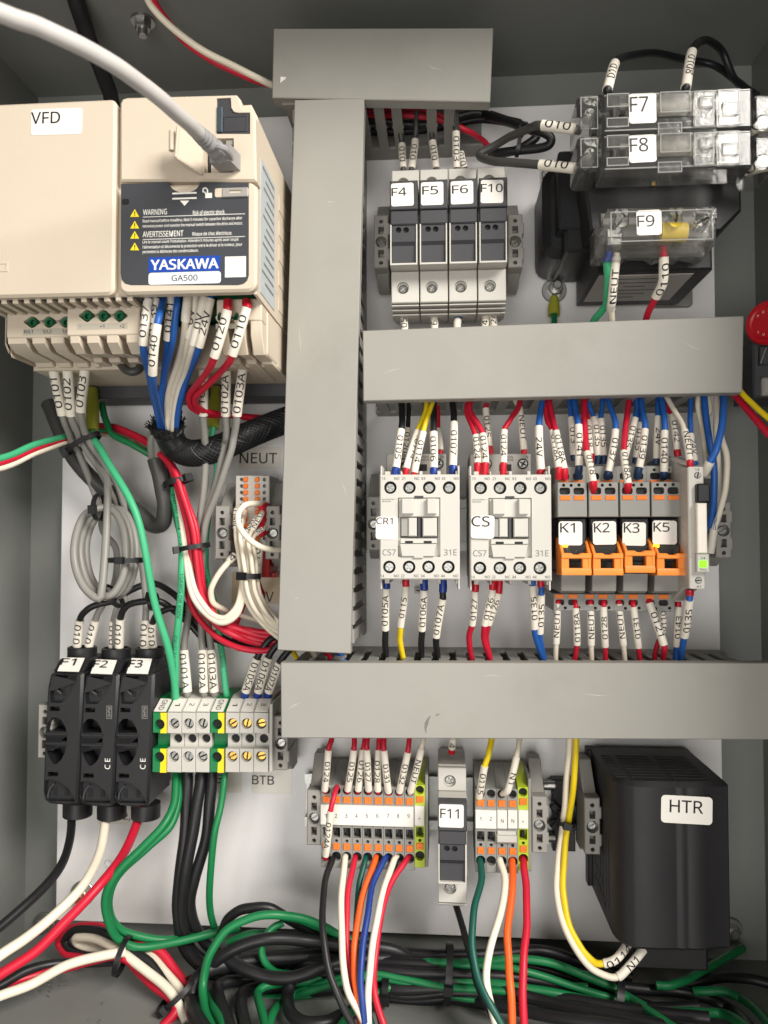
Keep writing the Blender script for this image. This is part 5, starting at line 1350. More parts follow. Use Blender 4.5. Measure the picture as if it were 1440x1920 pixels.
# --- contactor CS, top
fw(ZA, 'red', 'red', '0124', [(833, 612, 67), (838, 530, 67), (825, 345, 60), (782, 235, 55), (765, 170, 52), (790, 50, 46)], 'red wire with sleeve 0124, leftmost above contactor CS', group=G1, dia=3.6, sleeve=4.6)
fw(ZA, 'red', 'red', '0124', [(885, 612, 68), (888, 527, 68), (872, 335, 62), (822, 240, 58), (785, 175, 55), (800, 50, 49)], 'red wire with sleeve 0124, second above contactor CS', group=G1, dia=3.6, sleeve=4.6)
fw(ZA, 'red', 'red', '0125', [(922, 470, 50), (916, 415, 50), (891, 165, 46), (902, 120, 44), (906, 40, 42)], 'red wire with sleeve 0125 behind the two 0124 sleeves', group=G1, dia=3.4)
fw(ZA, 'red', 'red', '0124', [(1007, 612, 68), (1010, 527, 68), (1016, 312, 60), (1058, 232, 56), (1102, 170, 52), (1140, 50, 46)], 'red wire with sleeve 0124 above the middle of contactor CS', group=G1, dia=3.4, sleeve=4.4)
fw(ZA, 'white', 'red', 'NEUT', [(1147, 478, 50), (1146, 438, 50), (1115, 160, 46), (1090, 110, 44), (1060, 40, 42)], 'white wire with sleeve NEUT above contactor CS', group=G1)
fw(ZA, 'blue', 'red', '24V', [(1258, 612, 68), (1258, 573, 68), (1245, 285, 62), (1255, 200, 57), (1278, 40, 48)], 'blue wire with sleeve 24V above the right end of contactor CS', group=G1, dia=3.8, sleeve=5.0)
# --- below CR1
fw(ZA, 'black', 'blue', '0105A', [(228, 1298, 68), (228, 1358, 68), (222, 1638, 58), (222, 1735, 52), (228, 1860, 46)], 'black wire with sleeve 0105A below contactor CR1', group=G2, dia=4.0, sleeve=4.8)
fw(ZA, 'yellow', 'red', '0115', [(357, 1298, 68), (360, 1345, 68), (326, 1615, 58), (320, 1700, 53), (345, 1860, 46)], 'yellow wire with sleeve 0115 below contactor CR1', group=G2, dia=3.6)
fw(ZA, 'black', 'blue', '0106A', [(481, 1298, 68), (480, 1372, 68), (466, 1640, 58), (462, 1740, 52), (460, 1860, 46)], 'black wire with sleeve 0106A below contactor CR1', group=G2, dia=4.0, sleeve=4.8)
wire('black', ZA.l([(606, 1298, 68), (606, 1385, 68), (604, 1432, 67), (560, 1685, 58), (564, 1765, 52), (575, 1860, 46)]), 'black wire with bent sleeve 0107A below contactor CR1', 4.0, marks=[(2, 3, '0107A', -1)], fer=[(0, 1, 'blue')], sleeve=4.8, group=G2)
# --- below CS
fw(ZA, 'red', 'red', '0127', [(822, 1300, 68), (822, 1382, 68), (800, 1605, 60), (779, 1700, 54), (802, 1860, 46)], 'red wire with sleeve 0127 below contactor CS', group=G2, dia=3.6)
fw(ZA, 'red', 'red', '0126', [(942, 1300, 69), (936, 1368, 69), (884, 1608, 62), (880, 1700, 56), (926, 1860, 48)], 'red wire with sleeve 0126 below contactor CS, left of its twin', group=G2, dia=3.6)
fw(ZA, 'red', 'red', '0126', [(984, 1300, 67), (978, 1392, 67), (912, 1600, 59), (895, 1690, 53), (928, 1860, 45)], 'red wire with sleeve 0126 below contactor CS, right of its twin', group=G2, dia=3.4)
fw(ZA, 'blue', None, '0135', [(1204, 1310, 69), (1205, 1340, 69), (1216, 1630, 60), (1236, 1730, 54), (1282, 1860, 46)], 'blue wire with sleeve 0135 and no ferrule below contactor CS', group=G2, dia=3.6, sleeve=4.6)
wire('blue', ZA.l([(1258, 1298, 66), (1260, 1352, 66), (1262, 1405, 66), (1252, 1660, 57), (1262, 1745, 52), (1290, 1860, 45)]), 'blue wire with sleeve 0135 and red ferrule below contactor CS', 3.4, marks=[(2, 3, '0135', -1)], fer=[(0, 1, 'red')], group=G2)
# --- relays, top
fw(ZB, 'red', 'red', '0118A', [(155, 582, 64), (155, 515, 66), (116, 288, 56), (85, 215, 52), (62, 60, 46)], 'red wire with sleeve 0118A at relay K1, left of its twin', group=G3, dia=3.4)
fw(ZB, 'red', 'red', '0118A', [(194, 582, 64), (190, 522, 66), (138, 290, 59), (122, 225, 55), (88, 60, 48)], 'red wire with sleeve 0118A at relay K1, right of its twin', group=G3, dia=3.4)
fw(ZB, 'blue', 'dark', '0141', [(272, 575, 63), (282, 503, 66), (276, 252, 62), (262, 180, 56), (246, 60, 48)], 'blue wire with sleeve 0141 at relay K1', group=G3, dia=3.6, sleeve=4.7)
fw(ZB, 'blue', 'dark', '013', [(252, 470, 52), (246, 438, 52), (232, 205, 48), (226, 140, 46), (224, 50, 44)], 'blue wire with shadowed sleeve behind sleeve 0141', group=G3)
fw(ZB, 'red', 'red', '0118', [(362, 662, 74), (367, 600, 80), (330, 420, 70), (315, 290, 60), (312, 60, 48)], 'red wire with sleeve 0118 at the lower entry of relay K2', group=G3, dia=3.9)
fw(ZB, 'red', 'red', '0118', [(356, 480, 52), (353, 430, 52), (334, 225, 48), (328, 150, 46), (322, 50, 44)], 'red wire with shadowed sleeve behind relay K2', group=G3)
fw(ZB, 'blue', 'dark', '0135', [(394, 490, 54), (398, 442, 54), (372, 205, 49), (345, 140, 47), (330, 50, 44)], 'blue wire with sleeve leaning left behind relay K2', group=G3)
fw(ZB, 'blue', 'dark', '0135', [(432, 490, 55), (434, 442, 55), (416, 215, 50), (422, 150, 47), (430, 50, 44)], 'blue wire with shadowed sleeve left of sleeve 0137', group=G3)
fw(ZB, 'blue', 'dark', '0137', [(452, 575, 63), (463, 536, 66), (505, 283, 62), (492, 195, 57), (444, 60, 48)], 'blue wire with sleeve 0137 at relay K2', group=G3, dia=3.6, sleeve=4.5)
fw(ZB, 'red', 'red', '0118A', [(575, 662, 74), (580, 612, 79), (555, 415, 70), (568, 255, 60), (592, 60, 48)], 'red wire with sleeve 0118A at relay K3', group=G3, dia=3.6)
fw(ZB, 'blue', None, '0135', [(550, 480, 58), (562, 450, 58), (625, 210, 54), (636, 150, 50), (630, 40, 46)], 'blue wire with sleeve 0135 slanting over relay K3', group=G3, dia=3.4)
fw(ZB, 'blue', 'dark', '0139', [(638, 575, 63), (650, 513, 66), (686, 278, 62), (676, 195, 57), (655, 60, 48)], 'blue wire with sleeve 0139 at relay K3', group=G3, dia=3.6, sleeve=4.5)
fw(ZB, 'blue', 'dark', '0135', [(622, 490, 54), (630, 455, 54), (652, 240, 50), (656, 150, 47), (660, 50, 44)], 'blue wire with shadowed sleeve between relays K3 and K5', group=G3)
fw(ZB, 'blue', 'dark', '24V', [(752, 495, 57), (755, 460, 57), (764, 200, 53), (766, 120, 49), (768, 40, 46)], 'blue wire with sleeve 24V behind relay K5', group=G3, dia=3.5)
fw(ZB, 'blue', 'dark', '0140', [(795, 575, 63), (801, 542, 66), (806, 288, 62), (800, 180, 57), (776, 40, 48)], 'blue wire with sleeve 0140 at relay K5', group=G3, dia=3.8, sleeve=4.8)
fw(ZB, 'red', 'red', '0142', [(888, 445, 54), (882, 405, 54), (850, 190, 49), (825, 150, 47), (800, 60, 44)], 'red wire with sleeve 0142 between relay K5 and the timer', group=G3, dia=3.4)
fw(ZB, 'white', 'red', 'NEUT', [(963, 515, 84), (960, 472, 84), (928, 285, 76), (885, 195, 66), (800, 50, 52)], 'white wire with sleeve NEUT at the timer relay', group=G3)
fw(ZB, 'blue', None, '24V', [(1000, 500, 70), (990, 480, 70), (965, 310, 62), (963, 220, 58), (966, 60, 50)], 'blue wire with sleeve 24V at the timer relay', group=G3)
wire('blue', ZB.l([(1045, 548, 78), (1085, 478, 84), (1128, 385, 84), (1160, 230, 76), (1166, 120, 66), (1160, 30, 56)]), 'blue wire with printed jacket and white sleeve at the timer', 4.2, marks=[(0, 1, '', 1)], sleeve=5.2, group=G3)
wire('blue', ZB.l([(1042, 20, 50), (1052, 130, 54), (1075, 320, 60), (1105, 490, 62), (1108, 690, 58), (1082, 900, 50)]), 'blue wire running down the right side of the timer relay', 4.0, group=G3)
wire('white', ZB.l([(1020, 20, 46), (1010, 130, 48), (1040, 290, 50), (1050, 400, 50), (1072, 560, 46)]), 'white wire left of the blue wires by the timer', 3.4, group=G3)
wire('white', ZB.l([(1128, 20, 50), (1122, 200, 55), (1128, 400, 60), (1140, 560, 54), (1130, 760, 46)]), 'white wire behind the printed blue wire', 3.4, group=G3)
wire('white', ZB.l([(1150, 40, 48), (1150, 300, 58), (1186, 440, 64), (1182, 620, 64), (1145, 780, 58), (1110, 890, 54), (1085, 1035, 50)]), 'white wire with blue stripe bowing out beyond the timer', 3.6, marks=[(5, 6, '', 1)], sleeve=4.8, stripe=('blue', .16), group=G3)
wire('white', ZB.l([(1045, 40, 44), (1080, 110, 48), (1078, 180, 50), (1030, 250, 46), (1026, 320, 44)]), 'short white wire curling under the tilted duct end', 3.0, group=G3)
# --- relays, bottom
for text, col, fc, pts, lab in (
        ('NEUT', 'white', 'red', [(150, 1322, 54), (150, 1348, 56), (140, 1592, 52), (134, 1800, 44)], 'white wire with sleeve NEUT below relay K1'),
        ('0118A', 'red', 'red', [(256, 1322, 54), (260, 1372, 57), (266, 1600, 52), (235, 1800, 44)], 'red wire with sleeve 0118A below relay K1'),
        ('NEUT', 'white', 'red', [(348, 1322, 54), (350, 1352, 56), (356, 1602, 52), (360, 1800, 44)], 'white wire with sleeve NEUT below relay K2'),
        ('0128', 'red', 'red', [(430, 1322, 54), (431, 1366, 57), (440, 1612, 52), (452, 1800, 44)], 'red wire with sleeve 0128 below relay K2'),
        ('NEUT', 'white', 'red', [(522, 1322, 54), (524, 1348, 56), (552, 1602, 52), (572, 1800, 44)], 'white wire with sleeve NEUT below relay K3'),
        ('0131', 'red', 'red', [(610, 1322, 54), (613, 1366, 57), (646, 1618, 52), (662, 1800, 44)], 'red wire with sleeve 0131 below relay K3'),
        ('0110', 'red', 'red', [(790, 1322, 52), (791, 1376, 53), (790, 1520, 49), (748, 1645, 46), (740, 1800, 42)], 'red wire with sleeve 0110 hidden behind sleeve 0121'),
        ('0143', 'blue', 'red', [(888, 1335, 50), (888, 1366, 50), (876, 1610, 47), (860, 1800, 42)], 'blue wire with sleeve 0143 below the timer socket')):
    fw(ZB, col, fc, text, pts, lab, group=G4)
fw(ZB, 'red', 'red', '0121', [(704, 1322, 56), (712, 1342, 58), (800, 1602, 60), (798, 1690, 54), (790, 1800, 46)], 'red wire with slanted sleeve 0121 below relay K5', d=1, group=G4, dia=3.4, sleeve=4.8)
wire('blue', ZB.l([(960, 1262, 80), (960, 1298, 80), (958, 1326, 80), (926, 1550, 68), (905, 1690, 56), (895, 1810, 48)]), 'blue wire with sleeve 0135 below the timer relay', 3.6, marks=[(2, 3, '0135', -1)], fer=[(0, 1, 'red')], group=G4)
# --- strip 1-9, top
G5 = 'wires above the 1 to 9 strip'
for text, col, pts, lab in (
        ('0124', 'red', [(214, 488, 40), (208, 470, 46), (238, 150, 54), (262, 60, 52), (285, -60, 46)], 'red wire with sleeve 0124 entering terminal one'),
        ('0125', 'red', [(392, 488, 40), (390, 470, 46), (440, 148, 54), (441, 60, 52), (442, -60, 46)], 'red wire with sleeve 0125 entering terminal three'),
        ('0126', 'red', [(468, 488, 40), (472, 470, 46), (512, 148, 50), (526, 60, 48), (530, -60, 44)], 'red wire with sleeve 0126 entering terminal four'),
        ('0127', 'red', [(553, 488, 40), (556, 470, 46), (540, 146, 56), (546, 60, 54), (548, -60, 46)], 'red wire with sleeve 0127 entering terminal five'),
        ('0128', 'red', [(630, 492, 40), (628, 476, 46), (634, 148, 50), (640, 60, 48), (640, -60, 44)], 'red wire with sleeve 0128 entering terminal six'),
        ('0131', 'red', [(716, 500, 40), (712, 485, 46), (676, 150, 56), (678, 60, 54), (682, -60, 46)], 'red wire with sleeve 0131 entering terminal seven'),
        ('0132', 'red', [(796, 502, 40), (800, 486, 46), (866, 168, 54), (880, 60, 52), (888, -60, 46)], 'red wire with sleeve 0132 entering terminal eight'),
        ('NEUT', 'white', [(880, 500, 40), (890, 482, 46), (976, 138, 54), (990, 60, 52), (996, -60, 46)], 'white wire with sleeve NEUT entering terminal nine')):
    fw(ZC, col, None, text, pts, lab, group=G5, dia=3.3, sleeve=4.4)
wire('red', ZC.l([(300, 470, 38), (303, 448, 46), (285, 500, 56), (256, 635, 60), (216, 990, 52), (206, 1015, 42)]), 'red jumper wire with sleeve 0124A looping from terminal 2 to terminal 1', 3.3, marks=[(3, 4, '0124A', 1)], sleeve=4.3)
# --- strip 1-9, bottom: coloured leads running out of the picture
G6 = 'coloured leads below the 1 to 9 strip'
for col, pts, dia, lab in (
        ('black', [(155, 5, 40), (150, 30, 47), (116, 140, 66), (108, 330, 88), (132, 510, 100), (185, 660, 106), (260, 800, 108), (330, 900, 108)], 4.0, 'black lead bowing left from terminal 2'),
        ('white', [(212, 5, 40), (208, 30, 47), (192, 200, 68), (196, 420, 88), (212, 590, 98), (250, 680, 102), (300, 770, 106), (330, 860, 108)], 3.9, 'white lead beside the black one below the long strip'),
        ('red', [(258, 5, 40), (250, 35, 47), (222, 180, 64), (216, 370, 80), (232, 530, 88), (262, 690, 94), (300, 860, 100)], 3.7, 'red lead between white and dark green below the long strip'),
        ('teal', [(303, 5, 40), (298, 35, 46), (270, 160, 56), (258, 340, 66), (262, 540, 76), (300, 680, 90), (360, 860, 100)], 3.6, 'dark green lead from terminal 5'),
        ('orange', [(352, 5, 40), (342, 35, 47), (286, 200, 66), (254, 390, 84), (250, 520, 92), (266, 650, 100), (300, 860, 106)], 3.9, 'orange lead from terminal 6'),
        ('navy', [(400, 5, 40), (385, 30, 47), (336, 130, 60), (308, 290, 78), (284, 460, 92), (280, 600, 100), (296, 760, 106), (310, 880, 108)], 3.8, 'blue lead from terminal 7'),
        ('black', [(455, 5, 40), (440, 40, 46), (392, 190, 62), (362, 360, 78), (338, 540, 86), (342, 660, 92), (392, 850, 100)], 2.6, 'thin dark lead behind the white one from terminal 8'),
        ('white', [(448, 5, 40), (428, 35, 47), (384, 160, 64), (344, 340, 82), (320, 530, 96), (312, 680, 102), (316, 880, 108)], 4.0, 'white lead beside the blue one below the long strip'),
        ('red', [(500, 5, 40), (484, 30, 47), (408, 150, 62), (366, 310, 78), (342, 500, 92), (342, 630, 98), (385, 780, 106), (410, 880, 108)], 3.6, 'rightmost red lead below the long strip')):
    wire(col, ZF.l(pts), lab, dia, group=G6)
# --- F11 and the short strip
fw(ZD, 'white', 'red', '4', [(198, 172, 34), (200, 138, 36), (212, 55, 40), (214, -60, 42)], 'wire with sleeve ending in 4 on top of fuse holder F11', dia=3.6, sleeve=4.8)
wire('black', ZF.l([(690, 190, 30), (706, 225, 34), (742, 350, 50), (782, 490, 64), (805, 590, 76), (850, 690, 92), (930, 790, 102), (1000, 880, 106)]), 'black lead below fuse holder F11', 4.0)
G7 = 'coloured leads below the short N strip'
for col, pts, dia, lab in (
        ('teal', [(812, 10, 40), (817, 40, 46), (824, 110, 54), (792, 240, 70), (780, 370, 82), (790, 490, 90), (826, 610, 98), (885, 720, 104), (960, 860, 108)], 4.2, 'dark green lead from terminal 1 right of F11'),
        ('white', [(900, 10, 40), (908, 40, 46), (930, 130, 56), (905, 280, 72), (856, 450, 88), (846, 590, 96), (880, 740, 104), (920, 880, 108)], 4.2, 'white lead from the left N terminal'),
        ('orange', [(960, 10, 40), (962, 60, 48), (962, 170, 60), (940, 340, 76), (945, 490, 88), (955, 630, 98), (966, 880, 108)], 4.3, 'orange lead from the right N terminal'),
        ('red', [(1008, 10, 40), (1014, 60, 48), (1024, 160, 58), (1026, 320, 74), (1012, 480, 88), (1009, 640, 98), (1018, 880, 108)], 4.4, 'red lead from the short strip earth terminal')):
    wire(col, ZF.l(pts), lab, dia, group=G7)
fw(ZD, 'yellow', None, '0115', [(410, 545, 40), (415, 525, 46), (462, 280, 54), (496, 170, 52), (515, 60, 48), (525, -60, 44)], 'yellow wire with sleeve 0115 entering the terminal right of F11', dia=3.6, sleeve=4.6)
wire('white', ZD.l([(592, 500, 40), (606, 498, 47), (648, 465, 52), (714, 205, 54), (728, 130, 52), (740, 50, 48), (742, -60, 44)]), 'white wire with sleeve N1 entering the left N terminal', 3.2, marks=[(1.2, 3, 'N1', -1)], sleeve=4.4)
wire('white', ZE.l([(168, -60, 44), (165, 50, 46), (152, 220, 44), (132, 500, 38), (118, 620, 36), (92, 820, 42), (80, 1000, 50), (108, 1190, 58), (195, 1390, 66), (310, 1530, 72), (420, 1582, 74), (500, 1568, 74), (640, 1405, 66)]), 'white heater wire with sleeve N1 at its end', 3.8, marks=[(10.6, 12, 'N1', 1)], sleeve=4.9)
wire('yellow', ZE.l([(205, -60, 46), (206, 50, 48), (194, 300, 46), (168, 520, 40), (150, 620, 38), (130, 820, 44), (125, 1040, 52), (160, 1240, 60), (240, 1400, 66), (320, 1485, 70), (385, 1498, 72), (470, 1462, 72), (540, 1370, 66)]), 'yellow heater wire with sleeve 0114 at its end', 3.8, marks=[(10, 12, '0114', 1)], sleeve=4.9)
tie(ZE(142, 596, 39), 80, 5.0, 3.4, 'cable tie round the yellow and white heater wires', head=90)
# --- fuse row F4..F10
G8 = 'wires at the upper fuse row'
for text, pts, lab in (('010', [(372, 640, 34), (362, 590, 36), (355, 420, 32), (345, 330, 34), (340, 180, 40)], 'wire with sleeve entering the top of fuse holder F4, left one'),
        ('010', [(412, 640, 34), (424, 590, 36), (450, 390, 32), (455, 300, 34), (460, 180, 40)], 'wire with sleeve entering the top of fuse holder F4, right one'),
        ('010', [(602, 640, 34), (598, 590, 36), (572, 400, 32), (565, 300, 34), (560, 180, 40)], 'wire with sleeve entering the top of fuse holder F5'),
        ('0103', [(742, 640, 35), (742, 590, 38), (738, 330, 40), (730, 260, 40), (720, 180, 42)], 'thick wire with sleeve entering the top of fuse holder F6'),
        ('010', [(808, 640, 32), (798, 590, 33), (770, 480, 32), (750, 360, 32), (740, 200, 36)], 'wire with sleeve behind the thick one at fuse holder F6')):
    fw(ZL, 'dgrey', None, text, pts, lab, group=G8, dia=3.6, sleeve=4.9)
for text, col, fc, pts, lab in (('05', 'black', 'blue', [(368, 1600, 34), (370, 1640, 36), (372, 1760, 40), (372, 1900, 44)], 'wire with blue ferrule below fuse holder F4'),
        ('6', 'black', 'blue', [(586, 1600, 34), (586, 1645, 36), (584, 1760, 40), (582, 1900, 44)], 'wire with blue ferrule below fuse holder F5'),
        ('', 'black', 'blue', [(770, 1590, 34), (752, 1668, 38), (745, 1760, 42), (742, 1900, 44)], 'wire with long blue ferrule below fuse holder F6'),
        ('4', 'red', 'red', [(955, 1600, 34), (950, 1640, 36), (944, 1760, 40), (942, 1900, 44)], 'wire with red ferrule below fuse holder F10, left one'),
        ('24', 'red', None, [(1000, 1590, 33), (1003, 1608, 35), (1008, 1740, 40), (1010, 1900, 44)], 'wire with sleeve below fuse holder F10, right one')):
    fw(ZL, col, fc, text, pts, lab, group=G8, dia=3.9, sleeve=4.9)
wire('red', ZL.l([(20, 225, 30), (180, 218, 34), (360, 212, 38), (560, 232, 36), (740, 290, 32), (830, 330, 28), (900, 370, 20), (950, 410, 14), (985, 470, 8)]), 'dark red wire seen through the top duct slots', 3.8)
wire('black', ZL.l([(-20, 260, 28), (200, 250, 32), (420, 280, 30), (640, 260, 30), (860, 200, 26), (1000, 220, 24), (1120, 250, 26), (1200, 270, 26)]), 'black cable inside the top duct', 5.0)
wire('black', ZL.l([(-20, 320, 16), (300, 330, 18), (600, 300, 18), (900, 240, 20), (1030, 250, 20), (1240, 290, 24)]), 'second black cable lower in the top duct', 5.5)
wire('red', ZL.l([(100, 190, 20), (330, 170, 26), (560, 190, 26), (820, 320, 20)]), 'second red wire deep inside the top duct', 3.4)
# --- transformer leads
G9 = 'leads at the transformer fuse blocks'
wire('dgrey', ZM.l([(462, 512, 96), (440, 507, 97), (268, 484, 92), (200, 500, 82), (100, 545, 70), (20, 590, 62), (-60, 640, 60), (20, 672, 72), (120, 678, 80), (256, 690, 88), (440, 708, 96), (470, 712, 95)]), 'dark grey lead with sleeves looping from F7 to F8', 4.9, marks=[(1, 2, '010', -1), (9, 10, '010', 1)], sleeve=6.0, group=G9)
wire('black', ZM.l([(-80, 400, 20), (0, 440, 30), (100, 470, 46), (180, 500, 56), (260, 520, 62), (310, 545, 62), (300, 590, 60), (200, 610, 56), (60, 625, 50), (0, 630, 40)]), 'black lead looped in front of the transformer corner', 5.4, group=G9)
wire('black', ZM.l([(0, 430, 18), (90, 460, 26), (180, 492, 34), (240, 540, 40), (160, 600, 40), (40, 640, 36)]), 'black lead folded behind the loop near the transformer', 5.4, group=G9)
tie(ZM(150, 560, 56), -10, 10, 5, 'cable tie on the folded black leads by the transformer', head=80, tail=8)
wire('black', ZM.l([(612, 320, 104), (606, 300, 106), (645, 165, 92), (700, 130, 70), (850, 110, 40), (1000, 140, 24), (1150, 170, 20), (1260, 240, 30), (1350, 320, 40)]), 'black lead with sleeve rising from the left of F7', 4.6, marks=[(1, 2, '010', 1)], sleeve=5.7, group=G9)
wire('black', ZM.l([(1012, 305, 104), (1012, 290, 106), (1045, 105, 90), (1080, 55, 72), (1130, 45, 54), (1200, 100, 36), (1270, 250, 34), (1380, 330, 60)]), 'black lead with sleeve 0108 arching over the right of F7', 4.6, marks=[(1, 2, '0108', -1)], sleeve=5.7, group=G9)
wire('white', ZM.l([(1350, 530, 104), (1375, 500, 106), (1460, 490, 106)]), 'lead with sleeve at the right end of F7', 4.0, marks=[(.3, 2, '010', -1)], sleeve=5.6, group=G9)
wire('white', ZM.l([(1330, 735, 100), (1360, 715, 104), (1460, 690, 106)]), 'lead with sleeve at the right end of F8', 4.0, marks=[(.3, 2, '010', -1)], sleeve=5.6, group=G9)
wire('mint', ZM.l([(612, 1150, 92), (604, 1190, 92), (608, 1330, 80), (595, 1420, 70), (530, 1510, 58), (500, 1600, 50)]), 'green lead at the left of fuse block F9', 4.4, fer=[(0, 1, 'blue')], group=G9)
wire('white', ZM.l([(655, 1150, 93), (653, 1168, 93), (628, 1398, 82), (625, 1440, 76), (632, 1520, 66), (640, 1600, 55)]), 'white lead with sleeve NEUT at fuse block F9', 3.6, marks=[(1, 3, 'NEUT', -1)], sleeve=5.0, group=G9)
wire('red', ZM.l([(893, 1120, 93), (898, 1168, 94), (895, 1290, 88), (858, 1378, 80), (825, 1440, 72), (800, 1520, 62), (790, 1600, 55)]), 'red lead with sleeve 0110 at fuse block F9', 4.0, marks=[(1, 3, '0110', -1)], sleeve=5.4, group=G9)
wire('green', ZM.l([(328, 1460, 8), (330, 1540, 14), (332, 1640, 22)]), 'green lead dropping from the ground stud', 4.0)
wire('yellow', Z0.l([(1375, 715, 60), (1392, 738, 64), (1420, 766, 72), (1460, 800, 82)]), 'yellow wire leaving the tilted duct at the right edge', 3.4)
wire('red', Z0.l([(1370, 732, 52), (1385, 748, 56), (1415, 784, 66), (1460, 835, 78)]), 'red wire leaving the tilted duct at the right edge', 4.4)

# ------------------------------------------------------------------ cables at the top left
eth = ZG.l([(1098, 778, 146), (1060, 740, 156), (990, 672, 170), (955, 640, 178), (915, 602, 188), (800, 500, 208), (600, 345, 232), (400, 228, 248), (200, 135, 258), (60, 85, 264), (-120, 20, 270)])
ob = wire('ltgrey', eth, 'thick pale grey network cable plugged into the beige drive', 6.8, name='network_cable', cat='cable', sides=18, per=10)
sp = spline(eth, 10); c = [q for t, q in sp if .9 <= t <= 3.3]
rr = []
for i in range(len(c)): rr.append((4.9 if (i // 2) % 2 == 0 else 4.3) - i * .055)
M_BOOT = mat('grey_plug_boot', (150, 148, 148), .5, vary=.04)
child(ob, eth[0], 'boot', MB().tube(c, rr, 18), M_BOOT, smooth=60)
a, b = Vector(eth[0]), Vector(eth[1]); dr = (b - a).normalized(); sd = Vector((0, 1, 0)).cross(dr).normalized(); up = dr.cross(sd)
V = [p + sd * x + up * y for p in (a - dr * 6, b) for x, y in ((-5.6, -4.2), (5.6, -4.2), (5.6, 4.2), (-5.6, 4.2))]
child(ob, eth[0], 'plug', MB().raw(V, [(0, 1, 2, 3), (4, 5, 6, 7), (0, 1, 5, 4), (1, 2, 6, 5), (2, 3, 7, 6), (3, 0, 4, 7)]), M_BOOT)
lt = ZG.l([(1030, 700, 166), (1080, 715, 166), (1108, 750, 158), (1112, 790, 146)])
child(ob, eth[0], 'latch', MB().tube([q for _, q in spline(lt, 5)], 1.6, 8), M_BOOT)
wire('black', ZG.l([(345, -80, 96), (385, 60, 82), (440, 220, 58), (490, 340, 40), (530, 450, 26), (545, 520, 18)]), 'thick black cable running down behind the drive', 10.5, name='cable', cat='cable', sides=16)
wire('white', ZG.l([(690, -60, 100), (730, 30, 92), (860, 160, 84), (1000, 255, 78), (1150, 330, 70), (1300, 405, 60), (1400, 450, 40)]), 'white wire of the pair crossing the cabinet top', 4.2)
wire('red', ZG.l([(715, -60, 98), (755, 30, 90), (830, 130, 82), (920, 225, 77), (1060, 310, 71), (1200, 375, 64), (1310, 410, 56), (1400, 440, 40)]), 'red wire of the pair crossing the cabinet top', 4.2)

# ------------------------------------------------------------------ drive power wires
GP = 'grey power wires at the drive'
def sleeve_wire(col, pts, label, mk, dia=4.6, sleeve=6.0, **k): return wire(col, pts, label, dia, marks=[mk], sleeve=sleeve, **k)
wire('grey', ZH.l([(250, 870, 84), (258, 930, 78), (302, 1152, 66), (330, 1230, 56), (345, 1270, 50)]) + ZI.l([(390, 200, 40), (440, 330, 30), (480, 440, 26), (500, 560, 20), (560, 640, 18), (560, 760, 20), (540, 860, 26)]), 'grey wire with leftmost sleeve 0101 under the drive', 4.6, marks=[(1, 2, '0101', -1)], sleeve=6.2, group=GP)
wire('grey', ZH.l([(320, 880, 84), (328, 935, 79), (342, 1155, 67), (372, 1230, 57), (392, 1280, 50)]) + ZI.l([(450, 210, 42), (520, 330, 34), (570, 430, 28), (620, 560, 22), (640, 700, 20), (600, 820, 26)]), 'grey wire with sleeve 0102 under the drive', 4.6, marks=[(1, 2, '0102', -1)], sleeve=6.2, group=GP)
wire('grey', ZH.l([(400, 880, 84), (410, 930, 79), (390, 1135, 68), (405, 1220, 58), (430, 1280, 51)]) + ZI.l([(490, 210, 44), (560, 320, 36), (600, 430, 30), (660, 560, 24), (690, 760, 24), (704, 880, 26), (702, 985, 28), (698, 1125, 28)]), 'grey wire with sleeve 0103 under the drive, running to F3', 4.6, marks=[(1, 2, '0103', -1), (11, 12, '010', -1)], sleeve=6.2, group=GP)
wire('mint', ZH.l([(448, 1035, 36), (446, 1240, 44)]) + ZI.l([(452, 110, 48), (490, 170, 52), (560, 290, 58), (640, 430, 62), (690, 600, 62), (718, 760, 60), (750, 920, 56), (800, 1080, 52)]) + ZJ.l([(830, 180, 46), (848, 330, 38), (850, 400, 30)]), 'light green earth wire from the drive to the left GND terminal', 4.8)
T = Thing('wire_lug', 'yellow-green lug on the earth wire below sleeve 0103', 'lug', ZH(448, 1030, 40), 'yellow-green wire lugs')
T.part('barrel', MB().tube(ZH.l([(446, 1028, 36), (446, 1080, 38), (446, 1090, 39), (446, 1230, 45)]), [3.6, 3.8, 4.4, 4.2], 14), M_YLUG)
T = Thing('wire_lug', 'yellow-green lug on the earth wire left of sleeve 0102A', 'lug', ZH(1035, 1030, 40), 'yellow-green wire lugs')
T.part('barrel', MB().tube(ZH.l([(1040, 1020, 34), (1036, 1080, 36), (1034, 1090, 37), (1026, 1215, 42)]), [3.2, 3.4, 4.2, 4.0], 14), M_YLUG)
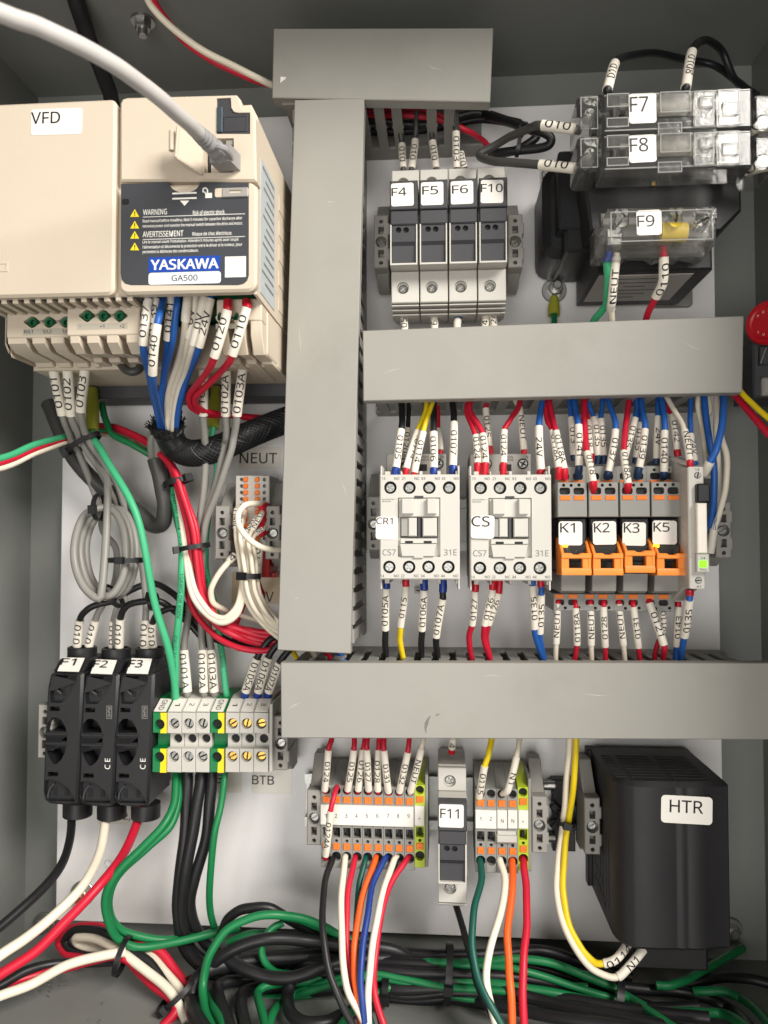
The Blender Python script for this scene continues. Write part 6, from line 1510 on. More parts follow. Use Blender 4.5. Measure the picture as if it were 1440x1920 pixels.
# right group of power wires
wire('grey', ZH.l([(975, 890, 80), (980, 930, 76), (980, 1155, 64), (986, 1260, 56)]) + ZI.l([(992, 150, 52), (985, 330, 46), (965, 500, 42), (955, 640, 38), (930, 800, 32), (905, 980, 32)]) + ZJ.l([(888, 100, 34), (905, 300, 36), (905, 340, 30)]), 'grey wire with sleeve 0101A from drive to terminal 1', 4.6, marks=[(1, 2, '0101A', -1), (10, 11, '0101A', 1)], sleeve=6.0, group=GP)
wire('grey', ZH.l([(1088, 890, 80), (1090, 935, 76), (1090, 1155, 64), (1092, 1260, 56)]) + ZI.l([(1085, 130, 52), (1040, 330, 46), (985, 500, 40), (972, 660, 36), (960, 860, 32), (970, 1000, 32)]) + ZJ.l([(976, 100, 34), (984, 300, 36), (984, 340, 30)]), 'grey wire with sleeve 0102A from drive to terminal 2', 4.6, marks=[(1, 2, '0102A', -1), (10, 11, '0102A', 1)], sleeve=6.0, group=GP)
wire('grey', ZH.l([(1168, 870, 80), (1170, 925, 77), (1142, 1155, 66), (1128, 1260, 58)]) + ZI.l([(1110, 180, 56), (1050, 360, 50), (990, 520, 44), (975, 680, 40), (975, 860, 34), (1005, 1010, 33)]) + ZJ.l([(1018, 100, 34), (1034, 300, 36), (1034, 340, 30)]), 'grey wire with sleeve 0103A from drive to terminal 3', 4.6, marks=[(1, 2, '0103A', -1), (10, 11, '0103A', 1)], sleeve=6.0, group=GP)
wire('mint', ZH.l([(1028, 1200, 42), (1020, 1290, 44)]) + ZI.l([(1040, 150, 46), (1045, 280, 42), (1010, 450, 34), (990, 640, 30), (1000, 780, 28), (1040, 930, 28), (1062, 1080, 30)]) + ZJ.l([(1075, 160, 32), (1090, 300, 34), (1092, 345, 30)]), 'light green earth wire from the drive to the middle GND terminal', 4.2, printed=[(5, 6.5, 'AWM 515'), (7.4, 9.6, 'E9A 515 600V')])
wire('green', ZI.l([(490, -60, 30), (510, 20, 34), (540, 85, 38), (640, 140, 40), (720, 185, 38), (790, 240, 34), (822, 330, 34), (850, 480, 40), (878, 620, 44), (878, 780, 46), (866, 930, 46), (848, 1090, 44)]) + ZJ.l([(842, 200, 42), (838, 330, 38), (836, 400, 30)]), 'green earth wire bowing under the drive to the left GND terminal', 4.4)
wire('mint', ZI.l([(814, 250, 28), (826, 340, 36), (858, 480, 44), (876, 620, 48), (876, 780, 50), (866, 930, 50), (850, 1090, 46)]) + ZJ.l([(846, 200, 43), (846, 330, 38), (846, 400, 30)]), 'light green printed earth wire beside the red bundle', 4.6, printed=[(1.2, 3.2, 'E141157  AWM 1015'), (3.6, 5.6, '10AWG OR 600V'), (5.7, 7, 'E141157 TULLY 515')])
# blue and white control wires into the braided sleeve
GC = 'control wires from the drive to the braided sleeve'
for col, pts, text, lab, mk, st in (
        ('blue', [(722, 575, 124), (716, 592, 130), (690, 815, 126), (712, 930, 104), (742, 1070, 78), (775, 1215, 62), (790, 1260, 56)], '0137', 'blue wire with leftmost sleeve 0137 under the drive', (1, 2), None),
        ('blue', [(750, 575, 120), (748, 592, 126), (735, 800, 121), (730, 930, 100), (752, 1070, 74), (782, 1215, 60), (795, 1260, 54)], '0139', 'blue wire with sleeve 0139 half hidden under the drive', (1, 2), None),
        ('blue', [(788, 570, 118), (780, 630, 126), (758, 715, 133), (735, 955, 122), (755, 1090, 92), (788, 1215, 62), (800, 1260, 56)], '0140', 'blue wire with low sleeve 0140 in front', (2, 3), None),
        ('blue', [(830, 565, 116), (826, 580, 119), (810, 790, 114), (795, 930, 90), (782, 1080, 76), (795, 1215, 60), (805, 1260, 54)], '0141', 'blue wire with sleeve 0141 under the drive', (1, 2), None),
        ('blue', [(858, 550, 118), (852, 640, 122), (830, 800, 114), (790, 980, 88), (775, 1100, 76), (800, 1215, 62), (808, 1260, 56)], None, 'bare blue wire in the middle of the control wires', None, None),
        ('white', [(906, 550, 118), (904, 590, 122), (895, 700, 121), (872, 850, 100), (825, 1000, 84), (805, 1110, 74), (812, 1215, 64), (815, 1260, 58)], '', 'white wire with blank sleeve and blue stripe', (0, 2), 1),
        ('white', [(950, 560, 116), (944, 575, 119), (912, 780, 113), (880, 920, 92), (835, 1060, 78), (822, 1215, 64), (820, 1260, 58)], '0V', 'striped white wire with sleeve 0V, left of the two', (1, 2), 1),
        ('white', [(992, 565, 118), (986, 582, 121), (932, 812, 115), (892, 950, 92), (852, 1070, 80), (835, 1215, 66), (828, 1260, 60)], '0V', 'striped white wire with sleeve 0V, right of the two', (1, 2), 1),
        ('blue', [(1022, 575, 118), (1016, 592, 121), (962, 822, 116), (912, 950, 92), (868, 1080, 80), (848, 1215, 66), (838, 1260, 60)], '24V', 'blue wire with sleeve 24V under the drive', (1, 2), None)):
    wire(col, ZH.l(pts), lab, 3.9, marks=[(mk[0], mk[1], text, -1 if text != '' else 1)] if mk else (), sleeve=5.0, group=GC, stripe=('blue', .13) if st else None)
GR = 'red wires leaving the drive'
wire('red', ZH.l([(1098, 605, 126), (1096, 646, 129), (1034, 872, 122), (985, 965, 106), (922, 1040, 86), (912, 1085, 78), (935, 1125, 70), (1000, 1150, 60), (1120, 1155, 40), (1250, 1165, 26), (1330, 1180, 20)]), 'red wire with sleeve 0120, left of the two curling under the drive', 4.0, marks=[(1, 2, '0120', -1)], fer=[(0, 1, 'red')], sleeve=5.4, group=GR)
wire('red', ZH.l([(1188, 605, 126), (1188, 636, 129), (1120, 862, 124), (1060, 950, 106), (960, 1045, 88), (940, 1085, 80), (965, 1125, 70), (1060, 1150, 54), (1160, 1160, 36), (1330, 1200, 22)]), 'red wire with sleeve 0110, right of the two curling under the drive', 4.0, marks=[(1, 2, '0110', -1)], fer=[(0, 1, 'red')], sleeve=5.4, group=GR)
# grey jumper under the drive
wire('dgrey', ZR.l([(1110, 690, 84), (1160, 750, 92), (1220, 782, 94), (1290, 760, 92), (1310, 710, 86)]), 'short dark grey jumper under the drive terminals', 5.0)

# braided sleeve: tube with a real weave of thin strands
def braided():
    pts = ZI.l([(805, 50, 62), (815, 90, 58), (850, 150, 54), (920, 180, 50), (1040, 160, 46), (1180, 100, 40), (1300, 50, 34), (1420, 5, 28)])
    sp = [q for _, q in spline(pts, 10)]
    T = Thing('braided_sleeve', 'black braided cable sleeve sweeping right under the drive', 'cable sleeve', pts[0])
    n = len(sp); rad = [10.2 - 1.9 * min(1, i / 10.) for i in range(n)]
    T.part('core', MB().tube(sp, [r - .5 for r in rad], 18), M_BLACK)
    nm = sp[0].copy(); fr = []; nrm = None
    for i in range(n):
        t = (sp[min(i + 1, n - 1)] - sp[max(i - 1, 0)]).normalized(); nrm = t.orthogonal().normalized() if nrm is None else (nrm - t * nrm.dot(t)).normalized(); fr.append((nrm.copy(), t.cross(nrm)))
    mb = MB()
    for dr in (1, -1):
        for k in range(18):
            line = []
            for i in range(n):
                a = 2 * pi * k / 18 + dr * i * .21; N_, B_ = fr[i]; line.append(sp[i] + (N_ * cos(a) + B_ * sin(a)) * (rad[i] + .1 * dr))
            mb.tube(line, .42, 5, caps=False)
    T.part('weave', mb, M_BLACK)
    rnd = random.Random(5); fz = MB(); N_, B_ = fr[0]; t0 = (sp[0] - sp[1]).normalized()
    for k in range(120):
        a = rnd.uniform(0, 2 * pi); b = sp[0] + (N_ * cos(a) + B_ * sin(a)) * rnd.uniform(8.6, 10.8)
        e = b + (N_ * cos(a) + B_ * sin(a)) * rnd.uniform(.5, 3.2) + t0 * rnd.uniform(1, 4.5) + Vector((rnd.gauss(0, .8), rnd.gauss(0, .8), rnd.gauss(0, .8)))
        fz.tube([b - t0 * 3, b, e], .32, 4)
    T.part('frayed_end', fz, M_BLACK)
    q = ZI.l([(790, 105, 70), (850, 115, 69)])
    bandp = [(6, 12)]
    T.part('tape_wrap', MB().tube(sp[6:20], [r + .7 for r in rad[6:20]], 18), mat('black_tape', (22, 22, 24), .28, vary=.2, bump=.35, scale=200))
braided()
# dark shrink-wrapped cable that loops back up
wire('dgrey', ZI.l([(235, -60, 20), (270, 20, 24), (330, 160, 28), (440, 300, 28), (560, 390, 26), (660, 460, 26), (735, 525, 28), (785, 515, 34), (795, 430, 38), (778, 320, 40), (748, 205, 42)]), 'dark shrink-wrapped cable looping up beside the grey coil', 10.5, name='cable', cat='cable', sides=14)
for x, lab in ((732, 'grey lead leaving the shrink wrap, left one'), (762, 'grey lead leaving the shrink wrap, right one')):
    wire('grey', ZI.l([(x + 6, 240, 40), (x, 180, 44), (x, 100, 48), (x + 20, 20, 50)]), lab, 5.2, group='grey leads from the shrink wrap')
# grey coil
def coil():
    pts = []; c = (505, 655)
    for t in range(4):
        for k in range(12):
            a = -pi / 2 + 2 * pi * (k / 12.) ; off = t * 26
            rx = 128 - t * 3; ry = 218 - t * 4
            x = c[0] - 20 + off + rx * cos(a) * (1.0 if cos(a) < 0 else .78); y = c[1] - ry * sin(a) * -1
            pts.append((x, y, 58 - t * 7 + 5 * sin(a)))
    return pts
p = coil()
wire('grey', ZI.l([(470, 230, 40), (520, 330, 44)]) + ZI.l(p[6:44]) + ZI.l([(600, 880, 36), (580, 940, 34), (562, 990, 30), (550, 1150, 24)]), 'light grey wire coiled in four loops left of the green wires', 5.0, marks=[], name='wire_coil', cat='wire coil', per=5)
G = 'wires entering the black fuse holders'
wire('black', ZI.l([(370, 1150, 27), (372, 1110, 28), (386, 985, 32), (412, 940, 36), (470, 910, 36), (560, 885, 32), (640, 835, 26), (740, 808, 22), (840, 860, 24), (920, 960, 26), (990, 1050, 28), (1150, 1110, 34), (1400, 1090, 40)]), 'black wire with sleeve arching from F1 behind the greens', 4.4, marks=[(1, 2, '010', -1)], sleeve=5.8, group=G)
wire('grey', ZI.l([(426, 1150, 27), (430, 1110, 28), (460, 985, 32), (490, 920, 34), (530, 860, 34)]), 'grey wire with sleeve at F1', 4.4, marks=[(1, 2, '010', -1)], sleeve=5.8, group=G)
wire('grey', ZI.l([(540, 1150, 25), (542, 1115, 25), (548, 990, 28), (560, 940, 32), (590, 860, 34)]), 'grey wire with half hidden sleeve at F2', 4.2, marks=[(1, 2, '010', -1)], sleeve=5.6, group=G)
wire('black', ZI.l([(574, 1150, 29), (575, 1115, 30), (581, 980, 34), (602, 925, 38), (660, 898, 40), (760, 892, 38), (830, 930, 34), (930, 1020, 30), (1010, 1110, 28)]), 'black wire with sleeve arching from F2', 4.4, marks=[(1, 2, '010', -1)], sleeve=5.8, group=G)
wire('black', ZI.l([(738, 1150, 26), (737, 1115, 26), (735, 1000, 30), (768, 950, 36), (840, 928, 36), (930, 980, 28)]), 'black wire with sleeve curving right from F3', 4.2, marks=[(1, 2, '010', -1)], sleeve=5.6, group=G)
tie(ZI(400, 132, 50), -60, 12, 7, 'cable tie round the grey wires under sleeve 0102', head=160, wide=3.2)
tie(ZI(478, 440, 52), 0, 8, 8, 'cable tie at the top of the grey coil', head=100, wide=3)
tie(ZI(610, 695, 50), 90, 14, 9, 'cable tie across the middle of the grey coil', head=90, wide=3)
tie(ZI(545, 868, 46), 40, 8, 8, 'cable tie at the bottom of the grey coil', head=60, wide=3)
tie(ZI(740, 895, 46), 0, 5, 6, 'cable tie on the black arches above F3', head=60, wide=3)
tie(ZI(860, 315, 44), -75, 9, 7, 'cable tie at the top of the red bundle', head=40, wide=3.2)
tie(ZI(935, 633, 48), -80, 9.5, 9, 'cable tie round green, red and grey wires', head=150, wide=3)
# red bundle
GB = 'red wires of the bundle under the drive'
for i, (dx, dy, dh) in enumerate(((0, 0, 0), (22, 4, 4), (-16, 8, 3), (8, 12, 7))):
    wire('red', ZI.l([(450, 45 + dy, 20), (560, 55 + dy, 28), (680, 105 + dy, 34), (770, 170 + dy, 38 + dh), (840 + dx * .5, 270, 42 + dh), (880 + dx * .7, 400, 44 + dh), (920 + dx, 530, 46 + dh), (940 + dx, 680, 46 + dh), (960 + dx, 830, 44 + dh), (1010 + dx, 940 + dy * 3, 42 + dh), (1120, 1010 + dy * 3 + dx, 42 + dh), (1240, 1040 + dy * 4 + dx, 42), (1400, 1050 + dy * 5 + dx, 40)]),
         ['red wire on the left of the bundle under the drive', 'red wire on the right of the bundle under the drive', 'red wire low at the back of the bundle', 'red wire at the front of the bundle'][i], 4.0, group=GB)
wire('red', ZI.l([(895, 640, 42), (900, 820, 42), (940, 950, 44), (1040, 1060, 46), (1160, 1120, 48), (1280, 1130, 46), (1400, 1090, 42)]), 'lowest red wire dipping under the tall duct end', 4.0, group=GB)
wire('red', ZI.l([(1250, 800, 26), (1180, 900, 28), (1140, 1000, 30), (1130, 1060, 30), (1160, 1130, 30)]), 'short red wire dropping behind the white loops', 3.8, group=GB)
GW = 'white wires at the neutral block'
for i, (dx, dy) in enumerate(((0, 0), (-14, 22))):
    wire('white', ZI.l([(865 + dx, 330, 38), (890 + dx, 520, 46), (915 + dx, 720, 50), (945 + dx, 850 + dy, 52), (1010, 945 + dy, 54), (1080, 975 + dy, 56), (1140 + dy * .5, 920 + dy, 56), (1170 + dy * .5, 800, 54), (1165, 700, 52), (1150, 600, 50), (1170, 500, 46), (1180, 460, 42)]),
         ['white wire of the double loop below the neutral block, inner one', 'white wire of the double loop below the neutral block, outer one'][i], 3.8, group=GW)
wire('white', ZS.l([(390, 960, 50), (345, 1010, 52), (290, 1070, 54), (200, 1200, 54), (170, 1310, 52), (200, 1400, 48), (300, 1460, 40), (420, 1500, 30), (700, 1590, 24)]), 'white wire making a small loop left of the neutral bundle', 3.8, marks=[(0, 1.3, '4', -1)], sleeve=4.8, group=GW)
for i, (x0, y0, dx, dh) in enumerate(((395, 560, 0, 0), (440, 640, 1, 4), (560, 640, 2, 0), (612, 600, 3, 3), (640, 700, 4, -3))):
    wire('white', ZS.l([(x0 + 30, y0 - 30, 40), (x0, y0 + 20, 50 + dh), (398 + dx * 37, 820, 54 + dh), (425 + dx * 37, 1000, 56 + dh), (448 + dx * 34, 1160, 57 + dh), (470 + dx * 36, 1320, 56 + dh), (540 + dx * 40, 1470, 54 + dh), (650 + dx * 36, 1600 - dx * 8, 52), (790 + dx * 20, 1720 - dx * 38, 48), (900, 1800 - dx * 50, 44)]),
         'white wire %s of the tied neutral bundle' % ('on the far left', 'second from the left', 'in the middle', 'second from the right', 'on the far right')[i], 2.75, marks=[(.5, 1.7, 'NEUT', -1)], sleeve=3.6, group=GW, sides=12)
wire('white', ZS.l([(640, 505, 42), (560, 498, 58), (470, 520, 66), (420, 590, 68), (420, 680, 70), (480, 790, 70), (600, 880, 66), (720, 915, 60), (860, 905, 50)]), 'white wire arching over the neutral bundle into the tall duct', 3.8, group=GW)
for i, y in enumerate((515, 575, 635, 695, 752)):
    mesh_thing('ferrule', 'red ferrule on the right of the neutral block, number %s from the top' % ('one', 'two', 'three', 'four', 'five')[i], 'ferrule', MB().tube(ZS.l([(668, y, 40), (640, y + 12, 46), (618, y + 26, 48)]), 2.2, 10), FM['red'], group='red ferrules at the neutral block')
wire('red', ZS.l([(585, 1150, 40), (600, 1230, 40), (640, 1320, 36)]), 'short red wire under the neutral tie', 3.4)
fw(ZS, 'white', None, '0110', [(610, 860, 40), (606, 880, 42), (585, 1180, 46), (590, 1240, 44)], 'wire with sleeve 0110 hanging right of the neutral tie', d=-1, sleeve=5.4)
tie(ZS(512, 1150, 57), 88, 6.6, 6, 'cable tie round the white neutral bundle', head=70, wide=3.4)
# three leads out to the left
for col, off, lab in (('mint', 0, 'light green wire leaving to the left edge under the drive'), ('red', 1, 'red wire leaving to the left edge under the drive'), ('white', 2, 'white wire leaving to the left edge under the drive')):
    wire(col, ZI.l([(-60, 225 + off * 22, 120), (60, 185 + off * 24, 100), (180, 135 + off * 20, 78), (300, 104 + off * 14, 52), (420, 80 + off * 6, 30), (540, 75 + off * 10, 24), (640, 105 + off * 10, 24), (730, 165 + off * 8, 26)]), lab, 4.2 if col == 'mint' else 3.6)
wire('black', ZS.l([(150, 1650, 26), (300, 1720, 30), (450, 1780, 34), (640, 1790, 36), (900, 1740, 40)]), 'black wire dipping below the red ones into the tall duct', 4.6)
# BTB wires
G = 'wires entering the right screw terminals'
for text, pts, lab in (('0105A', [(1180, 330, 34), (1185, 300, 38), (1240, 140, 44), (1290, 60, 44), (1360, 20, 40)], 'wire with sleeve 0105A entering the right screw terminal 1'),
        ('0106A', [(1240, 330, 34), (1246, 300, 38), (1295, 135, 46), (1340, 70, 46), (1400, 20, 42)], 'wire with sleeve 0106A entering the right screw terminal 2'),
        ('0107A', [(1290, 330, 34), (1296, 300, 38), (1350, 160, 46), (1400, 90, 46), (1440, 40, 42)], 'wire with sleeve 0107A entering the right screw terminal 3')):
    fw(ZJ, 'black', 'blue', text, pts, lab, group=G, dia=4.4, sleeve=5.8)
for x, col in ((75, 'yellow'), (130, 'white'), (170, 'red'), (205, 'blue')):
    wire(col, ZP.l([(x - 10, 20, 30), (x, 60, 40), (x + 20, 95, 48), (x + 60, 130, 50)]), '%s wire between the tall duct foot and the lowest duct' % col, 3.4, group='wires at the foot of the tall duct')

# ------------------------------------------------------------------ lower left leads and cables
GL = 'leads leaving to the lower left'
wire('black', ZK.l([(268, 40, 27), (268, 70, 30), (262, 150, 46), (222, 258, 76), (120, 372, 100), (0, 475, 118), (-60, 520, 126)]), 'black lead from F1 out to the left edge', 5.4, group=GL)
wire('white', ZK.l([(398, 45, 27), (396, 75, 30), (376, 190, 50), (310, 322, 78), (200, 435, 96), (80, 530, 112), (0, 582, 120), (-60, 620, 126)]), 'white lead from F2 out to the left edge', 5.8, group=GL)
wire('red', ZK.l([(522, 45, 27), (516, 78, 30), (470, 190, 52), (380, 312, 78), (250, 452, 94), (130, 570, 106), (0, 655, 116), (-60, 690, 120)]), 'red lead from F3 out to the left edge', 5.8, group=GL)
wire('green', ZJ.l([(850, 680, 36)]) + ZK.l([(655, 0, 48), (620, 85, 58), (540, 172, 66), (450, 262, 70), (398, 350, 70), (402, 440, 66), (440, 518, 60), (520, 552, 54), (650, 535, 46), (800, 500, 36), (900, 480, 30)]), 'green lead from the left GND making the outer sweep', 5.0, group='green leads below the screw terminals')
wire('green', ZJ.l([(860, 680, 34)]) + ZK.l([(668, 0, 44), (640, 95, 54), (560, 172, 62), (460, 262, 66), (412, 345, 66), (416, 440, 60), (470, 495, 54), (580, 522, 46), (700, 520, 38), (830, 490, 28)]), 'green lead from the left GND making the inner sweep', 5.0, group='green leads below the screw terminals')
wire('green', ZJ.l([(1085, 680, 40)]) + ZK.l([(832, 0, 46), (806, 120, 52), (788, 290, 48), (790, 430, 36), (820, 510, 28)]), 'green lead dropping straight from the middle GND', 4.4, group='green leads below the screw terminals')
GK = 'black motor cables below the screw terminals'
for i, pts in enumerate(([(700, 0, 40), (692, 150, 44), (672, 300, 44), (668, 430, 40), (690, 550, 36), (760, 630, 34), (860, 680, 34)], [(742, 0, 42), (722, 130, 46), (692, 300, 46), (684, 440, 40), (715, 560, 34), (800, 620, 30), (900, 640, 30)], [(788, 0, 40), (772, 150, 42), (728, 300, 42), (712, 400, 38), (740, 490, 32), (800, 560, 28), (900, 590, 26)])):
    wire('black', ZJ.l([((905, 975, 1025)[i], 680, 36)]) + ZK.l(pts), 'black motor cable dropping from the screw terminals, %s' % ('left one', 'middle one', 'right one')[i], 7.4, group=GK, name='cable', cat='cable')
# big arcs and the bundle along the floor
GA = 'green wires in the lower cable bundle'; GD = 'black cables in the lower cable bundle'
arcs = [('green', ZU.l([(360, 830, 106), (300, 700, 90), (278, 600, 80), (280, 470, 72), (320, 310, 70), (420, 160, 66), (560, 80, 62), (720, 52, 58), (880, 70, 52), (1040, 120, 46), (1160, 190, 42)]), 5.1, 'bright green wire in a tall arc over the black cables'),
    ('green', ZU.l([(800, 60, 50), (900, 80, 46), (1020, 130, 42), (1140, 200, 40), (1260, 260, 40)]), 5.3, 'green wire following the tall arc to the right'),
    ('green', ZU.l([(790, 105, 46), (720, 140, 50), (670, 210, 54), (655, 300, 56), (690, 380, 56), (760, 425, 52), (900, 440, 46)]), 4.4, 'green wire hooking round the black cable'),
    ('green', ZU.l([(430, 230, 40), (560, 180, 38), (660, 170, 36), (780, 190, 34), (1000, 240, 34)]), 4.4, 'green wire behind the tall arc'),
    ('green', ZU.l([(690, 820, 106), (652, 660, 86), (626, 560, 70), (670, 515, 64), (800, 490, 58), (960, 480, 54), (1100, 430, 50), (1250, 390, 48)]), 4.9, 'green wire bending down left of the black loop'),
    ('green', ZU.l([(690, 830, 108), (722, 690, 88), (780, 620, 64), (880, 560, 58), (1000, 515, 54), (1160, 480, 52), (1300, 450, 50)]), 4.8, 'green wire rising from the picture bottom to the bundle'),
    ('green', ZU.l([(430, 640, 40), (520, 625, 46), (620, 600, 50), (800, 580, 52), (1000, 560, 52)]), 4.4, 'short green wire behind the black loops'),
    ('green', ZU.l([(300, 560, 60), (345, 650, 82), (385, 720, 94), (450, 850, 110)]), 5.3, 'green wire end at the bottom left of the loops'),
    ('green', ZU.l([(1100, 850, 108), (1220, 690, 86), (1300, 620, 70), (1420, 545, 62), (1560, 500, 54)]), 4.6, 'green wire crossing behind the coloured leads'),
    ('black', ZU.l([(395, 180, 40), (430, 90, 46), (500, 30, 50), (600, 5, 50), (720, 15, 48), (860, 100, 42), (1000, 170, 38), (1160, 220, 36), (1400, 260, 34)]), 6.2, 'black cable arching highest behind the green arc'),
    ('black', ZU.l([(270, 440, 58), (360, 350, 60), (480, 270, 60), (640, 215, 58), (820, 205, 54), (1000, 225, 50), (1180, 250, 46), (1500, 280, 42)]), 7.4, 'black cable crossing under the green arc'),
    ('black', ZU.l([(440, 340, 56), (540, 400, 60), (680, 448, 62), (820, 460, 62), (940, 430, 60), (1060, 385, 56), (1200, 350, 50), (1500, 340, 44)]), 7.7, 'thick black cable sagging in front of the loops'),
    ('black', ZU.l([(320, 850, 114), (232, 710, 94), (205, 600, 72), (230, 480, 66), (330, 400, 60), (500, 360, 52), (800, 330, 44), (1200, 320, 38)]), 9.0, 'thick black cable turning down at the left of the bundle'),
    ('black', ZU.l([(470, 840, 110), (425, 710, 92), (382, 600, 76), (370, 520, 60), (450, 480, 52), (600, 470, 44), (900, 450, 36)]), 7.4, 'black cable dropping behind the green wire end'),
    ('black', ZU.l([(566, 840, 110), (532, 710, 92), (520, 620, 78), (540, 550, 58), (640, 520, 50), (900, 520, 42)]), 7.4, 'black cable dropping left of the bending green wire'),
    ('black', ZU.l([(840, 480, 60), (820, 580, 68), (840, 680, 84), (930, 750, 94), (1080, 740, 92), (1200, 690, 80), (1400, 610, 60)]), 7.4, 'black cable hanging in a round loop at the bottom edge'),
    ('black', ZU.l([(150, 240, 36), (200, 310, 42), (270, 370, 46), (360, 400, 46), (600, 380, 40), (900, 300, 36), (1300, 300, 34)]), 6.6, 'black cable curving in from the motor cables')]
rx = random.Random(11)
for col, pts, dia, lab in arcs:
    e = pts[-1]
    if e[0] > ZU(1000, 300, 50)[0]:                     # runs on into the bundle along the floor
        y = rx.uniform(300, 520)
        pts = pts + [ZU(1750, y, 34), ZU(2300, y + 40, 30), ZU(2900, y + 120, 26)]
    wire(col, pts, lab, dia, group=GA if col == 'green' else GD, name='wire' if col == 'green' else 'cable', cat='wire' if col == 'green' else 'cable', sides=12)
run = [('black', [(60, 440, 34), (250, 455, 36), (450, 450, 36), (680, 460, 36), (900, 450, 32), (1100, 440, 28), (1300, 500, 26), (1500, 560, 30)], 6.9, 'black cable on top of the bundle under the plate edge'),
    ('black', [(60, 480, 44), (250, 490, 46), (450, 495, 48), (680, 510, 48), (900, 510, 44), (1100, 540, 40), (1300, 600, 42), (1480, 680, 46), (1700, 740, 50)], 7.4, 'black cable second from the top of the bundle'),
    ('black', [(60, 540, 48), (250, 545, 52), (380, 545, 54), (520, 580, 56), (680, 580, 56), (900, 580, 52), (1140, 600, 48), (1340, 640, 48), (1560, 690, 50), (1800, 760, 54)], 7.7, 'black cable in the middle of the bundle'),
    ('black', [(40, 620, 50), (250, 600, 54), (450, 610, 58), (680, 610, 58), (900, 660, 58), (1100, 680, 56), (1350, 690, 56), (1600, 700, 56), (1800, 690, 56)], 7.7, 'black cable low in the bundle beside the green'),
    ('black', [(340, 640, 46), (500, 660, 50), (700, 650, 52), (900, 690, 54), (1150, 720, 58), (1400, 740, 60), (1800, 780, 62)], 7.1, 'lowest black cable of the bundle near the floor'),
    ('green', [(440, 500, 44), (560, 490, 48), (700, 495, 50), (860, 485, 52), (980, 475, 52), (1120, 490, 52), (1260, 540, 52), (1400, 600, 54), (1560, 690, 58)], 4.8, 'green wire on top of the bundle passing behind the orange lead'),
    ('green', [(440, 520, 48), (560, 555, 52), (700, 570, 56), (860, 585, 58), (1000, 605, 60), (1150, 630, 62), (1300, 660, 62), (1390, 680, 62), (1560, 720, 62)], 5.3, 'green wire in the middle of the bundle'),
    ('green', [(420, 615, 56), (520, 612, 58), (680, 630, 60), (860, 640, 60), (1000, 650, 58), (1200, 670, 56)], 4.4, 'green wire low on the bundle front'),
    ('green', [(340, 525, 40), (420, 530, 46), (560, 530, 48), (760, 520, 48), (900, 530, 50), (1040, 560, 52), (1160, 590, 52), (1300, 600, 52)], 4.0, 'thin green wire between two black cables of the bundle')]
run += [('black', [(900, 610, 58), (1080, 660, 66), (1260, 700, 76), (1420, 730, 84), (1600, 770, 92), (1800, 810, 98)], 6.8, 'black cable sweeping low towards the right corner'),
    ('black', [(880, 590, 50), (1100, 640, 60), (1300, 670, 68), (1480, 700, 74), (1640, 720, 80), (1850, 740, 86)], 6.4, 'black cable under the heater among the greens'),
    ('black', [(820, 660, 62), (1000, 710, 76), (1200, 745, 88), (1400, 770, 96), (1600, 800, 102), (1800, 830, 106)], 6.2, 'black cable nearest the bottom edge at the right'),
    ('green', [(60, 600, 56), (200, 560, 58), (330, 545, 58), (450, 560, 58), (640, 600, 60), (840, 615, 62), (1040, 640, 62), (1240, 690, 62), (1420, 720, 62)], 4.2, 'green wire low across the bundle behind the coloured leads'),
    ('green', [(-20, 640, 58), (120, 600, 60), (240, 570, 60), (360, 560, 58), (520, 590, 58), (720, 645, 60), (900, 670, 60)], 4.2, 'green wire rising into the bundle from the left'),
    ('black', [(60, 470, 40), (300, 470, 44), (520, 480, 46), (760, 480, 46), (1000, 500, 44), (1200, 550, 44), (1400, 620, 46), (1650, 720, 52)], 5.6, 'thin black cable between the upper bundle cables'),
    ('black', [(60, 510, 52), (300, 520, 54), (520, 535, 56), (760, 545, 56), (1000, 560, 54), (1200, 600, 54), (1400, 660, 56), (1650, 760, 60)], 5.8, 'thin black cable at the front of the bundle'),
    ('black', [(300, 600, 56), (480, 640, 58), (700, 625, 60), (940, 640, 60), (1160, 665, 58), (1400, 700, 58), (1650, 760, 60)], 5.4, 'thin black cable low at the front of the bundle'),
    ('green', [(700, 500, 52), (860, 505, 54), (1000, 525, 56), (1120, 560, 56), (1240, 600, 58), (1400, 650, 60), (1560, 700, 60)], 4.2, 'green wire just under the topmost green of the bundle')]
for col, pts, dia, lab in run:
    if pts[0][0] < 100: pts = [(pts[0][0] - 260, pts[0][1] + 20, 22), (pts[0][0] - 130, pts[0][1] + 14, 28)] + pts
    elif pts[0][0] > 250: pts = [(pts[0][0] - 150, pts[0][1] - 20, 26)] + pts
    wire(col, ZF.l(pts), lab, dia, group=GA if col == 'green' else GD, name='wire' if col == 'green' else 'cable', cat='wire' if col == 'green' else 'cable', sides=12)
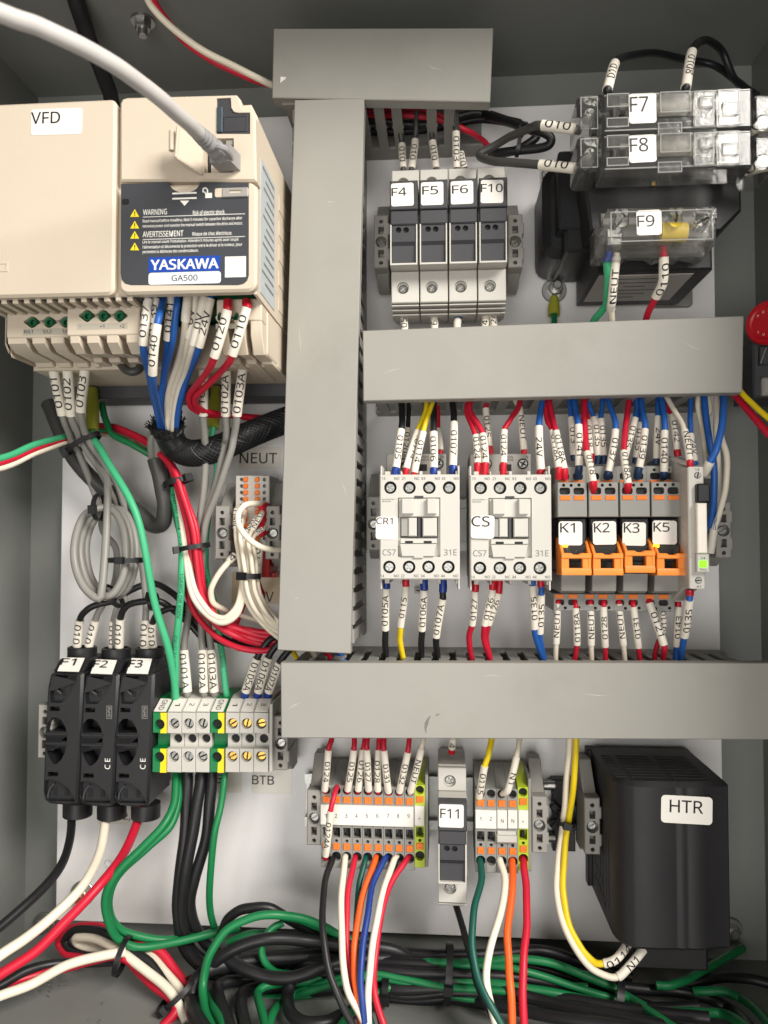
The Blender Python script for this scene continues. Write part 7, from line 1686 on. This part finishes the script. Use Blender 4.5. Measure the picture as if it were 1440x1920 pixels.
for col, pts, dia, lab in (('green', [(600, 590, 50), (700, 592, 50), (780, 568, 46), (900, 510, 36), (1060, 420, 20), (1200, 340, 4), (1250, 310, -4)], 4.9, 'green wire running up to the corner bolt by the heater'),
        ('green', [(300, 640, 60), (420, 700, 64), (560, 790, 82), (760, 920, 100)], 4.4, 'green wire slanting down past the right bundle tie'),
        ('green', [(560, 800, 60), (700, 795, 62), (900, 790, 62), (1100, 805, 62), (1220, 860, 84), (1330, 960, 104)], 5.3, 'green wire lying low at the bottom right'),
        ('green', [(880, 640, 44), (1000, 630, 46), (1120, 640, 48), (1240, 690, 50), (1360, 780, 72), (1480, 920, 98)], 5.3, 'green wire bending down at the right edge'),
        ('black', [(320, 600, 46), (520, 620, 44), (760, 640, 42), (960, 680, 44), (1140, 760, 48), (1260, 860, 80), (1360, 980, 104)], 6.6, 'black cable bending down under the heater'),
        ('black', [(700, 600, 36), (900, 570, 34), (1100, 530, 30), (1280, 540, 28), (1480, 580, 30)], 6.2, 'black cable along the corner under the heater')):
    wire(col, ZY.l(pts), lab, dia, group=GA if col == 'green' else GD, name='wire' if col == 'green' else 'cable', cat='wire' if col == 'green' else 'cable', sides=12)
tie(ZF(672, 540, 54), -5, 16, 16, 'cable tie round the bundle below fuse holder F11', head=90, wide=4)
tie(ZF(392, 622, 60), 0, 7, 7, 'cable tie at the bundle beside the red lead', head=90, wide=4)
tie(ZF(1412, 645, 58), -20, 12, 13, 'cable tie round the bundle under the heater', head=90, wide=4.5)
# twisted red, white and black leads in the lower left
GT = 'twisted leads in the lower left corner'
tw = [('red', [(-60, 660, 96), (0, 690, 90), (200, 640, 74), (350, 600, 66), (450, 585, 60), (560, 660, 62), (620, 720, 66), (700, 830, 76)], 'red lead in the lower left, under the white one'),
    ('white', [(-60, 760, 104), (0, 735, 98), (120, 690, 86), (250, 620, 76), (400, 580, 68), (470, 570, 64)], 'white lead rising from the lower left edge'),
    ('black', [(-60, 710, 98), (0, 695, 92), (100, 640, 82), (200, 615, 72), (330, 610, 62), (440, 605, 52)], 'black lead behind the white one in the lower left'),
    ('black', [(440, 590, 46), (340, 575, 40), (270, 560, 36), (245, 520, 34), (290, 485, 40), (400, 500, 48), (480, 560, 54), (560, 610, 58), (640, 720, 66), (730, 820, 76)], 'black lead making a flat loop under the plate corner'),
    ('white', [(440, 555, 44), (340, 550, 40), (290, 535, 40), (290, 515, 42), (370, 525, 50), (460, 575, 58), (560, 650, 64), (640, 720, 70), (700, 830, 80)], 'white lead inside the flat loop'),
    ('red', [(330, 600, 44), (250, 575, 36), (222, 530, 32), (260, 485, 36), (360, 475, 42), (470, 510, 46), (590, 560, 48), (650, 630, 52), (700, 700, 58), (760, 800, 66)], 'red lead round the outside of the flat loop'),
    ('white', [(500, 540, 42), (570, 590, 50), (630, 660, 58), (690, 740, 66), (680, 830, 74), (640, 900, 80)], 'white lead running down beside the tie'),
    ('red', [(500, 620, 56), (570, 690, 62), (640, 745, 70), (660, 790, 76), (610, 850, 82)], 'red lead turning down at the bottom edge')]
for col, pts, lab in tw: wire(col, ZK.l(pts), lab, 5.6, group=GT, sides=12)
tie(ZK(460, 585, 60), -15, 11, 10, 'cable tie on the twisted leads under the plate corner', head=-60, wide=3)
tie(ZK(665, 725, 68), -50, 13, 11, 'cable tie on the twisted leads at the bottom edge', head=120, wide=3)
